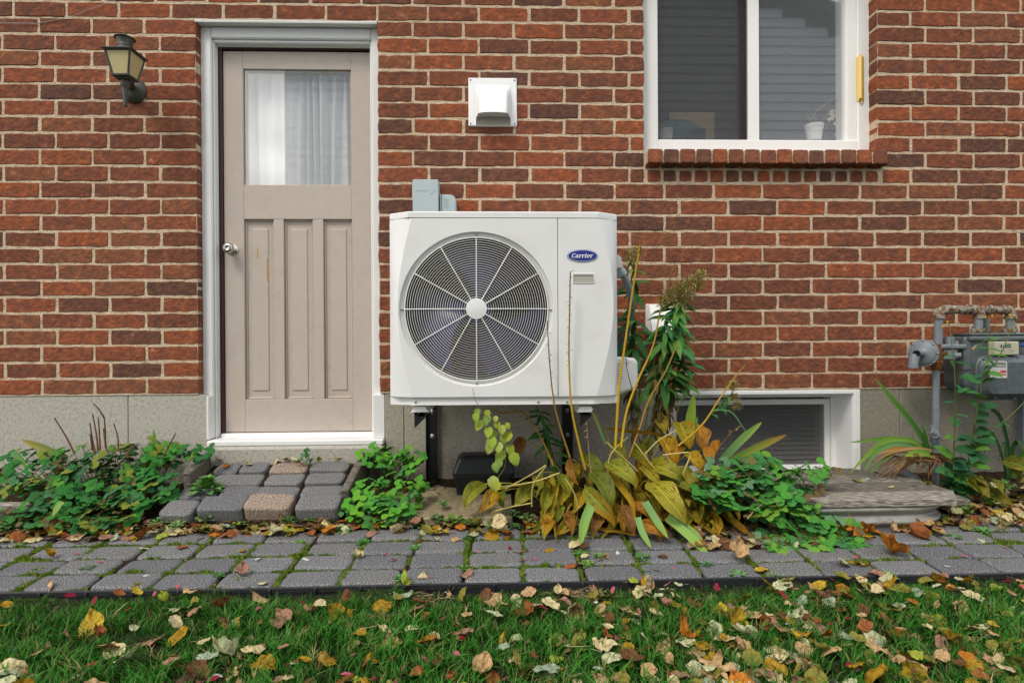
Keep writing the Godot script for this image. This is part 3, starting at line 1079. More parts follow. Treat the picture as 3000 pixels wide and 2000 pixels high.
# ---------- heat pump ----------
func heat_pump() -> void:
	var zf := 0.62
	var base := at(1476, 1186, zf)
	var t := thing("heat_pump", "white heat pump outdoor unit with a round fan guard on wall brackets", "heat pump", Vector3(base.x, base.y, zf))
	t.rotation.z = deg_to_rad(-0.1)
	# local frame: x across, y up from the bottom edge, z out of the front face
	var L := func(px: float, py: float, dz := 0.0) -> Vector2:
		var p := t.transform.affine_inverse() * at(px, py, zf + dz)
		return Vector2(p.x, p.y)
	var a: Vector2 = L.call(1137.0, 1186.0)
	var b: Vector2 = L.call(1815.0, 640.0)
	var x0 := a.x
	var x1 := b.x
	var y1 := b.y
	var seam: float = L.call(1634.5, 900.0).x
	var c: Vector2 = L.call(1396.0, 905.0)
	var R := 0.333
	var chz := -0.055
	# edge of the flat front on the left and right, bulging half way up
	var ylow := 0.036
	var fl := func(f: float) -> float: return x0 + 0.103 - 0.062 * sin(PI * clampf(f, 0, 1))
	var fr := func(f: float) -> float: return x1 - 0.102 + 0.075 * sin(PI * clampf(f * 0.95, 0, 1))
	var N := 24
	var front := MB.new()
	# left chamfer
	var rows := []
	for i in N + 1:
		var f := float(i) / N
		var y := lerpf(ylow, y1, f)
		var xm: float = fl.call(f)
		rows.append([Vector3(x0, y, chz), Vector3(lerpf(x0, xm, 0.35), y, chz * 0.42), Vector3(xm, y, 0)])
	front.grid(rows)
	# flat with the round opening: from the rim out to the outline
	var o := []
	for i in N + 1:
		o.append(Vector2(fl.call(1.0 - float(i) / N), lerpf(y1, ylow, float(i) / N)))
	for i in range(1, 13):
		o.append(Vector2(lerpf(fl.call(0.0), seam - 0.0012, i / 12.0), ylow))
	for i in range(1, N + 1):
		o.append(Vector2(seam - 0.0012, lerpf(ylow, y1, float(i) / N)))
	for i in range(1, 12):
		o.append(Vector2(lerpf(seam - 0.0012, fl.call(1.0), i / 12.0), y1))
	var inner := []
	var outer := []
	for e in o:
		var d: Vector2 = (e - c).normalized()
		inner.append(Vector3(c.x + d.x * R, c.y + d.y * R, 0))
		outer.append(Vector3(e.x, e.y, 0))
	inner.append(inner[0])
	outer.append(outer[0])
	front.grid([outer, inner])
	var case := obj("front_panel", front, M.case_white, t)
	# recessed rim and orifice
	var rim := MB.new()
	var face := Transform3D(Basis(Vector3.RIGHT, PI / 2), Vector3(c.x, c.y, 0))
	rim.lathe([Vector2(0.312, -0.035), Vector2(0.312, -0.02), Vector2(0.312, -0.02), Vector2(0.316, -0.014), Vector2(0.328, -0.0125), Vector2(0.328, -0.0125), Vector2(R + 0.0006, 0.0)], face, 72)
	obj("orifice_ring", rim, M.case_white, t)
	# service panel at the right with its chamfer
	var sp := MB.new()
	rows = []
	for i in N + 1:
		var f := float(i) / N
		var y := lerpf(ylow, y1, f)
		var xm: float = fr.call(f)
		rows.append([Vector3(seam + 0.0012, y, 0), Vector3(xm, y, 0)])
	sp.grid(rows)
	rows = []
	for i in N + 1:
		var f := float(i) / N
		var y := lerpf(ylow, y1, f)
		var xm: float = fr.call(f)
		rows.append([Vector3(xm, y, 0), Vector3(lerpf(x1, xm, 0.35), y, chz * 0.42), Vector3(x1, y, chz)])
	sp.grid(rows)
	obj("service_panel", sp, M.case_white, t)
	# ledge under the panels
	var lg := MB.new()
	var lip := [Vector3(x0, ylow, chz), Vector3(fl.call(0.0), ylow, 0), Vector3(fr.call(0.0), ylow, 0), Vector3(x1, ylow, chz)]
	var low := [Vector3(x0, ylow - 0.002, chz), Vector3(fl.call(0.0) + 0.01, ylow - 0.01, -0.014), Vector3(fr.call(0.0) - 0.01, ylow - 0.01, -0.014), Vector3(x1, ylow - 0.002, chz)]
	var foot := [Vector3(x0, 0, chz), Vector3(fl.call(0.0) + 0.01, 0, -0.012), Vector3(fr.call(0.0) - 0.01, 0, -0.012), Vector3(x1, 0, chz)]
	for i in 3:
		lg.q(low[i], lip[i], lip[i + 1], low[i + 1])
		lg.q(foot[i], low[i], low[i + 1], foot[i + 1])
	obj("base_rail", lg, M.case_white, t)
	# sides, back and bottom
	var bd := MB.new()
	var zb := -0.37
	bd.q(Vector3(x0, 0, zb), Vector3(x0, y1, zb), Vector3(x0, y1, chz), Vector3(x0, 0, chz))
	bd.q(Vector3(x1, 0, chz), Vector3(x1, y1, chz), Vector3(x1, y1, zb), Vector3(x1, 0, zb))
	bd.q(Vector3(x1, 0, zb), Vector3(x1, y1, zb), Vector3(x0, y1, zb), Vector3(x0, 0, zb))
	bd.q(Vector3(x0, 0.004, zb), Vector3(x0, 0.004, chz), Vector3(x1, 0.004, chz), Vector3(x1, 0.004, zb))
	bd.q(Vector3(x0 + 0.07, 0.004, chz), Vector3(x0 + 0.07, 0.004, -0.02), Vector3(x1 - 0.07, 0.004, -0.02), Vector3(x1 - 0.07, 0.004, chz))
	obj("cabinet", bd, M.case_white, t)
	# lid with cut corners, overhanging a little
	var ld := MB.new()
	var lx := [Vector2(x0 + 0.001, -zb), Vector2(x0 + 0.001, -chz - 0.004), Vector2(x0 + 0.088, -0.001), Vector2(x1 - 0.09, -0.001), Vector2(x1 - 0.001, -chz - 0.004), Vector2(x1 - 0.001, -zb)]
	ld.plate(lx, y1 + 0.0025, L.call(1476.0, 619.0).y, 0.005, Transform3D(Basis(Vector3.RIGHT, -PI / 2), Vector3.ZERO))
	obj("lid", ld, M.case_white, t)
	# fan, motor and coil in the dark behind the guard
	var inn := MB.new()
	inn.lathe([Vector2(0.3, -0.3), Vector2(0.306, -0.19), Vector2(0.3115, -0.034)], face, 48)
	inn.box(Vector3(x0 + 0.01, 0.02, zb + 0.02), Vector3(seam, y1 - 0.02, zb + 0.03))
	obj("fan_shroud", inn, M.black_inside, t)
	var co := MB.new()
	for i in 34:
		co.box(Vector3(c.x - 0.32, c.y - 0.33 + i * 0.02, zb + 0.031), Vector3(c.x + 0.32, c.y - 0.318 + i * 0.02, zb + 0.04))
	obj("coil", co, M.coil, t)
	for k in 3:
		var bl := MB.new()
		rows = []
		for i in 9:
			var r := lerpf(0.055, 0.298, i / 8.0)
			var row := []
			for j in 9:
				var f := j / 8.0
				var sweep: float = 1.55 - 0.35 * (1.0 - i / 8.0)
				var an := 0.35 + k * TAU / 3 + f * sweep + 0.35 * i / 8.0
				row.append(Vector3(c.x + r * cos(an), c.y + r * sin(an), -0.15 + 0.1 * (f - 0.4) + 0.012 * sin(PI * f)))
			rows.append(row)
		bl.grid(rows)
		obj("fan_blade", bl, M.fan_blue, t)
	var hb := MB.new()
	hb.lathe([Vector2(0.062, -0.19), Vector2(0.062, -0.1), Vector2(0.055, -0.085), Vector2(0.0, -0.08)], face, 24)
	obj("fan_hub", hb, M.fan_blue, t)
	var br := MB.new()
	br.box(Vector3(c.x + 0.045, c.y - 0.33, -0.3), Vector3(c.x + 0.066, c.y + 0.3, -0.28), 0.003)
	obj("motor_bracket", br, M.steel, t)
	# wire guard
	var gd := Node3D.new()
	gd.name = "fan_guard"
	t.add_child(gd)
	gd.position = Vector3(c.x, c.y, -0.006)
	gd.set_meta("label", "white wire fan guard of rings and twelve spokes")
	for i in 26:
		var r := 0.3085 - i * 0.0102
		var m := MB.new()
		var n := 72
		rows = []
		for j in n:
			var an := TAU * j / n
			var d := Vector3(cos(an), sin(an), 0)
			rows.append(m.ring(d * r + Vector3(0, 0, 0.016 * (1.0 - pow(r / 0.31, 2.0))), d, Vector3(0, 0, -1), 0.0011 if i else 0.003, 5))
		rows.append(rows[0])
		m.grid(rows, true)
		obj("ring", m, M.wire_white, gd)
	var sk := MB.new()
	sk.tube([Vector3(0.042, 0, 0.0225), Vector3(0.12, 0, 0.019), Vector3(0.2, 0, 0.0135), Vector3(0.26, 0, 0.008), Vector3(0.31, 0, 0.001)], 0.0025, 6)
	var spoke := sk.mesh()
	for i in 12:
		obj("spoke", spoke, M.wire_white, gd).rotation.z = TAU * i / 12.0
	var hc := MB.new()
	hc.lathe([Vector2(0.0455, 0.012), Vector2(0.0455, 0.022), Vector2(0.043, 0.0255), Vector2(0.0, 0.027)], Transform3D(Basis(Vector3.RIGHT, PI / 2), Vector3.ZERO), 36)
	obj("guard_hub", hc, M.case_white, gd)
	var sm := MB.new()
	sm.lathe([Vector2(0.0055, 0.0), Vector2(0.0055, 0.003), Vector2(0.004, 0.0045), Vector2(0.0015, 0.0045), Vector2(0.0015, 0.0045), Vector2(0.001, 0.002), Vector2(0.0, 0.002)], Transform3D(Basis(Vector3.RIGHT, PI / 2), Vector3.ZERO), 14)
	var screw := sm.mesh()
	for e in [[c.x, c.y + 0.3215, -0.0125], [c.x, c.y - 0.3215, -0.0125], [c.x - 0.3215, c.y, -0.0125], [c.x + 0.3215, c.y - 0.004, -0.0125]]:
		obj("screw", screw, M.steel, t).position = Vector3(e[0], e[1], e[2])
	for px in [1216.0, 1578.0, 1663.0]:
		var p: Vector2 = L.call(px, 1177.0)
		obj("screw", screw, M.steel, t).position = Vector3(p.x, p.y, -0.012)
	# badge
	var bc: Vector2 = L.call(1706.5, 749.0)
	var ell := func(rx: float, ry: float) -> Array:
		var e := []
		for i in 40:
			e.append(Vector2(bc.x + rx * cos(TAU * i / 40), bc.y + ry * sin(TAU * i / 40)))
		return e
	var bm := MB.new()
	bm.plate(ell.call(0.0665, 0.0272), 0.0, 0.0035, 0.001)
	var badge := obj("badge", bm, M.badge_blue, t)
	bm = MB.new()
	bm.plate(ell.call(0.0642, 0.0252), 0.0, 0.0041)
	obj("badge_rim", bm, M.badge_white, badge)
	bm = MB.new()
	bm.plate(ell.call(0.0622, 0.0232), 0.0, 0.0047)
	obj("badge_field", bm, M.badge_blue, badge)
	var f := SystemFont.new()
	f.font_names = PackedStringArray(["Droid Serif"])
	f.font_weight = 700
	var tm := TextMesh.new()
	tm.text = "Carrier"
	tm.font = f
	tm.font_size = 64
	tm.pixel_size = 0.0245 / 64.0
	tm.depth = 0.0012
	var lt := obj("lettering", tm, M.badge_white, badge)
	lt.transform = Transform3D(Basis(Vector3(1.02, 0, 0), Vector3(0.26, 1.02, 0), Vector3(0, 0, 1)), Vector3(bc.x - 0.001, bc.y - 0.0005, 0.0052))
	# recessed handle
	var h0: Vector2 = L.call(1676.5, 831.0)
	var h1: Vector2 = L.call(1743.0, 800.0)
	var hm := MB.new()
	frame(hm, h0, h1, 0.006, 0.006, 0.006, 0.006, -0.002, 0.0035, 0.0025)
	var hd := obj("handle", hm, M.case_white, t)
	hm = MB.new()
	var g0 := h0 + Vector2(0.006, 0.006)
	var g1 := h1 - Vector2(0.006, 0.006)
	hm.q(Vector3(g0.x, g0.y, 0.0005), Vector3(g0.x, g0.y + 0.004, 0.0004), Vector3(g1.x, g0.y + 0.004, 0.0004), Vector3(g1.x, g0.y, 0.0005))
	hm.q(Vector3(g0.x, g0.y + 0.004, 0.0004), Vector3(g0.x, g1.y, 0.0004), Vector3(g1.x, g1.y, 0.0004), Vector3(g1.x, g0.y + 0.004, 0.0004))
	frame(hm, g0, g1, 0.0015, 0.004, 0.0015, 0.0015, 0.0, 0.0034)
	obj("grip_recess", hm, M.case_shade, hd)
	# right side: cable hood and valve cover
	var sm2 := MB.new()
	sm2.plate([Vector2(0, 0.0), Vector2(0.045, 0.0), Vector2(0.04, 0.05), Vector2(0.0, 0.075)], -0.24, -0.14, 0.006, Transform3D(Basis(), Vector3(x1, L.call(1815.0, 790.0, -0.2).y, 0)))
	obj("cable_hood", sm2, M.case_white, t)
	var vc := MB.new()
	var vy: float = L.call(1830.0, 1152.0, -0.3).y
	var vx: float = L.call(1852.0, 1100.0, -0.3).x
	vc.plate([Vector2(x1, vy + 0.02), Vector2(x1 + 0.02, vy), Vector2(vx - 0.012, vy + 0.03), Vector2(vx, vy + 0.045), Vector2(vx, vy + 0.155), Vector2(vx - 0.015, vy + 0.175), Vector2(x1, vy + 0.185)], -0.36, -0.18, 0.012)
	var vo := obj("valve_cover", vc, M.case_white, t)
	var lb := MB.new()
	for i in 9:
		lb.box(Vector3(x1 + 0.012, vy + 0.145 - i * 0.011, -0.18), Vector3(x1 + 0.05 - 0.006 * (i % 3), vy + 0.149 - i * 0.011, -0.1793))
	obj("printed_lines", lb, M.print_grey, vo)

	# brackets: black wall posts, arms and gusset plates, each a thing of its own with a white rubber foot on it
	for s in [[1263.0, 1229.0, "left"], [1663.0, 1717.0, "right"]]:
		var w := at(s[0], 1300, 0.03)
		var bt := thing("wall_bracket", "black steel wall bracket with round bolts under the %s end of heat pump" % s[2], "bracket", Vector3(w.x, bed_y(0.03), 0.0))
		var m := MB.new()
		m.box(Vector3(-0.029, -0.02, -0.005), Vector3(0.029, 0.9, 0.006), 0.002)
		m.box(Vector3(-0.029, -0.02, 0.006), Vector3(-0.024, 0.9, 0.032), 0.0015)
		m.box(Vector3(0.024, -0.02, 0.006), Vector3(0.029, 0.9, 0.032), 0.0015)
		obj("post", m, M.black_metal, bt)
		var ax := at(s[1], 1200, 0.58).x - w.x
		var ay := base.y - 0.03 - bed_y(0.03)
		m = MB.new()
		m.box(Vector3(-0.02, ay - 0.028, 0.03), Vector3(0.02, ay - 0.022, 0.575), 0.0015)
		m.box(Vector3(-0.024, ay - 0.024, 0.03), Vector3(-0.02, ay + 0.004, 0.575), 0.0015)
		m.box(Vector3(0.02, ay - 0.024, 0.03), Vector3(0.024, ay + 0.004, 0.575), 0.0015)
		obj("arm", m, M.black_metal, bt).position.x = ax
		m = MB.new()
		m.plate([Vector2(-0.024, 0.0), Vector2(0.03, 0.0), Vector2(-0.024, -0.052)], -0.002, 0.003, 0.0008)
		obj("gusset", m, M.black_metal, bt).position = Vector3(ax, ay - 0.022, 0.57)
		m = MB.new()
		m.lathe([Vector2(0.0, 0.006), Vector2(0.0135, 0.006), Vector2(0.0135, 0.006), Vector2(0.0135, 0.009), Vector2(0.008, 0.0095), Vector2(0.008, 0.0095), Vector2(0.0075, 0.016), Vector2(0.003, 0.018), Vector2(0.0, 0.018)], Transform3D(Basis(Vector3.RIGHT, PI / 2), Vector3.ZERO), 16)
		var bolt := m.mesh()
		for by in [1206.0, 1278.0]:
			obj("bolt", bolt, M.steel, bt).position = Vector3(0.004, at(1263, by, 0).y - bed_y(0.03), 0.0)
		var ft := thing("rubber_foot", "white wedge shaped foot between the heat pump and its %s bracket" % s[2], "foot", Vector3(at(s[1], 1200, 0.585).x, at(s[1], 1208, 0.585).y, 0.585))
		m = MB.new()
		m.plate([Vector2(-0.041, 0), Vector2(0.041, 0), Vector2(0.036, 0.006), Vector2(0.024, 0.026), Vector2(-0.024, 0.026), Vector2(-0.034, 0.006)], -0.5, 0.0, 0.003)
		obj("pad", m, M.vent_white, ft)

# ---------- vents, boxes, conduit ----------
func vents() -> void:
	var o := at(1444, 370, 0)
	var p0 := at(1372.5, 368.5, 0.012) - o
	var p1 := at(1514, 228, 0.012) - o
	var t := thing("exhaust_hood", "square white exhaust hood screwed to the bricks above the heat pump", "exhaust vent", o)
	var m := MB.new()
	m.box(Vector3(p0.x, p0.y, -0.004), Vector3(p1.x, p1.y, 0.012), 0.004)
	obj("plate", m, M.vent_white, t)
	var h0 := at(1393, 368, 0.06) - o
	var h1 := at(1496, 250, 0.012) - o
	var ym := at(1444, 332, 0.085).y - o.y
	m = MB.new()
	# bowed hood: sides, sloping top and arched mouth
	var rows := []
	for i in 7:
		var f := i / 6.0
		var row := []
		for j in 13:
			var g := j / 12.0
			var e := pow(absf(g * 2 - 1), 16.0)
			row.append(Vector3(lerpf(h0.x, h1.x, g), lerpf(h1.y, ym + 0.004 * (1.0 - pow(g * 2 - 1, 2.0)), f), 0.012 + (0.02 + 0.055 * pow(f, 0.6) + 0.008 * (1.0 - pow(g * 2 - 1, 2.0))) * (1.0 - e * 0.92) * minf(1.0, 0.15 + f * 3.0)))
		rows.append(row)
	m.grid(rows)
	m.q(Vector3(h0.x, p0.y + 0.002, 0.011), Vector3(h0.x, ym, 0.011), Vector3(h0.x + 0.002, ym, 0.03), Vector3(h0.x + 0.002, p0.y + 0.002, 0.02))
	m.q(Vector3(h1.x - 0.002, p0.y + 0.002, 0.02), Vector3(h1.x - 0.002, ym, 0.03), Vector3(h1.x, ym, 0.011), Vector3(h1.x, p0.y + 0.002, 0.011))
	obj("hood", m, M.vent_white, t)
	m = MB.new()
	m.box(Vector3(h0.x + 0.001, p0.y + 0.003, 0.0125), Vector3(h1.x - 0.001, ym + 0.01, 0.0135))
	obj("flap", m, M.case_shade, t)
	m = MB.new()
	m.lathe([Vector2(0.004, 0.0), Vector2(0.004, 0.003), Vector2(0.0, 0.0035)], Transform3D(Basis(Vector3.RIGHT, PI / 2), Vector3.ZERO), 10)
	var sc := m.mesh()
	var blue := mat(0.03, 0.16, 0.22, 0.4, 0.4)
	for x in [p0.x + 0.012, p1.x - 0.012]:
		for y in [p0.y + 0.012, p1.y - 0.013]:
			obj("screw", sc, blue, t).position = Vector3(x, y, 0.012)

	o = at(1940, 990, 0)
	t = thing("dryer_vent", "weathered white vent hood on bricks half hidden behind tall green plants", "exhaust vent", o)
	m = MB.new()
	p0 = at(1893, 982, 0.015) - o
	p1 = at(1992, 890, 0.015) - o
	m.box(Vector3(p0.x, p0.y, -0.004), Vector3(p1.x, p1.y, 0.02), 0.005)
	obj("plate", m, M.white_paint, t)
	m = MB.new()
	m.plate([Vector2(0.02, p1.y - 0.004), Vector2(0.075, p0.y + 0.02), Vector2(0.07, p0.y + 0.008), Vector2(0.02, p0.y + 0.01)], p0.x + 0.018, p1.x - 0.012, 0.006, Transform3D(Basis(Vector3(0, 0, 1), Vector3(0, 1, 0), Vector3(1, 0, 0)), Vector3.ZERO))
	obj("hood", m, M.vent_white, t)

	o = at(1247, 640, 0)
	t = thing("disconnect_box", "grey rectangular electrical disconnect box above the left end of heat pump", "electrical box", o)
	m = MB.new()
	p0 = at(1209, 680, 0.1) - o
	p1 = at(1284, 525, 0.1) - o
	m.box(Vector3(p0.x, p0.y, -0.004), Vector3(p1.x, p1.y, 0.1), 0.004)
	obj("cover", m, M.pvc_grey, t)
	var f := SystemFont.new()
	f.font_names = PackedStringArray(["Droid Sans"])
	f.font_weight = 700
	var tm := TextMesh.new()
	tm.text = "Connection"
	tm.font = f
	tm.font_size = 48
	tm.pixel_size = 0.0135 / 48.0
	tm.depth = 0.0012
	var lt := obj("embossed_lettering", tm, M.pvc_grey, t)
	lt.position = Vector3((p0.x + p1.x) * 0.5 - 0.014, at(1240, 557.5, 0.1).y - o.y, 0.1004)
	m = MB.new()
	var ax := at(1276, 556.5, 0.1) - o
	for s in [1.0, -1.0]:
		m.box(Vector3(-0.022 if s > 0 else -0.038, -0.0018, 0), Vector3(0, 0.0018, 0.0013), 0.0, Transform3D(Basis(Vector3.BACK, -0.62 * s), Vector3(ax.x, ax.y, 0.1)))
	obj("embossed_arrow", m, M.pvc_grey, t)

	o = at(1312, 640, 0)
	t = thing("outlet_cover", "small grey weatherproof outlet cover right beside the disconnect box", "outlet cover", o)
	p0 = at(1289, 680, 0.075) - o
	p1 = at(1336, 569, 0.075) - o
	m = MB.new()
	var out := [Vector2(p0.x + 0.007, p0.y), Vector2(p1.x, p0.y), Vector2(p1.x, p1.y - 0.04)]
	for i in 7:
		var an := i / 6.0 * PI / 2
		out.append(Vector2(p1.x - 0.036 + 0.036 * cos(an), p1.y - 0.036 + 0.036 * sin(an)))
	out.append(Vector2(p0.x + 0.007, p1.y))
	m.plate(out, -0.004, 0.075, 0.006)
	obj("cover", m, M.pvc_grey, t)
	m = MB.new()
	m.box(Vector3(p0.x, p0.y, -0.004), Vector3(p0.x + 0.0068, p1.y + 0.003, 0.077), 0.002)
	obj("hinge", m, M.pvc_grey, t)
	m = MB.new()
	for i in 6:
		m.box(Vector3(p0.x + 0.018 + 0.004 * (i % 2), p1.y - 0.028 - i * 0.009, 0.075), Vector3(p0.x + 0.05 - 0.003 * (i % 3), p1.y - 0.0265 - i * 0.009, 0.0756))
	obj("moulded_lines", m, M.conduit, t)

	t = thing("thin_wire", "thin pale wire slanting across the bricks above the wall lantern", "wire", at(180, 40, 0.01))
	m = MB.new()
	m.tube([at(-20, 67, 0.006) - t.position, at(110, 68, 0.006) - t.position, at(200, 50, 0.008) - t.position, at(330, 2, 0.006) - t.position, at(350, -10, 0.006) - t.position], 0.0011, 5)
	obj("strand", m, M.pvc_grey, t)
	t = thing("ground_pipe", "short grey pipe curving out of the soil beneath the daylily leaves", "pipe", at(2640, 1405, 0.2))
	m = MB.new()
	m.tube(smooth([at(2610, 1385, 0.06) - t.position, at(2632, 1378, 0.12) - t.position, at(2655, 1388, 0.18) - t.position, at(2690, 1412, 0.22) - t.position], 4), 0.024, 14)
	obj("pipe", m, M.pipe, t)

	# grey conduit from the cable hood down behind the unit
	t = thing("conduit", "grey flexible conduit curving down the right side of the heat pump", "conduit", at(1822, 800, 0.42))
	m = MB.new()
	var org := t.position
	m.tube([at(1812, 786, 0.43) - org, at(1826, 806, 0.43) - org], 0.0225, 14)
	m.tube([at(1816, 792, 0.43) - org, at(1822, 800, 0.43) - org], 0.0245, 14)
	obj("connector", m, M.pvc_grey, t)
	m = MB.new()
	var path := []
	for e in [[1822, 800, 0.43], [1836, 826, 0.42], [1846, 856, 0.4], [1851, 888, 0.37], [1850, 920, 0.33], [1842, 955, 0.28], [1828, 990, 0.2], [1815, 1015, 0.1], [1808, 1030, 0.02]]:
		path.append(at(e[0], e[1], e[2]) - org)
	m.tube(smooth(path, 4), 0.0165, 12)
	obj("hose", m, M.conduit, t)

func smooth(path: Array, k: int) -> Array:
	var out := []
	for i in path.size() - 1:
		var a: Vector3 = path[maxi(i - 1, 0)]
		var b: Vector3 = path[i]
		var c: Vector3 = path[i + 1]
		var d: Vector3 = path[mini(i + 2, path.size() - 1)]
		for j in k:
			out.append(b.cubic_interpolate(c, a, d, float(j) / k))
	out.append(path[-1])
	return out

# ---------- wall lantern ----------
func lantern() -> void:
	var o := at(392, 266, 0)
	var t := thing("wall_lantern", "weathered dark metal wall lantern with amber glass panes left of the door", "wall lantern", o)
	var m := MB.new()
	var face := Transform3D(Basis(Vector3.RIGHT, PI / 2), Vector3.ZERO)
	m.lathe([Vector2(0.0, 0.0), Vector2(0.066, 0.0), Vector2(0.066, 0.0), Vector2(0.066, 0.008), Vector2(0.058, 0.014), Vector2(0.058, 0.014), Vector2(0.054, 0.02), Vector2(0.04, 0.03), Vector2(0.02, 0.036), Vector2(0.0, 0.038)], face, 28)
	obj("back_plate", m, M.lantern, t)
	var zc := 0.205
	var cx := at(366, 260, zc).x - o.x
	var Y := func(py: float) -> float: return at(360, py, zc).y - o.y
	m = MB.new()
	m.tube([Vector3(0, 0.0, 0.02), Vector3(cx * 0.4, 0.015, 0.09), Vector3(cx * 0.9, 0.02, 0.15), Vector3(cx, 0.018, zc)], [0.02, 0.017, 0.016, 0.015], 12)
	obj("arm", m, M.lantern, t)
	m = MB.new()
	var up := Transform3D(Basis(), Vector3(cx, 0, zc))
	m.lathe([Vector2(0.0, Y.call(313.0)), Vector2(0.007, Y.call(312.0)), Vector2(0.01, Y.call(307.0)), Vector2(0.007, Y.call(303.0)), Vector2(0.009, Y.call(302.0)), Vector2(0.0135, Y.call(262.0)), Vector2(0.016, Y.call(256.0)), Vector2(0.022, Y.call(250.0)), Vector2(0.022, Y.call(240.0)), Vector2(0.015, Y.call(234.0)), Vector2(0.03, Y.call(230.0))], up, 18)
	obj("stem", m, M.lantern, t)
	var yb: float = Y.call(228.0)
	var yt: float = Y.call(158.0)
	m = MB.new()
	m.box(Vector3(cx - 0.043, yb - 0.006, zc - 0.043), Vector3(cx + 0.043, yb, zc + 0.043), 0.003)
	m.box(Vector3(cx - 0.03, yb - 0.014, zc - 0.03), Vector3(cx + 0.03, yb - 0.006, zc + 0.03), 0.003)
	obj("base", m, M.lantern, t)
	# cage: four corner bars and rails, a pane in each side
	var lo := 0.037
	var hi := 0.06
	m = MB.new()
	for s in [[1, 1], [1, -1], [-1, 1], [-1, -1]]:
		m.tube([Vector3(cx + s[0] * lo, yb, zc + s[1] * lo), Vector3(cx + s[0] * hi, yt, zc + s[1] * hi)], 0.0062, 4)
	for k in 4:
		var r := Basis(Vector3.UP, k * PI / 2)
		m.tube([Vector3(cx, yb + 0.003, zc) + r * Vector3(-lo, 0, lo), Vector3(cx, yb + 0.003, zc) + r * Vector3(lo, 0, lo)], 0.005, 4)
		m.tube([Vector3(cx, yt - 0.004, zc) + r * Vector3(-hi, 0, hi), Vector3(cx, yt - 0.004, zc) + r * Vector3(hi, 0, hi)], 0.0055, 4)
	obj("cage", m, M.lantern, t)
	for k in 4:
		var g := MB.new()
		g.q(Vector3(-lo, 0, lo), Vector3(-hi, yt - yb, hi), Vector3(hi, yt - yb, hi), Vector3(lo, 0, lo))
		g.q(Vector3(lo, 0, lo - 0.002), Vector3(hi, yt - yb, hi - 0.002), Vector3(-hi, yt - yb, hi - 0.002), Vector3(-lo, 0, lo - 0.002))
		obj("pane", g, M.lantern_glass, t).transform = Transform3D(Basis(Vector3.UP, k * PI / 2), Vector3(cx, yb, zc))
	m = MB.new()
	var rows := []
	for e in [[0.0715, -0.003], [0.0725, 0.0], [0.0725, 0.002], [0.04, 0.017], [0.036, 0.018]]:
		rows.append([Vector3(cx - e[0], yt + e[1], zc + e[0]), Vector3(cx + e[0], yt + e[1], zc + e[0]), Vector3(cx + e[0], yt + e[1], zc - e[0]), Vector3(cx - e[0], yt + e[1], zc - e[0])])
	for i in rows.size() - 1:
		for j in 4:
			m.q(rows[i][j], rows[i + 1][j], rows[i + 1][(j + 1) % 4], rows[i][(j + 1) % 4])
	m.q(rows[0][0], rows[0][1], rows[0][2], rows[0][3])
	obj("roof", m, M.lantern, t)
	m = MB.new()
	var y2: float = Y.call(153.0) + 0.03
	m.lathe([Vector2(0.037, yt + 0.01), Vector2(0.034, y2 - 0.004)], up, 24)
	m.lathe([Vector2(0.036, y2 - 0.004), Vector2(0.033, y2 + 0.004), Vector2(0.035, y2 + 0.02), Vector2(0.038, y2 + 0.033), Vector2(0.038, y2 + 0.033), Vector2(0.047, y2 + 0.034), Vector2(0.047, y2 + 0.037), Vector2(0.047, y2 + 0.037), Vector2(0.03, y2 + 0.046), Vector2(0.006, y2 + 0.049), Vector2(0.005, y2 + 0.056), Vector2(0.007, y2 + 0.06), Vector2(0.0, y2 + 0.066)], up, 24)
	obj("chimney_cap", m, M.lantern, t)

# ---------- gas meter ----------
func bend(m: MB, pts: Array, r: float, n := 14) -> void:
	m.tube(smooth(pts, 5), r, n)

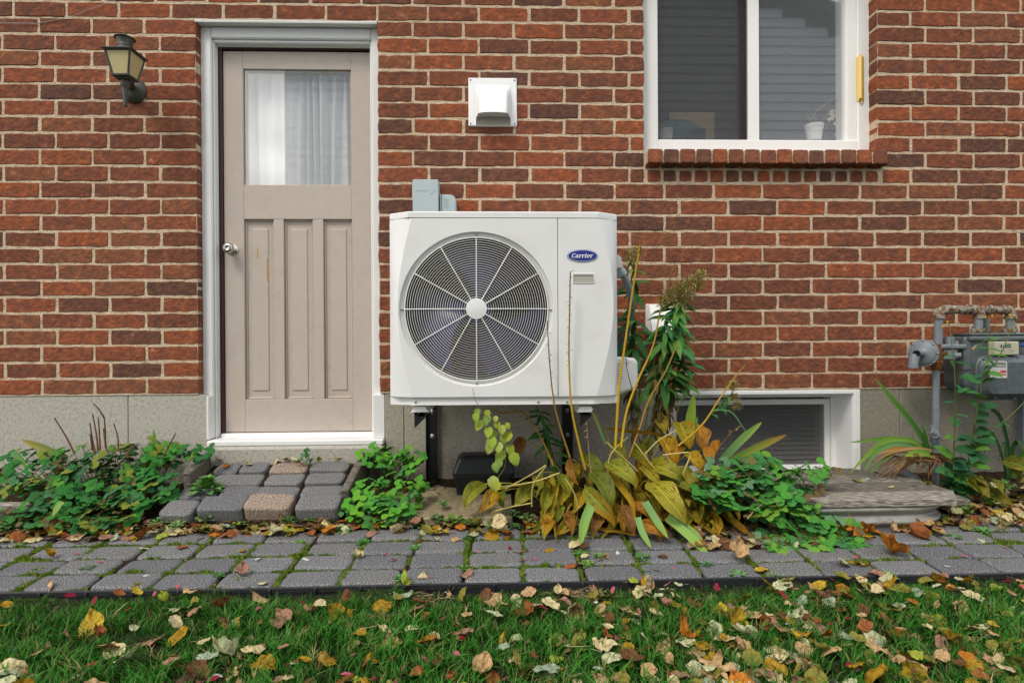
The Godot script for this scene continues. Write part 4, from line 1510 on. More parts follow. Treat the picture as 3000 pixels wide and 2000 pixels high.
func gas_meter() -> void:
	var z := 0.17
	var o := at(2742, 1430, z)
	o.y = bed_y(z)
	var t := thing("gas_meter", "grey gas meter with rusty pipes and a round regulator on its riser", "gas meter", o)
	var P := func(px: float, py: float, d := 0.0) -> Vector3: return at(px, py, z + d) - o
	var m := MB.new()
	m.tube([P.call(2741.0, 1432.0) - Vector3(0, 0.03, 0), P.call(2744.0, 1068.0)], 0.0165, 16)
	obj("riser_pipe", m, M.pipe, t)
	m = MB.new()
	m.tube([P.call(2744.0, 1084.0), P.call(2744.0, 1076.0), P.call(2745.0, 1062.0)], [0.02, 0.025, 0.026], 12)
	m.tube([P.call(2745.0, 1064.0), P.call(2747.0, 1008.0)], 0.029, 8)
	m.tube([P.call(2718.0, 1038.0), P.call(2765.0, 1036.0)], 0.03, 8)
	obj("tee", m, M.rust, t)
	m = MB.new()
	m.tube([P.call(2749.0, 1010.0), P.call(2751.0, 932.0)], 0.02, 16)
	obj("upper_pipe", m, M.pipe, t)
	m = MB.new()
	bend(m, [P.call(2751.0, 932.0), P.call(2752.0, 920.0), P.call(2757.0, 912.0), P.call(2766.0, 908.0), P.call(2778.0, 907.0)], 0.0255)
	m.tube([P.call(2775.0, 907.0), P.call(2850.0, 907.0)], 0.02, 14)
	m.tube([P.call(2784.0, 907.0), P.call(2826.0, 907.0)], [0.0225, 0.0225], 14)
	bend(m, [P.call(2848.0, 907.0), P.call(2858.0, 907.0), P.call(2867.0, 912.0), P.call(2871.0, 922.0), P.call(2871.0, 934.0)], 0.0255)
	for e in [[2776.0, 907.0, 2782.0, 907.0], [2826.0, 907.0, 2832.0, 907.0], [2844.0, 907.0, 2850.0, 907.0]]:
		m.tube([P.call(e[0], e[1]), P.call(e[2], e[3])], 0.0265, 14)
	m.tube([P.call(2751.0, 924.0), P.call(2751.0, 933.0)], 0.0275, 14)
	m.tube([P.call(2871.0, 926.0), P.call(2871.0, 933.0)], 0.0275, 14)
	obj("inlet_loop", m, M.rusty_pipe, t)
	m = MB.new()
	for e in [["swivel_pipe", 2868.0, 932.0, 2867.0, 966.0, 0.0, 0.0195], ["swivel_pipe", 2961.0, 934.0, 2961.0, 966.0, 0.0, 0.0195], ["house_pipe", 2890.0, 930.0, 2890.0, 1000.0, -0.1, 0.0165], ["union_nut", 2866.0, 962.0, 2866.0, 973.0, 0.0, 0.031], ["union_nut", 2960.0, 962.0, 2960.0, 973.0, 0.0, 0.033]]:
		m = MB.new()
		m.tube([P.call(e[1], e[2], e[5]), P.call(e[3], e[4], e[5])], e[6], 8 if e[0] == "union_nut" else 14)
		obj(e[0], m, M.rusty_pipe if e[0] == "union_nut" else M.pipe, t)
	m = MB.new()
	bend(m, [P.call(2886.0, 908.0, -0.17), P.call(2886.0, 908.0, -0.08), P.call(2887.0, 907.0, -0.02), P.call(2900.0, 907.0)], 0.023)
	m.tube([P.call(2898.0, 907.0), P.call(2940.0, 907.0)], 0.019, 14)
	m.tube([P.call(2896.0, 907.0), P.call(2903.0, 907.0)], 0.025, 14)
	m.tube([P.call(2933.0, 907.0), P.call(2940.0, 907.0)], 0.025, 14)
	bend(m, [P.call(2940.0, 907.0), P.call(2950.0, 908.0), P.call(2960.0, 914.0), P.call(2963.0, 924.0), P.call(2962.0, 935.0)], 0.026)
	m.tube([P.call(2962.0, 926.0), P.call(2962.0, 934.0)], 0.0285, 14)
	obj("outlet_loop", m, M.rusty_pipe, t)
	# body
	m = MB.new()
	var rr := func(a: Vector3, b: Vector3, r: float) -> Array:
		var out := []
		for k in 4:
			var c := Vector2(b.x - r if k in [0, 3] else a.x + r, a.y - r if k in [0, 1] else b.y + r)
			for i in 6:
				var an := k * PI / 2 + i / 5.0 * PI / 2
				out.append(c + Vector2(cos(an), sin(an)) * r)
		return out
	m.plate(rr.call(P.call(2826.0, 990.0, 0.02), P.call(3040.0, 1152.0, 0.02), 0.07), -0.12, 0.045, 0.03)
	m.plate(rr.call(P.call(2824.0, 985.0, 0.02), P.call(3040.0, 1090.0, 0.02), 0.02), -0.12, 0.04, 0.02)
	obj("body", m, M.meter, t)
	m = MB.new()
	m.box(P.call(2820.0, 1000.0) + Vector3(0, 0, -0.13), P.call(3044.0, 984.0) + Vector3(0, 0, 0.055), 0.008)
	m.box(P.call(2836.0, 985.0) + Vector3(0, 0, -0.11), P.call(3030.0, 974.0) + Vector3(0, 0, 0.035), 0.01)
	obj("top_cover", m, M.meter, t)
	m = MB.new()
	m.plate(rr.call(P.call(2874.0, 1042.0, 0.1), P.call(3060.0, 1172.0, 0.1), 0.06), 0.03, 0.075, 0.006)
	m.plate(rr.call(P.call(2880.0, 1047.0, 0.1), P.call(3055.0, 1167.0, 0.1), 0.055), 0.07, 0.105, 0.026)
	obj("front_cover", m, M.meter, t)
	m = MB.new()
	m.lathe([Vector2(0.0085, 0.0), Vector2(0.0085, 0.01), Vector2(0.005, 0.013), Vector2(0, 0.013)], Transform3D(Basis(Vector3.RIGHT, PI / 2), Vector3.ZERO), 10)
	var bolt := m.mesh()
	for e in [[2885.0, 1078.0], [2878.0, 1135.0], [2912.0, 1165.0], [2970.0, 1168.0], [2979.0, 1048.0], [2921.0, 1048.0]]:
		obj("bolt", bolt, M.meter, t).position = P.call(e[0], e[1], 0.074)
	# index
	m = MB.new()
	var i0: Vector3 = P.call(2917.0, 1040.0, 0.09)
	var i1: Vector3 = P.call(2988.0, 1000.0, 0.09)
	m.box(Vector3(i0.x, i0.y, 0.03), Vector3(i1.x, i1.y, 0.09), 0.004)
	var ib := obj("index_plate", m, M.ivory, t)
	m = MB.new()
	var w0: Vector3 = P.call(2933.0, 1017.5, 0.09)
	var w1: Vector3 = P.call(2962.0, 1010.0, 0.09)
	m.box(Vector3(w0.x, w0.y, 0.0895), Vector3(w1.x, w1.y, 0.0915))
	obj("counter", m, M.black_inside, ib)
	var f := SystemFont.new()
	f.font_names = PackedStringArray(["Droid Sans"])
	f.font_weight = 700
	var tm := TextMesh.new()
	tm.text = "0 2 4 0 9"
	tm.font = f
	tm.font_size = 32
	tm.pixel_size = 0.0105 / 32.0
	tm.depth = 0.0008
	obj("digits", tm, M.badge_white, ib).position = Vector3((w0.x + w1.x) / 2, (w0.y + w1.y) / 2, 0.092)
	m = MB.new()
	for e in [[2926.0, 1025.0, 2936.0, 1029.0], [2940.0, 1026.0, 2946.0, 1029.0], [2957.0, 1025.0, 2972.0, 1026.5], [2957.0, 1029.0, 2970.0, 1030.5]]:
		var a: Vector3 = P.call(e[0], e[3], 0.09)
		var b: Vector3 = P.call(e[2], e[1], 0.09)
		m.box(Vector3(a.x, a.y, 0.0898), Vector3(b.x, b.y, 0.0907))
	obj("index_print", m, M.print_grey, ib)
	for e in [[2908.0, 1028.0, "red", "red"], [2908.0, 1010.0, "rust", "rust"], [2992.0, 1011.0, "blue_plug", "blue"]]:
		m = MB.new()
		m.lathe([Vector2(0.0085, 0.0), Vector2(0.0085, 0.02), Vector2(0.006, 0.024), Vector2(0, 0.024)], Transform3D(Basis(Vector3.RIGHT, PI / 2), Vector3.ZERO), 12)
		obj("seal_plug", m, M[e[2]], t).position = P.call(e[0], e[1], 0.06)
	# nameplate
	m = MB.new()
	var n0: Vector3 = P.call(2904.0, 1108.0, 0.11)
	var n1: Vector3 = P.call(2954.0, 1058.0, 0.11)
	m.plate(rr.call(Vector3(n0.x, n1.y, 0), Vector3(n1.x, n0.y, 0), 0.008), 0.1, 0.1075, 0.001)
	var np := obj("nameplate", m, mat(0.6, 0.58, 0.56, 0.4), t)
	var pr := [MB.new(), MB.new()]
	for e in [[0, 2908.0, 1061.0, 2949.0, 1069.0], [0, 2910.0, 1071.5, 2949.0, 1076.0], [1, 2906.0, 1090.0, 2934.0, 1093.5], [1, 2908.0, 1095.0, 2951.0, 1099.0], [1, 2934.0, 1085.0, 2951.0, 1091.5]]:
		var a: Vector3 = P.call(e[1], e[4], 0.11)
		var b: Vector3 = P.call(e[3], e[2], 0.11)
		pr[e[0]].box(Vector3(a.x, a.y, 0.107), Vector3(b.x, b.y, 0.1082))
	obj("dark_print", pr[0], M.print_grey, np)
	obj("red_print", pr[1], M.red, np)
	# regulator: round diaphragm housing facing left and forwards
	var rg := Node3D.new()
	rg.name = "regulator"
	t.add_child(rg)
	rg.position = P.call(2706.0, 1034.0, 0.03)
	var bs := Basis(Vector3.UP, -0.95)
	rg.basis = bs * Basis(Vector3.RIGHT, PI / 2)
	m = MB.new()
	m.lathe([Vector2(0.0, -0.03), Vector2(0.03, -0.026), Vector2(0.05, -0.012), Vector2(0.058, -0.008), Vector2(0.058, -0.008), Vector2(0.07, -0.007), Vector2(0.07, 0.004), Vector2(0.07, 0.004), Vector2(0.06, 0.006), Vector2(0.06, 0.006), Vector2(0.056, 0.014), Vector2(0.03, 0.02), Vector2(0.02, 0.024), Vector2(0.017, 0.034), Vector2(0.0, 0.035)], Transform3D(), 28)
	obj("housing", m, M.pipe, rg)
	m = MB.new()
	m.tube([Vector3(0, 0.03, 0), Vector3(0, 0.085, 0)], 0.0145, 14)
	obj("spring_cap", m, M.pipe, rg)
	m = MB.new()
	m.tube([Vector3(0, 0.084, 0), Vector3(0, 0.1, 0)], 0.0155, 14)
	obj("plug", m, M.black_inside, rg)
	m = MB.new()
	m.lathe([Vector2(0.004, 0.0), Vector2(0.004, 0.008), Vector2(0, 0.009)], Transform3D(), 8)
	var rb := m.mesh()
	for k in 8:
		obj("bolt", rb, M.steel, rg).position = Vector3(cos(TAU * k / 8) * 0.065, 0.003, sin(TAU * k / 8) * 0.065)
	m = MB.new()
	m.tube([P.call(2682.0, 1040.0, 0.07), P.call(2677.0, 1060.0, 0.075), P.call(2676.0, 1078.0, 0.075)], [0.021, 0.022, 0.023], 14)
	obj("vent_spout", m, M.pipe, t)
	# valve body at the right of the tee
	m = MB.new()
	m.box(P.call(2746.0, 1022.0) + Vector3(0, 0, -0.03), P.call(2820.0, 1008.0) + Vector3(0, 0, 0.035), 0.006)
	m.box(P.call(2752.0, 1056.0) + Vector3(0, 0, -0.025), P.call(2800.0, 1018.0) + Vector3(0, 0, 0.025), 0.01)
	m.tube([P.call(2784.0, 1012.0), P.call(2786.0, 986.0)], 0.02, 14)
	m.tube([P.call(2798.0, 1042.0, 0.02), P.call(2816.0, 1040.0, 0.03)], 0.014, 12)
	m.tube([P.call(2800.0, 1014.0), P.call(2806.0, 1000.0)], 0.012, 6)
	obj("valve_body", m, M.pipe, t)
	# lever valve low on the riser
	m = MB.new()
	m.tube([P.call(2740.0, 1296.0), P.call(2740.0, 1245.0)], [0.021, 0.023], 8)
	m.tube([P.call(2740.0, 1270.0, -0.02), P.call(2740.0, 1271.0, 0.05)], 0.021, 10)
	m.box(Vector3(-0.028, -0.008, 0), Vector3(0.032, 0.008, 0.014), 0.003, Transform3D(Basis(Vector3.BACK, -0.5), P.call(2740.0, 1271.0, 0.045)))
	obj("shutoff_valve", m, M.pipe, t)
	var dr := thing("downpipe", "pale vertical trim strip at the right edge of the brick wall", "trim strip", at(2998, 1430, 0.02))
	m = MB.new()
	m.box(Vector3(-0.006, -0.1, -0.03), Vector3(0.02, 0.62, 0.012), 0.003)
	obj("strip", m, M.pipe, dr)

# ---------- window well ----------
func window_well() -> void:
	var y := 0.035
	var xr := on_y(2815, 1455, y).x
	var xl := at(2080, 1300, 0.1).x
	var t := thing("window_well", "corrugated galvanised steel window well in front of the basement window", "window well", Vector3((xl + xr) / 2, -0.1, 0))
	var m := MB.new()
	var zf := 0.625
	var hw := (xr - xl) / 2 - 0.03
	var rows := []
	for i in 90:
		var f := i / 89.0
		var row := []
		for j in 41:
			var s := j / 40.0 * 2 - 1                 # straight front with rounded corners
			var an := s * PI / 2
			var x := signf(sin(an)) * pow(absf(sin(an)), 0.45) * hw
			var zz := pow(absf(cos(an)), 0.45) * zf
			var bulge := 0.0095 * sin(f * TAU * 7.5 - 1.2)
			row.append(Vector3(x + signf(x) * bulge * minf(1.0, absf(s) * 1.5), 0.13 - f * 0.42, zz + bulge * minf(1.0, zz / 0.2)))
		rows.append(row)
	m.grid(rows)
	obj("corrugated_wall", m, M.galv, t)
	var c := thing("wooden_cover", "weathered grey plank cover lying over the window well", "cover", Vector3((xl + xr) / 2, y, 0))
	# planks run along the wall, the front one shorter at the corner
	var cuts := [0.02, 0.18, 0.33, 0.5, 0.64]
	for i in 4:
		m = MB.new()
		var z0: float = cuts[i] + 0.004
		var z1: float = cuts[i + 1] - 0.004
		var h := (xr - xl) / 2
		var e0: float = h - [0.18, 0.06, 0.0, 0.0][i]
		var e1: float = h - [0.1, 0.01, 0.0, 0.09][i]
		var out := [Vector2(-h, -z0), Vector2(-h, -z1), Vector2(e1, -z1), Vector2(e0, -z0)]
		m.plate(out, -0.012, 0.018 + [0.0, 0.002, -0.001, 0.001][i], 0.004, Transform3D(Basis(Vector3.RIGHT, -PI / 2), Vector3.ZERO))
		obj("plank", m, [M.wood_dark, M.wood, M.wood_dark, M.wood_pale][i], c)
	m = MB.new()
	m.box(Vector3((xr - xl) / 2 - 0.085, -0.016, 0.54), Vector3((xr - xl) / 2 - 0.025, 0.012, 0.632), 0.003)
	obj("block", m, M.wood_dark, c)

# ---------- box, slab ----------
func bait_box() -> void:
	var z := 0.235
	var o := at(1417, 1441, z)
	o.y = bed_y(z) + 0.012
	var t := thing("black_box", "black lidded plastic box standing on the slab under the heat pump", "plastic box", o)
	var m := MB.new()
	var w := 0.148
	var tier := func(a: Array, n: MB) -> void:
		for i in a.size() - 1:
			var p := []
			var q := []
			for s in [[-1, 1], [1, 1], [1, -1], [-1, -1]]:
				for c in 3:
					var ca: Vector2 = Vector2(s[0], s[1]) * (1.0 - 0.0)
					var cut := 0.018
					var dx: float = [cut, 0.3 * cut, 0.0][c] if s[0] * s[1] > 0 else [0.0, 0.3 * cut, cut][c]
					var dz: float = [0.0, 0.3 * cut, cut][c] if s[0] * s[1] > 0 else [cut, 0.3 * cut, 0.0][c]
					for k in 2:
						var e: Array = a[i + k]
						(p if k == 0 else q).append(Vector3(ca.x * (e[0] - dx), e[2], -0.1 + ca.y * (e[1] - dz)))
			for j in 12:
				n.q(p[j], q[j], q[(j + 1) % 12], p[(j + 1) % 12])
			if i == a.size() - 2:
				n.fan(q, true)
	tier.call([[w - 0.012, 0.088, 0.0], [w - 0.004, 0.094, 0.1]], m)
	obj("bin", m, M.box_black, t)
	m = MB.new()
	tier.call([[w + 0.006, 0.103, 0.092], [w + 0.007, 0.104, 0.112], [w + 0.002, 0.099, 0.128], [w - 0.02, 0.08, 0.178], [w - 0.026, 0.074, 0.184]], m)
	obj("lid", m, M.box_black, t)
	m = MB.new()
	m.box(Vector3(-w + 0.03, 0.18, -0.15), Vector3(w - 0.03, 0.191, -0.06), 0.006)
	m.box(Vector3(-w + 0.03, 0.165, -0.06), Vector3(-w + 0.055, 0.192, -0.02), 0.006)
	obj("lid_rib", m, M.box_black, t)
	# ribbed slab
	var s := thing("ribbed_slab", "tan ribbed slab on the soil in front of the black box", "slab", Vector3(at(1290, 1470, 0.35).x, -0.032, 0.3))
	m = MB.new()
	m.box(Vector3(-0.25, -0.08, -0.24), Vector3(0.34, 0.012, 0.2), 0.006)
	obj("slab", m, M.slab, s)
	m = MB.new()
	for j in 26:
		for i in 58:
			var x := -0.24 + i * 0.01
			var zz := -0.08 + j * 0.0106
			m.box(Vector3(x + 0.001, 0.0118, zz), Vector3(x + 0.0085, 0.0145 + rnd(-0.0008, 0.0008), zz + 0.0072))
	var rb := obj("ribs", m, M.slab, s)
	stuff(rb)
	s.rotation.x = 0.09

# ---------- ground, walk, lawn edge ----------
var bumps := noise(FastNoiseLite.TYPE_SIMPLEX_SMOOTH, 3.0, 3, 77)

func lawn_y(x: float, z: float) -> float:
	return LAWN + 0.02 * bumps.get_noise_2d(x, z) + 0.027 * (1.0 - smoothstep(1.05, 1.4, z))

func paver_mesh(w: float, d: float, h := 0.05, round := 0.02) -> ArrayMesh:
	var m := MB.new()
	var o := []
	for k in 4:
		var sx: float = [1, -1, -1, 1][k]
		var sy: float = [1, 1, -1, -1][k]
		for i in 3:
			var an := k * PI / 2 + i / 2.0 * PI / 2
			o.append(Vector2(sx * (w / 2 - round) + cos(an) * round + rnd(-0.002, 0.002), sy * (d / 2 - round) + sin(an) * round + rnd(-0.002, 0.002)))
	var rows := []
	for e in [[0.0, -h], [0.0, -0.011], [0.0025, -0.005], [0.008, -0.0015], [0.016, 0.0]]:
		rows.append(m.inset(o, e[0]).map(func(a): return Vector3(a.x, e[1], -a.y)))
	m.grid(rows, true)
	m.fan(rows[-1], true)
	return m.mesh()

func ground() -> void:
	var m := MB.new()
	m.q(Vector3(-60, LAWN - 0.03, 60), Vector3(-60, LAWN - 0.03, -60), Vector3(60, LAWN - 0.03, -60), Vector3(60, LAWN - 0.03, 60))
	setting("ground", m, M.turf)
	m = MB.new()
	var rows := []
	for i in 24:
		var z := -0.02 + i * 0.026
		var row := []
		for j in 150:
			var x := -3.6 + j * 0.0485
			row.append(Vector3(x, minf(bed_y(z), path_y(maxf(z, 0.5)) - 0.006 if z > 0.5 else 1.0) + 0.012 * bumps.get_noise_2d(x * 2, z * 2) - (0.012 if z > 0.5 else 0.0), z))
		rows.append(row)
	rows.reverse()
	m.grid(rows)
	setting("flower_bed", m, M.soil)
	m = MB.new()
	rows = []
	for i in 22:
		var z := 1.07 + i * 0.12
		var row := []
		for j in 120:
			var x := -3.6 + j * 0.0605
			row.append(Vector3(x, lawn_y(x, z) - 0.003, z))
		rows.append(row)
	rows.reverse()
	m.grid(rows)
	setting("lawn", m, M.turf)
	# walk: bedding sheet with the pavers as its pieces
	m = MB.new()
	rows = []
	for i in 8:
		var z := 1.066 - i * 0.09
		var row := []
		for j in 40:
			var x := -3.6 + j * 0.185
			row.append(Vector3(x, path_y(z) - 0.014 + 0.004 * bumps.get_noise_2d(x * 3, z * 3), z))
		rows.append(row)
	m.grid(rows)
	var walk := setting("paver_path", m, M.soil)
	var shapes := []
	for i in 8:
		shapes.append(paver_mesh(0.2085, 0.1205, 0.05, 0.024))
	var tilt := Basis(Vector3.RIGHT, atan(0.053))
	var x_ref := on_y(1355, 1690, -0.1).x
	var joint := []
	var tints := []
	for r in range(-1, 4):
		var z := 0.525 + 0.132 * (r + 0.5)
		for i in range(-16, 16):
			var x := x_ref + 0.221 * (i + 0.5) + (3 - r) * 0.006 + 0.006 * sin(i * 2.3 + r)
			if r == -1 and x < 1.75:
				continue
			if absf(x) > 2.6:
				continue
			var o := obj("paver", shapes[rng.randi() % 8], M["paver%d" % (rng.randi() % 5)], walk)
			o.transform = Transform3D(tilt * Basis(Vector3.UP, rnd(-0.025, 0.025)) * Basis(Vector3.BACK, rnd(-0.012, 0.012)) * Basis(Vector3.RIGHT, rnd(-0.012, 0.012)), Vector3(x, path_y(z) + rnd(-0.003, 0.004), z))
			# moss and crumbs gather in the joints
			for k in 46:
				var side := rng.randf() < 0.45
				var f := rnd(-0.5, 0.5)
				var p := Vector3(x + (0.11 if side else f * 0.21), 0, z + (f * 0.13 if side else 0.066))
				var lush := bumps.get_noise_2d(p.x * 1.6 + 9.0, p.z * 1.6)
				if lush < -0.2:
					continue
				p += Vector3(rnd(-0.006, 0.006), 0, rnd(-0.006, 0.006))
				if p.z > 1.05:
					continue
				p.y = path_y(p.z) - 0.009 + 0.005 * maxf(lush, 0.0)
				var s := rnd(0.5, 1.0) * (0.75 + lush)
				joint.append(Transform3D(Basis(Vector3.UP, rnd(0, TAU)).scaled(Vector3(s, s * rnd(0.7, 1.2), s)), p))
				var g := rnd(0.7, 1.2)
				tints.append(Color(0.085 * g, 0.15 * g, 0.012) if rng.randf() < 0.75 else Color(0.16 * g, 0.2 * g, 0.04))
	var tuft := MB.new()
	tuft.lathe([Vector2(0.011, -0.004), Vector2(0.0095, 0.003), Vector2(0.005, 0.0075), Vector2(0, 0.009)], Transform3D(), 6)
	for i in 7:
		var a := i * TAU / 7
		var o := Vector3(cos(a), 0, sin(a)) * 0.007
		tuft.blade([o, o * 1.3 + Vector3(0, 0.008, 0), o * 1.7 + Vector3(0, 0.014, 0)], [0.0016, 0.0016, 0.0003], Vector3(-sin(a), 0, cos(a)), 0.0, null, 0.0, 3)
	scatter("moss", tuft, M.moss, joint, tints)
	landing()
	edging()

func landing() -> void:
	# pavers of the small sloping apron in front of the door
	var m := MB.new()
	var z0 := 0.05
	var z1 := 0.49
	var yy := func(z: float) -> float: return 0.135 - 0.31 * (z - 0.06)
	var xl := on_y(545, 1440, 0.05).x
	var xr := on_y(1003, 1440, 0.05).x
	m.q(Vector3(xl, yy.call(z1) - 0.05, z1), Vector3(xl, yy.call(z0) - 0.02, z0), Vector3(xr, yy.call(z0) - 0.02, z0), Vector3(xr, yy.call(z1) - 0.05, z1))
	m.q(Vector3(xl, -0.2, z1), Vector3(xl, yy.call(z1) - 0.05, z1), Vector3(xr, yy.call(z1) - 0.05, z1), Vector3(xr, -0.2, z1))
	var la := setting("landing", m, M.soil)
	var tilt := Basis(Vector3.RIGHT, 0.3)
	# [left px, right px, py, z, shape tone]
	var rows := [[0.115, 0.105, [[628, 702], [704, 786], [790, 905], [908, 1024]]], [0.222, 0.105, [[545, 618], [622, 770], [775, 890], [893, 1012]]], [0.332, 0.105, [[520, 640], [644, 758], [742, 876], [880, 1004]]], [0.445, 0.12, [[473, 575], [582, 722], [718, 858], [866, 998]]]]
	for r in rows.size():
		var z: float = rows[r][0]
		for e in rows[r][2]:
			var y: float = yy.call(z)
			var a := at(e[0], 1400, z).x
			var b := at(e[1], 1400, z).x
			var o := obj("paver", paver_mesh(b - a - 0.006, rows[r][1] - 0.004, 0.075, 0.026), M.paver_tan if (e[0] == 718 or e[0] == 790) else M["paver%d" % (rng.randi() % 5)], la)
			var lift: float = 0.018 if r == 3 and e[0] != 473 else 0.0
			o.transform = Transform3D(tilt * Basis(Vector3.RIGHT, rnd(-0.05, 0.04) + (0.06 if r == 3 else 0.0)) * Basis(Vector3.UP, rnd(-0.03, 0.03)) * Basis(Vector3.BACK, rnd(-0.03, 0.03)), Vector3((a + b) / 2, y + lift + rnd(-0.004, 0.004), z))
	for s in [["left", 606.0, 1336.0, 546.0, 1384.0], ["right", 1068.0, 1322.0, 1008.0, 1436.0]]:
		var p := at(s[1], s[2], 0.07)
		var q := at(s[3], s[4], 0.42 if s[0] == "right" else 0.3)
		var t := thing("edging_board", "weathered wooden edging board on the %s side of the door landing" % s[0], "board", p)
		m = MB.new()
		var d := q - p
		var len := d.length()
		var bs := Basis.looking_at(-d.normalized(), Vector3.UP)
		m.box(Vector3(-0.019, -0.13, 0), Vector3(0.019, 0.0, len), 0.004, Transform3D(Basis(), Vector3.ZERO))
		var o := obj("board", m, M.wood_dark, t)
		o.basis = bs
	# a longer timber at the left edge, mostly under leaves
	var p2 := at(-150, 1478, 0.46)
	var t2 := thing("edging_board", "weathered grey timber lying on leaves at the far left of the flower bed", "board", p2)
	m = MB.new()
	m.box(Vector3(0, -0.06, -0.04), Vector3(0.33, 0.0, 0.0), 0.005)
	obj("board", m, M.wood_pale, t2).rotation = Vector3(0, 0.05, -0.02)

func edging() -> void:
	var t := thing("lawn_edging", "black ribbed plastic lawn edging strip between the pavers and the lawn", "lawn edging", Vector3(0, LAWN, 1.062))
	var y1 := path_y(1.06) + 0.003 - LAWN
	var m := MB.new()
	var rows := [[], [], [], []]
	for j in 80:
		var x := -2.6 + j * 0.066
		var w := 0.005 * sin(x * 2.1) + 0.003 * sin(x * 5.3)
		for k in 4:
			rows[k].append(Vector3(x, [-0.06, y1 - 0.003, y1, -0.06][k] + 0.004 * sin(x * 1.7), [0.0035, 0.0035, -0.0035, -0.0035][k] + w))
	for k in 3:
		m.grid([rows[k], rows[k + 1]])
	obj("strip", m, M.edging, t)
	m = MB.new()
	m.box(Vector3(-0.004, -0.06, 0.0), Vector3(0.004, y1 - 0.002, 0.009), 0.0015)
	var rib := m.mesh()
	for i in 26:
		var x := -2.05 + i * 0.1165 * 1.35
		obj("rib", rib, M.edging, t).position = Vector3(x, 0.004 * sin(x * 1.7), 0.0036 + 0.005 * sin(x * 2.1) + 0.003 * sin(x * 5.3))
	# connector peg where two lengths overlap
	m = MB.new()
	var px := on_y(1612, 1705, -0.12).x
	m.box(Vector3(px, -0.06, 0.004), Vector3(px + 0.032, y1 + 0.004, 0.012), 0.002)
	m.tube([Vector3(px + 0.02, -0.05, 0.016), Vector3(px + 0.02, y1 - 0.012, 0.014)], 0.006, 8)
	obj("joining_clip", m, M.edging, t)

# ---------- grass ----------
func grass() -> void:
	var tufts := []
	for k in 4:
		var m := MB.new()
		for i in 8:
			var a := rnd(0, TAU)
			var o := Vector3(rnd(-0.011, 0.011), -0.004, rnd(-0.011, 0.011))
			var h := rnd(0.022, 0.062)
			var lean := Vector3(cos(a), 0, sin(a)) * h * rnd(0.25, 0.95)
			m.blade([o, o + lean * 0.35 + Vector3(0, h * 0.6, 0), o + lean + Vector3(0, h * rnd(0.75, 1.0), 0)], [0.0015, 0.0014, 0.0002], Vector3(-sin(a), 0, cos(a)).rotated(Vector3.UP, rnd(-0.7, 0.7)), 0.25, null, 0.0, 3)
		tufts.append(m.mesh())
	var places := [[], [], [], []]
	var tints := [[], [], [], []]
	var count := 0
	for i in 19000:
		var z := 1.075 + pow(rng.randf(), 1.5) * 1.7
		var x := rnd(-2.5, 2.6)
		var wear := bumps.get_noise_2d(x * 0.9 + 40, z * 0.9)
		if z < 1.14 and rng.randf() < 0.8:
			continue
		if wear < -0.28 and rng.randf() < 0.5:
			continue
		var k := rng.randi() % 4
		var s := rnd(0.7, 1.15) * (1.0 + 0.3 * wear) * lerpf(0.4, 1.0, smoothstep(1.07, 1.26, z))
		places[k].append(Transform3D(Basis(Vector3.UP, rnd(0, TAU)).scaled(Vector3.ONE * s), Vector3(x, lawn_y(x, z) - 0.003, z)))
		var g := rnd(0.5, 1.35)
		var dry := rng.randf() < 0.05
		tints[k].append(Color(0.3 * g, 0.24 * g, 0.11 * g) if dry else Color(0.036 * g, 0.17 * g * (1 + 0.25 * wear), 0.018 * g).lerp(Color(0.14, 0.24, 0.06), pow(rng.randf(), 2.5) * 0.7))
	for k in 4:
		scatter("grass", tufts[k], M.grass, places[k], tints[k])
	# dead straw along the edging
	var st := MB.new()
	for i in 420:
		var c: float = [on_y(1230, 1725, LAWN).x, on_y(1700, 1730, LAWN).x, on_y(1150, 1810, LAWN).x][i % 3]
		var z: float = [1.1, 1.1, 1.24][i % 3]
		st.col = Color(0.34, 0.26, 0.15) * rnd(0.6, 1.2)
		var o := Vector3(c + rng.randfn(0, 0.045), LAWN + rnd(0.0, 0.025), z + rng.randfn(0, 0.014))
		var d := Vector3(rng.randfn(0, 0.03), rnd(-0.01, 0.02), rng.randfn(0, 0.02))
		st.blade([o - d, o + Vector3(0, 0.004, 0), o + d], [0.001, 0.001, 0.0005], Vector3(d.z, 0.01, -d.x), 0.0, null, 0.0, 3)
	var o2 := obj("dead_grass", st, M.stalk)
	tag(o2, "tufts of dead straw along the black lawn edging", "dead grass")
	stuff(o2)

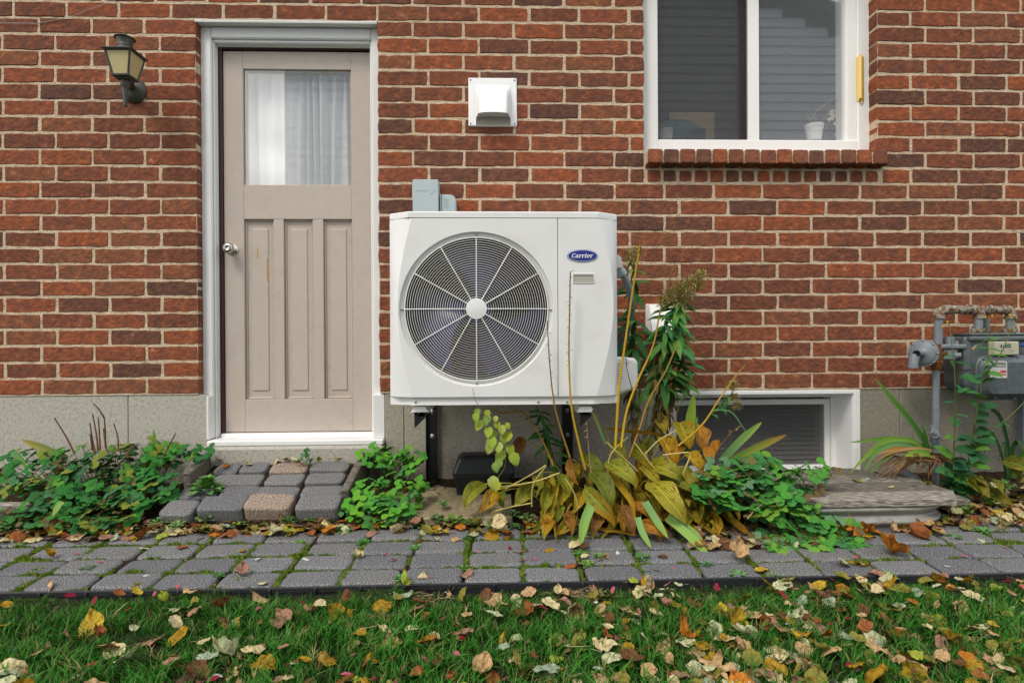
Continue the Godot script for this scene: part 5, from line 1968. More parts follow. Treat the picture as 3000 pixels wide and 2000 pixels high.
# ---------- leaves ----------
# one lobed leaf on a polar outline: radius by angle, base at the origin, midrib along +y, facing +z
func polar_leaf(radius: Callable, n: int, length: float, cup: float, fold: float, wrinkle: float, seeded: int, curl := 0.0) -> MB:
	var m := MB.new()
	var ns := noise(FastNoiseLite.TYPE_SIMPLEX_SMOOTH, 1.4, 3, seeded)
	var c := Vector2(0, 0.5)
	var rows := []
	for k in 4:
		var f: float = [0.02, 0.42, 0.75, 1.0][k]
		var row := []
		for j in n:
			var a := TAU * j / n
			var r: float = radius.call(a) * f
			var e := c + Vector2(sin(a), -cos(a)) * r * 0.5
			row.append(e)
		rows.append(row)
	var at0 := m.v.size()
	for row in rows:
		for e in row:
			var z: float = cup * ((e.x) * (e.x) + (e.y - 0.5) * (e.y - 0.5)) + fold * absf(e.x) + wrinkle * ns.get_noise_2d(e.x * 2.0, e.y * 2.0)
			var y: float = e.y
			if curl != 0.0:
				var an: float = curl * (e.y - 0.3)
				y = 0.3 + sin(an) / curl
				z += (1.0 - cos(an)) / curl
			m.p(Vector3(e.x, y, z) * length, Vector2(e.x * 0.9 + 0.5, e.y))
	for i in 3:
		for j in n:
			var a := at0 + i * n + j
			var b := at0 + i * n + (j + 1) % n
			m.t(a, a + n, b)
			m.t(b, a + n, b + n)
	m.t(at0, at0 + n / 3, at0 + 2 * n / 3)
	return m

func r_heart(a: float) -> float:
	var s := absf(fposmod(a + PI, TAU) - PI)       # 0 at the base, PI at the tip
	return (0.62 + 0.34 * sin(s * 0.5) + 0.16 * exp(-pow((s - 0.75) / 0.4, 2)) + 0.24 * exp(-pow((s - PI) / 0.22, 2))) * (1.0 + 0.035 * sin(a * 17.0))

func r_ovate(a: float) -> float:
	var s := absf(fposmod(a + PI, TAU) - PI)
	return lerpf(1.0, 0.56, pow(sin(s), 2)) * (1.0 + 0.03 * sin(a * 21.0))

func r_narrow(a: float) -> float:
	var s := absf(fposmod(a + PI, TAU) - PI)
	return 0.42 / sqrt(pow(0.42 * cos(s), 2) + pow(sin(s), 2))

func r_maple(a: float) -> float:
	var s := absf(fposmod(a + PI, TAU) - PI)
	var r := 0.42
	for e in [[PI, 1.12, 0.3], [2.05, 1.0, 0.27], [1.1, 0.72, 0.24]]:
		r = maxf(r, e[1] * pow(maxf(0.0, 1.0 - absf(s - e[0]) / (e[2] * 2.1)), 0.75))
		for g in [-0.2, 0.2]:
			r = maxf(r, e[1] * 0.78 * pow(maxf(0.0, 1.0 - absf(s - e[0] - g) / 0.16), 0.6))
	if s < 0.3:
		r = 0.34
	return r

func r_columbine(a: float) -> float:
	var s := absf(fposmod(a + PI, TAU) - PI)
	if s < 0.55:
		return lerpf(1.0, 0.72, s / 0.55)
	return 0.7 + 0.2 * pow(absf(cos((s - PI) * 1.5)), 0.6) + 0.05 * cos((s - PI) * 9.0)

func make_leaves() -> void:
	G.poplar = []
	G.elm = []
	G.maple = []
	G.petal = []
	G.rolled = []
	for i in 8:
		var m := polar_leaf(r_heart, 34, 1.0, rnd(-0.5, 0.6), rnd(-0.1, 0.4), 0.1, i + 1, rnd(-0.9, 1.2))
		m.tube([Vector3(0, 0.04, 0), Vector3(0.03, -0.2, 0.03), Vector3(0.12, -0.45, 0.02)], 0.014, 4)
		G.poplar.append(m.mesh())
		m = polar_leaf(r_ovate, 30, 1.0, rnd(-0.5, 0.5), rnd(0.0, 0.55), 0.1, i + 20, rnd(-0.9, 1.4))
		m.tube([Vector3(0, 0.0, 0), Vector3(0.0, -0.15, 0.0)], 0.012, 4)
		G.elm.append(m.mesh())
		m = polar_leaf(r_maple, 72, 1.0, rnd(-0.35, 0.35), rnd(-0.1, 0.3), 0.16, i + 40, rnd(-0.6, 0.8))
		m.tube([Vector3(0, 0.3, 0), Vector3(0.02, -0.1, 0.02), Vector3(0.06, -0.35, 0.06)], 0.01, 4)
		G.maple.append(m.mesh())
		G.petal.append(polar_leaf(r_narrow, 16, 1.0, rnd(-0.4, 0.4), rnd(0.0, 0.4), 0.05, i + 60, rnd(-0.6, 0.6)).mesh())
		G.rolled.append(polar_leaf(r_heart, 26, 1.0, 0.9 + 0.5 * rng.randf(), 0.35, 0.2, i + 80, rnd(0.8, 1.8)).mesh())
	# compound columbine leaf: three lobed leaflets on short stalks
	G.columbine = []
	for i in 5:
		var m := MB.new()
		for k in 3:
			var lf := polar_leaf(r_columbine, 22, 0.5, rnd(-0.3, 0.15), rnd(-0.1, 0.2), 0.08, i * 3 + k + 100, rnd(-0.5, 0.1))
			var an: float = [-1.15, 0.0, 1.15][k] + rnd(-0.15, 0.15)
			m.add(lf, Transform3D(Basis(Vector3.BACK, -an) * Basis(Vector3.RIGHT, rnd(-0.3, 0.15)), Vector3(sin(an), cos(an), 0) * 0.1))
		G.columbine.append(m.mesh())
	# small oval-leaved rosette weeds
	G.weed = []
	for i in 4:
		var m := MB.new()
		var n := 9 + i * 2
		for k in n:
			var an := k * 2.4 + rnd(-0.3, 0.3)
			var d := Vector3(cos(an), 0, sin(an))
			var len := rnd(0.55, 1.0) * (1.0 - 0.4 * k / n)
			var up := 0.25 + 0.75 * k / n
			m.col = Color(1, 1, 1) * rnd(0.75, 1.2)
			m.blade([d * 0.05, d * len * 0.4 + Vector3(0, 0.3 * up, 0), d * len * 0.75 + Vector3(0, 0.42 * up, 0), d * len + Vector3(0, 0.36 * up, 0)], [0.03, 0.1, 0.2, 0.02], Vector3(-d.z, 0, d.x), 0.15)
		G.weed.append(m.mesh())
	# one small oval leaf
	for e in [["oval", [0.03, 0.24, 0.3, 0.2, 0.02]], ["lance", [0.02, 0.1, 0.13, 0.09, 0.005]], ["heart", [0.06, 0.36, 0.36, 0.2, 0.01]]]:
		G[e[0]] = []
		for i in 3:
			var m := MB.new()
			var c := rnd(0.1, 0.35)
			m.blade([Vector3(0, 0, 0), Vector3(0, 0.2, 0.03 * c), Vector3(0, 0.5, -0.03), Vector3(0, 0.78, -0.12 * c * 3), Vector3(0, 0.98, -0.3 * c * 3)], e[1], Vector3(1, 0, 0), rnd(0.05, 0.35), null, 0.05)
			G[e[0]].append(m.mesh())

func tinted(base: StandardMaterial3D, r: float, g: float, b: float) -> StandardMaterial3D:
	var m: StandardMaterial3D = base.duplicate()
	m.albedo_color = Color(r, g, b).linear_to_srgb()
	return m

func leaf_at(under: Node3D, shape: Mesh, m: Material, p: Vector3, size: float, along: Vector3, face: Vector3, called := "leaf") -> MeshInstance3D:
	var o := obj(called, shape, m, under)
	var y := along.normalized()
	var z := (face - y * face.dot(y)).normalized()
	o.transform = Transform3D(Basis(y.cross(z), y, z).scaled_local(Vector3.ONE * size), p - under.position)
	return o

# mound of columbine leaves filling a region given as [px, py, rx, ry, count], from z0 at the top to z1 at the foot
func columbine(label: String, regions: Array, z0: float, z1: float, greens: Array, size: float, foot: Array) -> Node3D:
	var top := 9999.0
	var low := 0.0
	for r in regions:
		top = minf(top, r[1] - r[3])
		low = maxf(low, r[1] + r[3])
	var root := at(foot[0], foot[1], foot[2])
	root.y = bed_y(foot[2]) if foot[2] < 0.52 else path_y(foot[2])
	var t := thing("columbine_plant", label, "plant", root, "columbine clumps in the flower bed")
	var st := MB.new()
	for r in regions:
		for i in int(r[4] * 1.5):
			var a := rnd(0, TAU)
			var q := sqrt(rng.randf())
			var px: float = r[0] + cos(a) * q * r[2]
			var py: float = r[1] + sin(a) * q * r[3]
			var f := clampf((py - top) / (low - top), 0, 1)
			var z := lerpf(z0, z1, f) + rnd(-0.06, 0.05)
			var p := at(px, py, z)
			var ground_y := bed_y(z) if z < 0.52 else path_y(z)
			p.y = maxf(p.y, ground_y + 0.012)
			var out := Vector3(p.x - root.x, 0, p.z - root.z)
			out = (out.normalized() if out.length() > 0.01 else Vector3.BACK).rotated(Vector3.UP, rnd(-0.9, 0.9))
			var face := (Vector3.UP * rnd(0.5, 1.1) + out * 0.4 + Vector3(0, 0, rnd(0.3, 0.9)) + Vector3(rnd(-0.4, 0.4), 0, 0)).normalized()
			var g: Material = greens[mini(int(pow(rng.randf(), 1.4) * greens.size()), greens.size() - 1)]
			leaf_at(t, G.columbine[rng.randi() % 5], g, p, size * lerpf(0.5, 1.4, pow(rng.randf(), 0.8)), out + Vector3(0, rnd(-0.5, 0.2), 0.2), face)
			st.col = Color(0.06, 0.1, 0.02).lerp(Color(0.2, 0.1, 0.04), rng.randf() * 0.6)
			var g0 := Vector3(lerpf(root.x, p.x, 0.55) + rnd(-0.03, 0.03), bed_y(minf(z, 0.5)), lerpf(root.z, p.z, 0.6) - 0.03)
			st.tube([g0 - root, (g0 * 0.45 + p * 0.55) + Vector3(0, 0.02, -0.02) - root, p - root], 0.0011, 4, false)
	obj("petioles", st, M.stalk, t)
	return t

func hosta_leaf(t: Node3D, a: Vector3, b: Vector3, width: float, c0: Color, c1: Color, bow: float, turn: float, long := 0.0) -> void:
	var o := t.position
	var n := 11
	var d := b - a
	var out := Vector3(0, 0.45, 0.9).normalized()
	var path := []
	var half := []
	for i in n:
		var f := float(i) / (n - 1)
		path.append(a - o + d * f + out * bow * sin(PI * f) * d.length() + Vector3(0.12 * d.length() * sin(f * 4.0 + a.x * 60.0) * f, 0, 0.15 * bow * f))
		var w := pow(sin(PI * pow(clampf(f * 0.98 + 0.015, 0, 1), 0.7)), 0.95)
		if long > 0:
			w = pow(sin(PI * clampf(f * 0.96 + 0.03, 0, 1)), 0.5) * (1.0 - 0.35 * f)
		half.append(maxf(width * 0.5 * w, 0.0012))
	var m := MB.new()
	m.col = c0
	var side := d.normalized().cross(Vector3(0, 0.2, 1)).normalized().rotated(d.normalized(), turn)
	m.blade(path, half, side, rnd(0.15, 1.1), c1, rnd(0.06, 0.24), 9)
	obj("leaf", m, M.hosta, t)

func stalk(t: Node3D, pts: Array, z: float, z2: float, r0: float, r1: float, c0: Color, c1: Color, called := "flower_stalk", frill := 0.0) -> Array:
	var path := []
	for i in pts.size():
		path.append(at(pts[i][0], pts[i][1], lerpf(z, z2, float(i) / (pts.size() - 1))) - t.position)
	path = smooth(path, 4)
	var m := MB.new()
	var rows := []
	var n := path.size()
	for i in n - 1:
		var f := float(i) / (n - 1)
		m.col = c0.lerp(c1, clampf(f * 2.2 - 0.9, 0, 1))
		m.tube([path[i], path[i + 1]], [lerpf(r0, r1, f), lerpf(r0, r1, f + 1.0 / n)], 6, false)
		if frill > 0 and f > 1.0 - frill:
			for k in 3:                               # dry bracts and seed stubs
				var p: Vector3 = path[i].lerp(path[i + 1], rng.randf())
				var an := rnd(0, TAU)
				var e := Vector3(cos(an), rnd(-0.4, 0.8), sin(an)) * rnd(0.007, 0.022)
				m.col = Color(0.32, 0.22, 0.1) * rnd(0.4, 1.2)
				m.blade([p, p + e * 0.5, p + e + Vector3(0, -0.004, 0)], [0.0012, 0.0034, 0.0004], Vector3(-sin(an), 0.3, cos(an)), 0.3, null, 0.0, 3)
	obj(called, m, M.stalk, t)
	return path

func hosta() -> void:
	var root := at(1830, 1450, 0.45)
	root.y = bed_y(0.45)
	var t := thing("hosta_plant", "large yellowing hosta with drooping ribbed leaves and bare flower stalks", "plant", root)
	var ol := Color(0.52, 0.47, 0.04)
	var gr := Color(0.32, 0.38, 0.035)
	var oc := Color(0.72, 0.47, 0.025)
	var og := Color(0.68, 0.31, 0.02)
	var br := Color(0.36, 0.17, 0.04)
	var dk := Color(0.2, 0.25, 0.03)
	var ye := Color(0.6, 0.52, 0.05)
	# base px, py, tip px, py, width px, z base, z tip, colour, tip colour, bow, twist
	var L := [
		[1992, 1238, 2006, 1312, 66, 0.3, 0.36, ol, oc, 0.16, 0.2], [2042, 1242, 2056, 1330, 54, 0.31, 0.38, og, br, 0.18, -0.4], [1930, 1212, 1936, 1268, 44, 0.28, 0.33, oc, ol, 0.15, 0.3],
		[1772, 1253, 1956, 1280, 22, 0.5, 0.44, oc, og, 0.06, 0.9], [1942, 1282, 1966, 1366, 56, 0.34, 0.42, oc, og, 0.14, 0.2], [1905, 1318, 1868, 1298, 44, 0.3, 0.28, gr, ol, 0.1, 0.3],
		[1776, 1352, 1850, 1420, 58, 0.52, 0.62, gr, ol, 0.22, -0.3], [1822, 1340, 1880, 1450, 34, 0.5, 0.6, ye, og, 0.14, 0.9], [1880, 1368, 1924, 1418, 40, 0.46, 0.53, ol, ye, 0.2, 0.1],
		[1900, 1362, 1976, 1402, 54, 0.45, 0.5, ol, gr, 0.3, -0.2], [1904, 1410, 1982, 1522, 88, 0.56, 0.68, ol, ye, 0.24, -0.25], [1912, 1404, 2036, 1452, 46, 0.5, 0.55, dk, ol, 0.16, -0.4],
		[1976, 1378, 2038, 1424, 48, 0.44, 0.5, ol, gr, 0.25, 0.2], [1714, 1430, 1790, 1536, 50, 0.58, 0.66, gr, og, 0.16, 0.6], [1730, 1382, 1800, 1492, 58, 0.52, 0.62, dk, gr, 0.2, 0.0],
		[1796, 1392, 1868, 1520, 26, 0.58, 0.68, oc, og, 0.06, 0.8], [1822, 1480, 1864, 1566, 42, 0.62, 0.68, br, br, 0.1, 0.2], [1850, 1470, 1932, 1524, 38, 0.62, 0.68, og, br, 0.1, -0.3],
		[1876, 1528, 1958, 1570, 34, 0.68, 0.72, og, br, 0.12, 0.5], [1722, 1536, 1856, 1568, 16, 0.66, 0.72, oc, og, -0.03, 0.6], [1610, 1412, 1626, 1494, 44, 0.42, 0.5, gr, ol, 0.14, 0.2],
		[1668, 1342, 1700, 1418, 36, 0.45, 0.52, br, og, 0.1, 0.4], [2014, 1330, 2044, 1382, 42, 0.4, 0.44, oc, oc, 0.18, 0.1], [2074, 1308, 2068, 1366, 38, 0.42, 0.46, og, br, 0.2, 0.3],
		[1418, 1418, 1356, 1484, 46, 0.44, 0.5, gr, ol, 0.2, 0.5], [1452, 1436, 1408, 1498, 44, 0.48, 0.54, oc, br, 0.16, 0.0], [1562, 1424, 1496, 1474, 56, 0.44, 0.5, dk, ye, 0.24, -0.2],
		[1610, 1428, 1592, 1502, 48, 0.46, 0.54, gr, ol, 0.16, 0.1], [1470, 1440, 1480, 1482, 34, 0.42, 0.47, gr, gr, 0.18, 0.0], [1524, 1280, 1514, 1358, 38, 0.2, 0.24, br, br, 0.1, 0.2],
		[1642, 1470, 1618, 1534, 36, 0.52, 0.58, gr, dk, 0.14, 0.2], [1660, 1500, 1680, 1560, 34, 0.58, 0.64, br, og, 0.12, 0.2], [1560, 1400, 1640, 1440, 34, 0.38, 0.46, ol, oc, 0.14, 0.4], [1700, 1330, 1760, 1390, 44, 0.4, 0.48, dk, gr, 0.2, -0.2],
		[1850, 1310, 1900, 1360, 44, 0.36, 0.42, gr, oc, 0.2, 0.3], [2050, 1340, 2110, 1380, 34, 0.4, 0.44, ye, br, 0.15, 0.5], [1960, 1440, 2020, 1500, 44, 0.55, 0.62, dk, br, 0.15, 0.1], [1990, 1300, 1950, 1350, 44, 0.3, 0.38, og, br, 0.15, 0.4],
		[1760, 1500, 1738, 1560, 40, 0.6, 0.66, br, br, 0.15, 0.3], [2100, 1290, 2085, 1345, 30, 0.4, 0.42, og, br, 0.1, 0.6], [1640, 1390, 1668, 1460, 40, 0.42, 0.5, gr, ol, 0.15, 0.1], [1800, 1290, 1830, 1350, 40, 0.36, 0.42, gr, ol, 0.2, 0.2]]
	# more small limp leaves, drooping all round the crown
	var pool := [oc, ye, ol, og, ye, gr, oc]
	for i in 110:
		var px := rnd(1580, 2130)
		var py := rnd(1330, 1500) + 0.18 * absf(px - 1850)
		py = minf(py, 1520)
		var f := clampf((py - 1290) / 250.0, 0, 1)
		L.append([px, py, px + rnd(-46, 46) + (px - 1840) * 0.06, py + rnd(34, 84), rnd(16, 40), lerpf(0.3, 0.6, f), lerpf(0.34, 0.66, f), pool[rng.randi() % 7], pool[rng.randi() % 5], rnd(0.06, 0.4), rnd(-1.2, 1.2)])
	var pet := MB.new()
	for e in L:
		var a := at(e[0], e[1], e[5])
		hosta_leaf(t, a, at(e[2], e[3], e[6]), e[4] / F * (cam_pos.z - e[5]) * 1.02 * rnd(0.85, 1.05), e[7], e[8], e[9] * rnd(1.0, 1.7), e[10] + rnd(-0.4, 0.4), 1.0 if e[4] < 28 else 0.0)
		pet.col = Color(0.4, 0.32, 0.05).lerp(e[7], 0.3)
		var g0 := root + Vector3(rnd(-0.12, 0.2), 0.0, rnd(-0.2, 0.0))
		g0.x = lerpf(g0.x, a.x, 0.5)
		var mid := g0 * 0.4 + a * 0.6 + Vector3(0, 0.05, 0)
		pet.tube(smooth([g0 - root, mid - root, a - root], 4), 0.0028, 6, false)
	# pale bare petioles that cross the clump
	for e in [[[1776, 1294], [1815, 1330], [1850, 1362], [1868, 1380]], [[1656, 1402], [1680, 1440], [1692, 1475], [1690, 1520]], [[1942, 1333], [1990, 1327], [2022, 1328], [2012, 1362], [2002, 1386]], [[1858, 1295], [1900, 1350], [1935, 1392]], [[1600, 1365], [1562, 1420], [1558, 1484]], [[1440, 1500], [1500, 1484], [1556, 1474]], [[1778, 1380], [1815, 1435], [1868, 1500]], [[1600, 1362], [1560, 1388], [1480, 1432]], [[1640, 1385], [1560, 1412], [1450, 1428]], [[1780, 1390], [1790, 1330], [1840, 1280]], [[1890, 1330], [1930, 1290], [1980, 1262]]]:
		pet.col = Color(0.5, 0.42, 0.12) * rnd(0.8, 1.15)
		pet.tube(smooth(e.map(func(p): return at(p[0], p[1], 0.55) - root), 4), 0.0034, 6)
	obj("petioles", pet, M.hosta_petiole, t)
	var y0 := Color(0.46, 0.3, 0.03)
	var y1 := Color(0.2, 0.13, 0.04)
	stalk(t, [[1715, 1375], [1694, 1290], [1674, 1189], [1667, 1046], [1669, 912], [1671, 796]], 0.62, 0.7, 0.0062, 0.0026, y0, y1, "flower_stalk", 0.5)
	stalk(t, [[1670, 1340], [1640, 1247], [1622, 1171], [1609, 1046], [1604, 939]], 0.62, 0.7, 0.005, 0.002, Color(0.3, 0.17, 0.05), Color(0.14, 0.07, 0.03), "flower_stalk", 0.6)
	stalk(t, [[1803, 1310], [1814, 1136], [1832, 1002], [1854, 850], [1872, 735], [1876, 712]], 0.6, 0.5, 0.0068, 0.003, y0, y0 * 0.8, "flower_stalk", 0.35)
	stalk(t, [[1820, 1310], [1834, 1213], [1865, 1124], [1914, 1012], [1937, 900], [1977, 771]], 0.6, 0.45, 0.0066, 0.0025, y0, y1, "flower_stalk", 0.3)
	stalk(t, [[1843, 1340], [1874, 1254], [1901, 1173], [1950, 1088], [1986, 1004]], 0.52, 0.42, 0.0048, 0.003, Color(0.4, 0.22, 0.05), Color(0.34, 0.18, 0.05))
	stalk(t, [[1986, 1307], [2057, 1245], [2102, 1178], [2146, 1115], [2185, 1068], [2213, 1048]], 0.45, 0.3, 0.0048, 0.002, y0, y1, "flower_stalk", 0.25)
	stalk(t, [[1431, 1189], [1473, 1211], [1526, 1204], [1561, 1241], [1596, 1304], [1621, 1365]], 0.4, 0.45, 0.003, 0.0042, y0 * 0.8, y0 * 0.9)

func sword(t: Node3D, pts: Array, z: float, z2: float, width: float, c0: Color, c1: Color, called := "leaf") -> void:
	var path := []
	for i in pts.size():
		path.append(at(pts[i][0], pts[i][1], lerpf(z, z2, float(i) / (pts.size() - 1))) - t.position)
	path = smooth(path, 4)
	var half := []
	var n := path.size()
	for i in n:
		var f := float(i) / (n - 1)
		half.append(maxf(0.0008, width * 0.5 * pow(clampf((1.0 - f) * 2.6, 0, 1), 0.7)))
	var m := MB.new()
	m.col = c0
	var d: Vector3 = (path[-1] - path[0]).normalized()
	m.blade(path, half, d.cross(Vector3(0.1, 0.3, 1)).normalized(), 0.22, c1)
	obj(called, m, M.plant, t)

func iris() -> void:
	var g := Color(0.11, 0.24, 0.035)
	var b := Color(0.1, 0.22, 0.08)
	var y := Color(0.22, 0.32, 0.05)
	var br := Color(0.3, 0.12, 0.03)
	for e in [
		["iris_plant", "fan of upright green sword leaves in front of the basement window", [[[[2000, 1320], [2020, 1240], [2033, 1150]], 0.3, 0.3, 0.05, y, y], [[[2110, 1355], [2170, 1290], [2233, 1236]], 0.34, 0.28, 0.037, b, y], [[[2140, 1352], [2220, 1310], [2305, 1273]], 0.36, 0.3, 0.036, g, br], [[[2150, 1345], [2215, 1352], [2262, 1376], [2290, 1395]], 0.4, 0.42, 0.03, b, g], [[[2012, 1330], [2030, 1270], [2044, 1220]], 0.38, 0.36, 0.022, b, g], [[[2090, 1200], [2140, 1205], [2170, 1240], [2190, 1272]], 0.3, 0.3, 0.007, b, b]], [2070, 1400, 0.34]],
		["iris_plant", "pale green sword leaves flopping from the hosta onto the pavers", [[[[1732, 1480], [1712, 1530], [1700, 1596]], 0.66, 0.78, 0.04, Color(0.2, 0.36, 0.1), y], [[[1890, 1470], [1920, 1520], [1957, 1576]], 0.68, 0.78, 0.032, Color(0.18, 0.34, 0.14), y], [[[1955, 1515], [2020, 1570], [2086, 1636]], 0.7, 0.84, 0.036, Color(0.22, 0.38, 0.1), y], [[[1968, 1520], [2030, 1560], [2066, 1606]], 0.68, 0.8, 0.034, Color(0.2, 0.36, 0.1), y], [[[1868, 1515], [1882, 1560], [1908, 1606]], 0.7, 0.8, 0.028, Color(0.18, 0.34, 0.12), y], [[[2060, 1425], [2080, 1470], [2096, 1514]], 0.52, 0.58, 0.024, Color(0.18, 0.34, 0.1), y], [[[2044, 1440], [2040, 1465], [2026, 1488]], 0.52, 0.56, 0.024, b, g], [[[1774, 1300], [1755, 1250], [1738, 1206], [1742, 1196]], 0.6, 0.64, 0.014, b, br]], [1860, 1480, 0.6]],
		["daylily_plant", "arching green and withered strap leaves beside the basement window frame", [[[[2725, 1320], [2680, 1250], [2620, 1175], [2563, 1107]], 0.2, 0.26, 0.034, Color(0.05, 0.14, 0.03), g], [[[2722, 1325], [2712, 1280], [2702, 1242]], 0.2, 0.22, 0.022, Color(0.04, 0.12, 0.03), g], [[[2720, 1320], [2660, 1288], [2580, 1300], [2492, 1384]], 0.2, 0.3, 0.028, g, y], [[[2722, 1330], [2640, 1300], [2570, 1320], [2535, 1380]], 0.22, 0.32, 0.026, b, g], [[[2722, 1318], [2640, 1284], [2560, 1288], [2490, 1296]], 0.16, 0.24, 0.018, g, g], [[[2726, 1330], [2690, 1325], [2650, 1335]], 0.3, 0.34, 0.034, Color(0.14, 0.26, 0.04), y], [[[2715, 1310], [2660, 1300], [2600, 1340], [2548, 1384]], 0.2, 0.3, 0.024, b, g], [[[2730, 1330], [2640, 1312], [2570, 1330]], 0.24, 0.3, 0.018, br, Color(0.4, 0.26, 0.1)], [[[2730, 1320], [2680, 1312], [2620, 1322], [2560, 1352]], 0.26, 0.32, 0.014, Color(0.4, 0.26, 0.1), br]], [2724, 1400, 0.2]],
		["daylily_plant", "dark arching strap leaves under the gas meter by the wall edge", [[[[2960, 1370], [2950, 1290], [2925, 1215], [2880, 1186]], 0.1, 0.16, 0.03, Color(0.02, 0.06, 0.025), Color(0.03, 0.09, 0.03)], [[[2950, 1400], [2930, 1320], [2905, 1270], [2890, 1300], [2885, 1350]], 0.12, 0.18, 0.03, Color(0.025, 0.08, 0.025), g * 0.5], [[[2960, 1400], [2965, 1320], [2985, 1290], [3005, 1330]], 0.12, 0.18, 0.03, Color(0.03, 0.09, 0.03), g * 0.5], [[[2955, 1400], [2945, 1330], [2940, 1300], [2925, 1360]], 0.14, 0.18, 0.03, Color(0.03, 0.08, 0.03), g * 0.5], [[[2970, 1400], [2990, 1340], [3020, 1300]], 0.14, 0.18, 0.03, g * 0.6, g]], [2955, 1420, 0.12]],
		["grey_strap_leaf_plant", "single pointed strap leaf with a yellow tip at the left bed", [[[[195, 1345], [130, 1315], [62, 1288]], 0.12, 0.16, 0.038, Color(0.14, 0.24, 0.07), Color(0.4, 0.3, 0.08)], [[[455, 1320], [452, 1290], [450, 1258]], 0.1, 0.1, 0.02, g, y], [[[180, 1470], [168, 1485], [152, 1512]], 0.5, 0.54, 0.026, Color(0.2, 0.3, 0.1), y], [[[20, 1340], [40, 1330], [60, 1345], [80, 1375]], 0.2, 0.26, 0.03, Color(0.08, 0.18, 0.07), g]], [200, 1400, 0.14]]]:
		var root := at(e[3][0], e[3][1], e[3][2])
		root.y = bed_y(e[3][2])
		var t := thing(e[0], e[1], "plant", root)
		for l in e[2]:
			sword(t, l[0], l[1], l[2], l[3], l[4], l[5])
	# withered heap at the foot of the daylily
	var m := MB.new()
	var o := at(2700, 1400, 0.25)
	for i in 60:
		m.col = Color(0.36, 0.22, 0.1).lerp(Color(0.12, 0.06, 0.03), rng.randf()) * rnd(0.7, 1.2)
		var a := at(rnd(2640, 2800), rnd(1330, 1360), rnd(0.14, 0.3)) - o
		var b2 := at(rnd(2560, 2830), rnd(1370, 1412), rnd(0.2, 0.36)) - o
		m.blade(smooth([a, (a + b2) / 2 + Vector3(0, 0.05, 0.02), b2], 3), [0.004, 0.004, 0.004, 0.0035, 0.003, 0.002, 0.001], Vector3(rnd(-1, 1), 1, rnd(-1, 1)), 0.4, null, 0.0, 3)
	var w := obj("withered_leaves", m, M.stalk)
	w.position = o
	tag(w, "heap of withered brown strap leaves under the daylily by the riser pipe", "dead leaves")
	stuff(w)

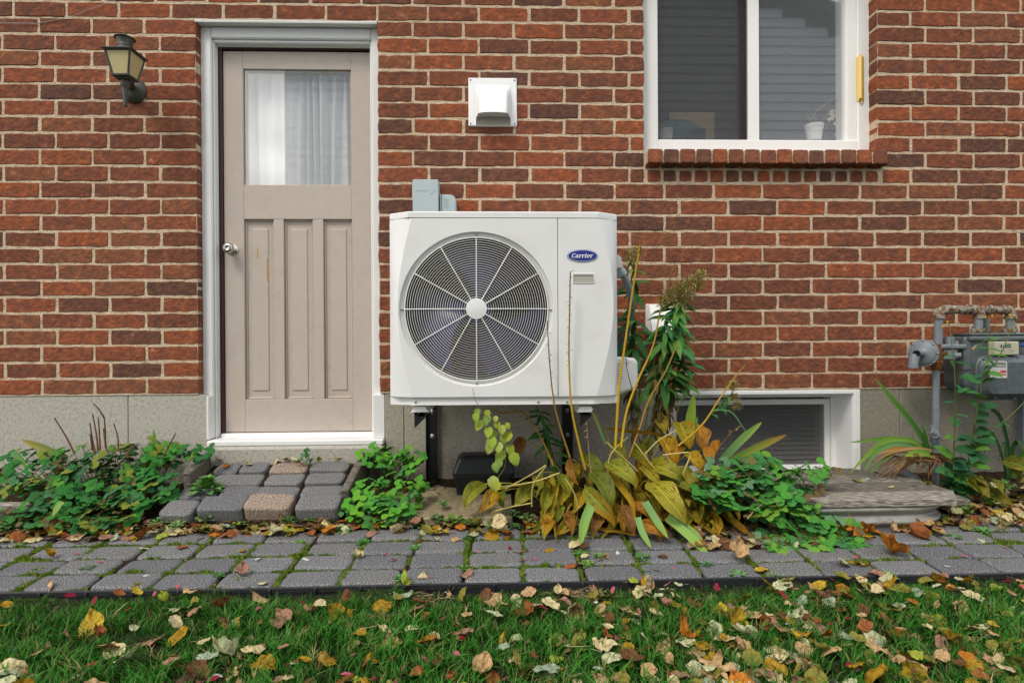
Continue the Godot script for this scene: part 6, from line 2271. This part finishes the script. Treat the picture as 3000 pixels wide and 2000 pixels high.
# tall phlox with lance leaves in pairs and dry seed heads
func phlox() -> void:
	var greens := []
	for e in [[0.045, 0.16, 0.035], [0.07, 0.2, 0.045], [0.035, 0.115, 0.028], [0.1, 0.24, 0.045], [0.05, 0.17, 0.065]]:
		greens.append(tinted(M.plant, e[0], e[1], e[2]))
	var dry := [tinted(M.plant, 0.12, 0.085, 0.03), tinted(M.plant, 0.18, 0.11, 0.035), tinted(M.plant, 0.1, 0.11, 0.03)]
	# label, stem points, z, leaf range along the stem, leaf size, heads, withered below
	for e in [
		["tall leafy phlox stem with a dry seed head right beside the heat pump", [[1858, 1330], [1856, 1180], [1858, 1020], [1860, 860], [1856, 745]], 0.3, 0.16, 34, 0.14, [[1852, 752, 30]], 0.3],
		["tall phlox with drooping dark leaves and a broad olive seed head before the dryer vent", [[1900, 1330], [1930, 1200], [1955, 1050], [1978, 930], [1995, 850]], 0.32, 0.16, 56, 0.16, [[1985, 866, 44], [2012, 842, 38], [2045, 822, 34], [1940, 885, 18], [1962, 872, 28], [2000, 885, 26]], 0.24],
		["shorter phlox stem with a small round seed head below the dryer vent", [[1905, 1320], [1950, 1200], [1985, 1090], [2005, 1010]], 0.26, 0.26, 30, 0.15, [[2008, 998, 26]], 0.3],
		["slim phlox stem with upright leaves in front of the dryer vent hood", [[1880, 1300], [1910, 1150], [1945, 1000], [1950, 925]], 0.38, 0.4, 20, 0.125, [], 0.3],
		["withered phlox stems with curled brown leaves near the valve cover", [[1850, 1340], [1865, 1260], [1870, 1180], [1880, 1120]], 0.34, 0.1, 12, 0.07, [], 1.0],
		["small phlox sprig with green buds in front of the basement window", [[2010, 1330], [2070, 1230], [2120, 1180], [2150, 1145]], 0.2, 0.45, 12, 0.06, [[2148, 1130, 16], [2152, 1165, 12], [2160, 1190, 12]], 0.0],
		["dark shaded phlox stem hanging under the heat pump cabinet", [[1640, 1400], [1610, 1300], [1590, 1230], [1572, 1190]], 0.14, 0.2, 18, 0.1, [], 0.0]]:
		var root := at(e[1][0][0], e[1][0][1], e[2])
		root.y = minf(root.y, bed_y(e[2]) + 0.02)
		var t := thing("phlox_plant", e[0], "plant", root)
		var path := stalk(t, e[1], e[2], e[2] - 0.02, 0.0034, 0.002, Color(0.14, 0.09, 0.04) if e[7] > 0.9 else Color(0.06, 0.1, 0.03), Color(0.07, 0.12, 0.03), "stem")
		var count: int = int(e[4] * 1.8)
		for i in count:
			var f: float = lerpf(e[3], 0.95, float(i) / (count - 1))
			var p: Vector3 = path[int(f * (path.size() - 1))] + t.position
			var an: float = i * PI * 0.5 + (i / 2) * PI * 0.5 + rnd(-0.5, 0.5)
			var out := Vector3(cos(an), 0, sin(an) * 0.8 + 0.15)
			var withered: bool = f < e[7] + e[3] and e[7] > 0.0
			var m: Material = dry[rng.randi() % 3] if withered else greens[rng.randi() % 5]
			var size: float = e[5] * rnd(0.7, 1.15) * (1.0 - 0.45 * maxf(0.0, f - 0.6) / 0.4) * (0.62 if withered else 1.0)
			leaf_at(t, G.lance[rng.randi() % 3], m, p, size, out + Vector3(0, rnd(-1.0, 0.1) - (0.9 if withered else 0.0), 0), Vector3(0, 1, 0) + out * 0.8 + Vector3(0, 0, 0.6))
		for h in e[6]:
			var c := at(h[0], h[1], e[2] - 0.01) - t.position
			var r: float = h[2] / F * 2.8 * 1.2
			var sm := MB.new()
			for i in int(h[2] * 12):
				var d := Vector3(rng.randfn(0, 1), rng.randfn(0, 1) + 0.5, rng.randfn(0, 1)).normalized()
				var o: Vector3 = c + d * r * sqrt(rng.randf()) * Vector3(1, 0.8, 0.8)
				sm.col = Color(0.48, 0.44, 0.16).lerp(Color(0.22, 0.15, 0.06), pow(rng.randf(), 1.7)) * rnd(0.6, 1.3)
				sm.blade([o, o + d * 0.006, o + d * 0.012], [0.0008, 0.0026, 0.0005], d.cross(Vector3(0.3, 1, 0.2)), 0.3, null, 0.0, 3)
				if i % 5 == 0:
					sm.tube([c + Vector3(0, -r * 0.8, 0), o], 0.0007, 3, false)
			obj("seed_head", sm, M.stalk, t)

func vine() -> void:
	var g := [tinted(M.plant, 0.27, 0.36, 0.05), tinted(M.plant, 0.36, 0.42, 0.1), tinted(M.plant, 0.3, 0.34, 0.04), tinted(M.plant, 0.22, 0.32, 0.07)]
	var z := 0.58
	var root := at(1432, 1500, z)
	root.y = bed_y(0.52)
	var t := thing("bindweed_vine", "thin vine with heart shaped lime leaves hanging under the heat pump", "vine", root)
	stalk(t, [[1428, 1490], [1438, 1440], [1452, 1408], [1474, 1378], [1481, 1350], [1470, 1310], [1452, 1270], [1436, 1230], [1408, 1200], [1392, 1170], [1385, 1138]], z - 0.02, z + 0.06, 0.003, 0.0011, Color(0.22, 0.18, 0.06), Color(0.2, 0.16, 0.08), "stem")
	for e in [[1140, 150, 0.9], [1230, 165, 0.8], [1130, 190, 0.9], [1175, 255, 1.1], [1228, 205, 1.0], [1294, 215, 0.7], [1295, 260, 1.0], [1240, 305, 1.2], [1280, 335, 1.1], [1345, 290, 1.1], [1378, 272, 0.8], [1350, 362, 1.2], [1415, 348, 1.2], [1270, 385, 1.3], [1255, 432, 1.2], [1330, 435, 1.1], [1405, 450, 1.2], [1355, 502, 1.3], [1432, 518, 1.4], [1322, 575, 1.2], [1275, 605, 1.0], [1265, 715, 1.4], [1312, 760, 1.1], [1200, 235, 0.9]]:
		var p := at(1000 + e[0] / 2.851, 1150 + (e[1] - 22.0) / 2.851, z + rnd(0.0, 0.05))
		var an := rnd(-0.7, 0.7)
		leaf_at(t, G.heart[rng.randi() % 3], g[rng.randi() % 4], p, 0.045 * e[2] * rnd(0.9, 1.1), Vector3(sin(an), -cos(an), 0.25), Vector3(rnd(-0.3, 0.3), 0.5, 1))

func dry_stems() -> void:
	for e in [
		["thin reddish brown dry twig leaning before the basement window", [[2045, 1385], [2095, 1325], [2140, 1270], [2175, 1247]], 0.5, 0.42],
		["thin dark dry stem with a small seed tuft crossing the orange hosta leaves", [[1935, 1340], [1962, 1262], [1985, 1205], [2008, 1150]], 0.5, 0.42],
		["pale withered stem with shrivelled leaves under the right bracket foot", [[1732, 1385], [1726, 1330], [1722, 1280], [1719, 1235]], 0.6, 0.62],
		["short dark seed stem in front of the valve cover", [[1852, 1140], [1838, 1085], [1834, 1052]], 0.5, 0.5],
		["low tangle of dry brown stems among the right columbine", [[2190, 1520], [2230, 1480], [2290, 1465], [2340, 1440]], 0.72, 0.66]]:
		var root := at(e[1][0][0], e[1][0][1], e[2])
		var t := thing("dry_stem", e[0], "dead stem", root)
		stalk(t, e[1], e[2], e[3], 0.0026, 0.0012, Color(0.2, 0.1, 0.05) if e[2] < 0.6 else Color(0.36, 0.27, 0.15), Color(0.12, 0.07, 0.04) if e[2] < 0.6 else Color(0.4, 0.32, 0.2), "stem", 0.45)

func twigs() -> void:
	var z := 0.28
	var root := at(300, 1400, z)
	root.y = bed_y(z)
	var t := thing("cut_stems", "cluster of dry brown cut stems standing out of the left columbine", "dead stems", root)
	for e in [[[218, 1330], [190, 1275], [158, 1224]], [[278, 1330], [270, 1290], [262, 1238]], [[286, 1320], [281, 1270], [270, 1212]], [[292, 1320], [290, 1270], [287, 1222]], [[312, 1320], [306, 1290], [302, 1255]], [[308, 1310], [307, 1260], [304, 1222]], [[345, 1320], [344, 1280], [332, 1240]], [[474, 1342], [492, 1310], [513, 1270]], [[270, 1320], [266, 1290], [263, 1272]], [[304, 1224], [290, 1200], [272, 1182]]]:
		stalk(t, e, z, z + rnd(-0.02, 0.03), 0.0042, 0.0026, Color(0.18, 0.09, 0.04), Color(0.14, 0.08, 0.045), "stem")

# wild lettuce like weed with toothed leaves and small yellow flowers, before the gas meter
func meter_weeds() -> void:
	var g := [tinted(M.plant, 0.04, 0.15, 0.04), tinted(M.plant, 0.03, 0.11, 0.05), tinted(M.plant, 0.08, 0.2, 0.03), tinted(M.plant, 0.025, 0.085, 0.03)]
	var yl := mat(0.6, 0.35, 0.02, 0.6)
	for e in [
		["tall yellow flowered weed in front of the gas meter riser pipe", [[2794, 1400], [2796, 1320], [2800, 1180], [2797, 1080], [2790, 1010], [2783, 950]], [[2777, 942], [2763, 955]], 10],
		["tall branching yellow flowered weed before the middle of the gas meter", [[2830, 1420], [2850, 1280], [2880, 1120], [2895, 1040], [2895, 960], [2890, 930]], [[2888, 928], [2908, 925], [2960, 922]], 16],
		["leaning weed stem with buds crossing the gas meter nameplate", [[2845, 1330], [2880, 1120], [2920, 1060], [2950, 1000], [2968, 935]], [[2970, 925], [2852, 1020]], 8],
		["low dark broad leaved weed clump beside the plank cover", [[2790, 1480], [2800, 1420], [2810, 1380], [2815, 1330]], [], 16],
		["thin weed reaching right below the gas meter with one round leaf", [[2860, 1300], [2900, 1260], [2950, 1228], [3000, 1180]], [], 4]]:
		var z := 0.36
		var root := at(e[1][0][0], e[1][0][1], z)
		root.y = bed_y(z)
		var t := thing("sow_thistle", e[0], "weed", root)
		var path := stalk(t, e[1], z, z - 0.02, 0.0034, 0.0018, Color(0.1, 0.1, 0.03), Color(0.14, 0.2, 0.05), "stem")
		var count: int = int(e[3] * 1.8)
		for i in count:
			var f := pow(float(i) / count, 1.5) * 0.8
			var p: Vector3 = path[int(f * (path.size() - 1))] + t.position
			var an: float = i * 2.4 + rnd(-0.4, 0.4)
			var out := Vector3(cos(an), 0, sin(an) * 0.6 + 0.3)
			leaf_at(t, (G.oval if f < 0.35 else G.lance)[rng.randi() % 3], g[rng.randi() % 4], p, lerpf(0.1, 0.05, f) * rnd(0.6, 1.2), out + Vector3(0, rnd(-0.3, 0.5), 0), Vector3(0, 0.8, 0.7))
		for h in e[2]:
			var m := MB.new()
			m.lathe([Vector2(0, -0.008), Vector2(0.004, -0.005), Vector2(0.005, 0.0), Vector2(0.003, 0.004), Vector2(0, 0.004)], Transform3D(Basis(), at(h[0], h[1], z) - root), 8)
			obj("flower", m, yl, t)
			m = MB.new()
			m.col = Color(0.14, 0.2, 0.05)
			m.tube([path[-1], at(h[0], h[1] + 4, z) - root], 0.0012, 4, false)
			obj("flower_stem", m, M.stalk, t)
	for e in [[2860, 1462, 0.42, "yellow green ribbed hosta leaves low beside the window well cover"], [2975, 1415, 0.36, "yellowing hosta leaves at the right edge under the gas meter"]]:
		var root := at(e[0], e[1], e[2])
		root.y = bed_y(e[2])
		var t := thing("hosta_plant", e[3], "plant", root)
		for i in 7:
			var a := at(e[0] + rnd(-40, 40), e[1] - rnd(20, 70), e[2])
			hosta_leaf(t, a, a + Vector3(rnd(-0.08, 0.08), rnd(-0.07, -0.02), rnd(0.02, 0.1)), rnd(0.045, 0.07), Color(0.2, 0.24, 0.03), Color(0.4, 0.32, 0.03), 0.2, rnd(-0.6, 0.6))

# ---------- fallen leaves and small weeds ----------
func place_name(px: float, py: float) -> String:
	var row := "in the leaf bed" if py < 1565 else "on the pavers" if py < 1700 else "by lawn edging" if py < 1775 else "mid lawn" if py < 1885 else "front lawn"
	var col := "under left columbine" if px < 420 else "below the door" if px < 1010 else "below the fan" if px < 1440 else "below the badge" if px < 1850 else "before the hosta" if px < 2250 else "before the window well" if px < 2680 else "below the gas meter"
	return row + " " + col

var fallen := []                     # [shape key, variant, hue, transform]

func drop(key: String, hue: String, p: Vector3, size: float, tilt: float, yaw := -1.0) -> void:
	var b := Basis(Vector3.UP, rnd(0, TAU) if yaw < 0 else yaw) * Basis(Vector3(1, 0, 0).rotated(Vector3.UP, rnd(0, TAU)), tilt) * Basis(Vector3.RIGHT, -PI / 2)
	if rng.randf() < 0.4:
		b = b * Basis(Vector3.UP, PI)
	b = b.scaled_local(Vector3.ONE * size)
	fallen.append([key, rng.randi() % 8, hue, Transform3D(b, p - b * Vector3(0, 0.5, 0))])

func pick(weights: Dictionary) -> String:
	var sum := 0.0
	for k in weights:
		sum += weights[k]
	var r := rng.randf() * sum
	for k in weights:
		r -= weights[k]
		if r <= 0:
			return k
	return weights.keys()[0]

func leaves() -> void:
	var hues := {"cream": 15, "pale green": 12, "tan": 15, "yellow": 5, "olive": 15, "mustard": 11, "orange": 4, "russet": 8, "brown": 6, "grey green": 5, "rosy brown": 9, "lime": 4}
	var kinds := {"poplar": 50, "elm": 26, "maple": 7, "rolled": 17}
	# the ones that stand out
	for e in [["maple", "tan", 2620, 1925, 0.13, 0.25], ["maple", "tan", 2095, 1960, 0.125, 0.3], ["maple", "yellow", 2512, 1648, 0.095, 0.4], ["rolled", "orange", 2612, 1618, 0.12, 0.3], ["maple", "orange", 2545, 1545, 0.12, 1.1], ["maple", "orange", 2500, 1548, 0.09, 0.9], ["rolled", "russet", 2672, 1548, 0.09, 1.3], ["poplar", "cream", 2110, 1590, 0.085, 0.4], ["poplar", "cream", 2115, 1560, 0.075, 0.5], ["poplar", "russet", 2190, 1590, 0.1, 0.7], ["poplar", "rosy brown", 1192, 1500, 0.09, 1.0], ["poplar", "tan", 130, 1733, 0.085, 0.6], ["poplar", "yellow", 268, 1838, 0.09, 0.7], ["maple", "cream", 1760, 1890, 0.12, 0.2], ["poplar", "grey green", 1605, 1955, 0.085, 0.3], ["maple", "cream", 1120, 1830, 0.11, 0.3], ["rolled", "brown", 2210, 1968, 0.1, 0.5], ["elm", "mustard", 2545, 1968, 0.11, 0.8], ["elm", "orange", 85, 1500, 0.12, 0.4], ["poplar", "rosy brown", 110, 1540, 0.09, 0.5], ["poplar", "cream", 740, 1890, 0.08, 0.5], ["poplar", "pale green", 380, 1925, 0.085, 0.6], ["poplar", "pale green", 530, 1785, 0.08, 0.3], ["poplar", "cream", 1590, 1540, 0.07, 0.9], ["maple", "tan", 552, 1550, 0.08, 0.3], ["rolled", "tan", 2160, 1630, 0.09, 0.3], ["poplar", "tan", 2090, 1600, 0.08, 0.4], ["poplar", "pale green", 1385, 1560, 0.06, 0.2], ["poplar", "cream", 1460, 1528, 0.075, 1.0], ["elm", "yellow", 2260, 1720, 0.07, 0.8], ["elm", "pale green", 2470, 1650, 0.08, 0.5], ["elm", "cream", 1690, 1592, 0.075, 0.2], ["elm", "rosy brown", 2570, 1680, 0.06, 0.2], ["rolled", "russet", 2450, 1485, 0.06, 0.4], ["elm", "olive", 2512, 1408, 0.05, 0.2], ["elm", "grey green", 2535, 1404, 0.05, 0.4], ["elm", "orange", 2722, 1416, 0.04, 0.5], ["elm", "cream", 2612, 1424, 0.03, 0.2]]:
		var y: float = LAWN + 0.035 if e[3] > 1710 else -0.075 if e[3] > 1440 else 0.06
		var p := on_y(e[2], e[3], y)
		if e[3] <= 1710 and e[3] > 1440:
			p = on_y(e[2], e[3], path_y(maxf(p.z, 0.45)) + 0.012 + (0.025 if e[5] > 0.8 else 0.0))
		drop(e[0], e[1], p, e[4], e[5])
	# lawn, thicker towards the right
	var n := 0
	while n < 640:
		var px := rnd(-60, 3060)
		if rng.randf() > lerpf(0.42, 1.0, smoothstep(900, 2400, px)):
			continue
		var z := 1.09 + rng.randf() * 0.62
		var p := at(px, 1500, z)
		p.y = lawn_y(p.x, z) + rnd(0.006, 0.036)
		var small := rng.randf() < lerpf(0.34, 0.1, smoothstep(800, 2600, px))
		if small:
			drop("petal", pick({"pink": 5, "crimson": 4, "rosy brown": 2, "whitish": 1, "russet": 1}), p, rnd(0.02, 0.04), rnd(0, 0.8))
		else:
			drop(pick(kinds), pick(hues), p, 0.034 + 0.044 * pow(rng.randf(), 1.4), absf(rng.randfn(0, 0.55)))
		n += 1
	# leaf bed between plants and pavers
	for r in [[430, 1320, 0.46, 0.6, 150], [-40, 420, 0.4, 0.62, 100], [1300, 2000, 0.5, 0.66, 54], [2000, 2420, 0.5, 0.8, 60], [2420, 2760, 0.56, 0.72, 34], [2700, 3020, 0.2, 0.64, 170], [560, 1010, 0.05, 0.12, 16], [1050, 1330, 0.1, 0.3, 12], [1900, 2200, 0.3, 0.5, 20]]:
		for i in r[4]:
			var z := rnd(r[2], r[3])
			var p := at(rnd(r[0], r[1]), 1500, z)
			p.y = (bed_y(z) if z < 0.52 else path_y(z)) + rnd(0.004, 0.022)
			if r[3] < 0.13:
				p.y = 0.135 - 0.31 * (z - 0.06) + 0.012
			drop(pick(kinds), pick(hues), p, rnd(0.035, 0.075) * (0.7 if r[3] < 0.31 else 1.0), absf(rng.randfn(0, 0.35)))
	# strays on the pavers and landing
	for i in 58:
		var px := rnd(0, 3000)
		var z := rnd(0.6, 1.05)
		var p := at(px, 1500, z)
		p.y = path_y(z) + 0.006
		var pink := rng.randf() < 0.6
		drop("petal" if pink else pick(kinds), pick({"pink": 5, "crimson": 3, "whitish": 1}) if pink else pick(hues), p, rnd(0.018, 0.034) if pink else rnd(0.035, 0.06), absf(rng.randfn(0, 0.15)))
	# the 300 that show largest are things of their own; the rest is litter
	var ranked := []
	for i in fallen.size():
		var x: Transform3D = fallen[i][3]
		var c := x * Vector3(0, 0.5, 0)
		var q := pix(c)
		var seen := Rect2(-20, -20, 3040, 2040).has_point(q)
		ranked.append([x.basis.get_scale().x / (cam_pos.z - c.z) if seen else 0.0, i, q])
	ranked.sort_custom(func(a, b): return a[0] > b[0])
	var by_label := {}
	var rest := {}
	for k in ranked.size():
		var e: Array = fallen[ranked[k][1]]
		if k >= 300:
			var key := "%s/%d" % [e[0], e[1]]
			if not rest.has(key):
				rest[key] = [[], []]
			rest[key][0].append(e[3])
			var m: StandardMaterial3D = M["leaf " + e[2]]
			rest[key][1].append(m.albedo_color.srgb_to_linear())
			continue
		var q: Vector2 = ranked[k][2]
		var s: float = e[3].basis.get_scale().x
		var up: float = absf((e[3].basis.z.normalized()).y)
		var form: String = {"poplar": "heart leaf", "elm": "oval leaf", "maple": "lobed maple leaf", "rolled": "curled leaf", "petal": "slim leaflet"}[e[0]]
		var words := "%s %s %s %s %s" % ["large" if s > 0.075 else "medium" if s > 0.055 else "small", "upright" if up < 0.6 else "tilted" if up < 0.88 else "flat", e[2], form, place_name(q.x, q.y)]
		if not by_label.has(words):
			by_label[words] = []
		by_label[words].append([q.x, e])
	var order := ["leftmost", "second from left", "third from left", "fourth from left", "fifth from left", "sixth from left", "seventh from left", "eighth from left"]
	for words in by_label:
		var same: Array = by_label[words]
		same.sort_custom(func(a, b): return a[0] < b[0])
		for i in same.size():
			var e: Array = same[i][1]
			var o := obj("fallen_leaf", G[e[0]][e[1]], M["leaf " + e[2]])
			o.transform = e[3]
			tag(o, words if same.size() == 1 else words + ", " + order[mini(i, 7)], "leaf", "fallen autumn leaves")
	var lit := foliage(mat(1, 1, 1, 0.6), 0.3)
	lit.albedo_texture = M.vein
	for key in rest:
		var e: PackedStringArray = key.split("/")
		scatter("leaf_litter", G[e[0]][int(e[1])], lit, rest[key][0], rest[key][1])

func crumbs() -> void:
	var m := MB.new()
	for i in 900:
		var px := rnd(-50, 3050)
		var z := rnd(0.02, 0.62)
		var p := at(px, 1500, z)
		p.y = (bed_y(z) if z < 0.52 else path_y(z) - 0.006) + 0.004
		m.col = Color(0.09, 0.055, 0.03).lerp(Color(0.3, 0.2, 0.1), pow(rng.randf(), 2.0)) * rnd(0.5, 1.2)
		var d := Vector3(rnd(-1, 1), rnd(-0.2, 0.3), rnd(-1, 1)).normalized() * rnd(0.008, 0.03)
		m.tube([p - d, p + d * 0.2 + Vector3(0, 0.002, 0), p + d], [0.0018, 0.0022, 0.001], 4, false)
	var o := obj("mulch", m, M.stalk)
	tag(o, "scattered brown twigs and bark crumbs on the flower bed soil", "mulch")
	stuff(o)

func weeds() -> void:
	var g := []
	for e in [[0.08, 0.22, 0.05], [0.12, 0.28, 0.08], [0.06, 0.17, 0.045], [0.18, 0.3, 0.09], [0.13, 0.26, 0.04]]:
		g.append(tinted(M.plant, e[0], e[1], e[2]))
	var list := [[40, 1530, 80, 1.3], [95, 1552, 70, 1.0], [150, 1530, 76, 1.4], [215, 1556, 60, 0.9], [285, 1548, 70, 1.1], [330, 1562, 60, 0.8], [2760, 1530, 70, 1.2], [2830, 1500, 80, 1.4], [2905, 1480, 90, 1.5], [2960, 1530, 70, 1.0], [2870, 1450, 90, 1.6], [2940, 1440, 90, 1.6], [20, 1555, 70, 1.5], [60, 1600, 40, 0.8], [110, 1670, 46, 0.6], [195, 1668, 40, 0.5], [258, 1672, 44, 1.0], [292, 1645, 34, 0.5], [440, 1625, 36, 0.5], [375, 1560, 60, 1.0], [462, 1535, 60, 1.2], [520, 1545, 66, 1.0], [600, 1530, 70, 1.3], [640, 1500, 50, 1.4], [700, 1540, 50, 0.9], [826, 1510, 60, 1.8], [850, 1530, 54, 1.2], [905, 1525, 44, 0.9], [1010, 1560, 70, 0.9], [1064, 1592, 50, 0.8], [1190, 1530, 60, 1.3], [1235, 1545, 56, 1.0], [1225, 1470, 56, 1.6], [1300, 1485, 44, 1.8], [1280, 1525, 66, 1.0], [1330, 1530, 70, 1.1], [1380, 1535, 60, 0.9], [1440, 1545, 54, 0.7], [1500, 1515, 60, 1.4], [1545, 1530, 80, 1.2], [1570, 1560, 70, 1.2], [1510, 1545, 50, 0.8], [560, 1600, 30, 0.5], [640, 1690, 44, 0.8], [705, 1700, 40, 0.6], [880, 1590, 40, 0.5], [766, 1625, 28, 0.4], [1175, 1700, 50, 0.9], [1215, 1610, 50, 0.8], [1372, 1580, 40, 0.8], [1358, 1672, 50, 0.9], [1536, 1638, 34, 0.7], [1622, 1640, 36, 0.5], [1706, 1630, 54, 0.9], [1722, 1660, 50, 1.0], [1760, 1640, 46, 1.4], [1880, 1640, 60, 1.0], [1900, 1680, 50, 0.8], [2066, 1662, 50, 1.1], [1755, 1748, 50, 1.3], [1820, 1722, 40, 0.8], [1280, 1740, 36, 0.6], [2600, 1690, 50, 1.0], [2300, 1600, 60, 1.2], [2880, 1560, 60, 0.9], [2800, 1580, 60, 0.8], [2270, 1690, 40, 0.9], [2160, 1690, 60, 0.7]]
	var by_label := {}
	for e in list:
		var p := on_y(e[0], e[1], LAWN if e[1] > 1712 else -0.085)
		if e[1] <= 1712:
			var y := bed_y(p.z) if p.z < 0.52 else path_y(p.z) - 0.006
			p = on_y(e[0], e[1], y)
		var words := "%s green rosette weed %s" % ["tall" if e[3] > 1.15 else "low" if e[3] > 0.7 else "tiny", place_name(e[0], e[1])]
		if not by_label.has(words):
			by_label[words] = []
		by_label[words].append([e[0], p, e[2], e[3]])
	var order := ["leftmost", "second from left", "third from left", "fourth from left", "fifth from left", "sixth from left", "seventh from left", "eighth from left", "ninth from left", "tenth from left"]
	for words in by_label:
		var same: Array = by_label[words]
		same.sort_custom(func(a, b): return a[0] < b[0])
		for i in same.size():
			var e: Array = same[i]
			var o := obj("rosette_weed", G.weed[rng.randi() % 4], g[rng.randi() % 5])
			var r: float = e[2] / F * 2.3 * 0.68
			o.transform = Transform3D(Basis(Vector3.UP, rnd(0, TAU)).scaled(Vector3(r, r * e[3] * 1.1, r)), e[1])
			tag(o, words if same.size() == 1 else words + ", " + order[i], "weed", "rosette weeds between bed and pavers")
	# the dense rosette on the landing
	var p := at(604, 1448, 0.33)
	var t := thing("rosette_plant", "dense bright green leafy rosette growing between the landing pavers", "plant", p)
	for i in 46:
		var an := i * 2.4
		var f := i / 46.0
		var out := Vector3(cos(an), 0, sin(an))
		leaf_at(t, G.oval[rng.randi() % 3], g[[0, 1, 4, 1][rng.randi() % 4]], p + Vector3(0, 0.014 + 0.05 * f, 0) + out * 0.03 * (1 - f), rnd(0.05, 0.07) * (1.0 - 0.35 * f), out + Vector3(0, 0.1 + 1.4 * f, 0), Vector3(0, 1, 0.1) - out * f)
	p = at(905, 1368, 0.1)
	t = thing("columbine_seedling", "small columbine seedling in the gap between door step and landing pavers", "plant", p)
	for e in [[880, 1338, 0.05], [905, 1326, 0.06], [895, 1350, 0.045], [912, 1356, 0.05]]:
		leaf_at(t, G.columbine[rng.randi() % 5], g[2], at(e[0], e[1], 0.12), e[2], Vector3(rnd(-1, 1), 0.5, 0.4), Vector3(0, 1, 0.8))
	var st := MB.new()
	st.col = Color(0.1, 0.14, 0.04)
	for e in [[880, 1338], [905, 1326], [912, 1356]]:
		st.tube([Vector3.ZERO, at(e[0], e[1], 0.12) - p], 0.0012, 4, false)
	obj("stem", st, M.stalk, t)

func _ready() -> void:
	rng.seed = 20241
	sky()
	make_materials()
	var h := house()
	ground()
	heat_pump()
	vents()
	lantern()
	gas_meter()
	window_well()
	bait_box()
	indoor_things()
	make_leaves()
	var dark := []
	for e in [[0.03, 0.15, 0.028], [0.045, 0.19, 0.03], [0.026, 0.12, 0.034], [0.035, 0.13, 0.04], [0.08, 0.22, 0.03], [0.05, 0.15, 0.06], [0.03, 0.11, 0.03], [0.16, 0.2, 0.03], [0.12, 0.09, 0.04]]:
		dark.append(tinted(M.plant, e[0], e[1], e[2]))
	var fresh := []
	for e in [[0.08, 0.28, 0.03], [0.065, 0.23, 0.04], [0.12, 0.32, 0.03], [0.06, 0.2, 0.05]]:
		fresh.append(tinted(M.plant, e[0], e[1], e[2]))
	var mid := []
	for e in [[0.05, 0.21, 0.04], [0.065, 0.25, 0.035], [0.045, 0.17, 0.05], [0.04, 0.15, 0.03], [0.12, 0.26, 0.03], [0.1, 0.2, 0.1], [0.15, 0.12, 0.04]]:
		mid.append(tinted(M.plant, e[0], e[1], e[2]))
	columbine("wide dark green columbine mound left of the door landing", [[300, 1345, 190, 44, 62], [480, 1320, 130, 34, 40], [330, 1420, 150, 60, 62], [300, 1490, 120, 60, 42], [90, 1370, 120, 60, 40], [420, 1420, 90, 60, 26], [110, 1425, 140, 34, 34], [220, 1460, 110, 30, 22], [80, 1490, 130, 40, 26], [200, 1530, 110, 26, 14]], 0.1, 0.56, dark, 0.068, [300, 1440, 0.34])
	columbine("small bright columbine right behind the right edging board", [[1110, 1330, 50, 30, 16], [1160, 1350, 55, 36, 18], [1190, 1335, 40, 20, 8]], 0.12, 0.18, fresh, 0.062, [1150, 1405, 0.14])
	columbine("bright green columbine clump in front of the ribbed slab", [[1090, 1440, 70, 45, 26], [1120, 1490, 100, 46, 40], [1040, 1478, 45, 30, 10], [1200, 1420, 40, 24, 8]], 0.36, 0.52, fresh, 0.064, [1110, 1530, 0.46])
	columbine("green columbine leaves between the hosta and basement window", [[2140, 1400, 105, 56, 36], [2110, 1445, 80, 46, 22], [2190, 1355, 80, 24, 9], [2230, 1450, 90, 60, 26]], 0.5, 0.68, mid, 0.076, [2150, 1500, 0.5])
	var bright := []
	for e in [[0.06, 0.23, 0.035], [0.08, 0.27, 0.035], [0.05, 0.19, 0.045], [0.04, 0.15, 0.035], [0.13, 0.29, 0.04], [0.05, 0.17, 0.06], [0.13, 0.25, 0.13], [0.14, 0.1, 0.04]]:
		bright.append(tinted(M.plant, e[0], e[1], e[2]))
	columbine("tall green columbine spilling over the plank cover onto the pavers", [[2300, 1425, 95, 55, 32], [2330, 1490, 110, 60, 34], [2420, 1590, 115, 58, 38], [2310, 1620, 90, 50, 28], [2380, 1375, 70, 20, 8]], 0.5, 0.8, bright, 0.084, [2350, 1600, 0.62])
	hosta()
	iris()
	phlox()
	vine()
	twigs()
	dry_stems()
	meter_weeds()
	weeds()
	crumbs()
	leaves()
	grass()
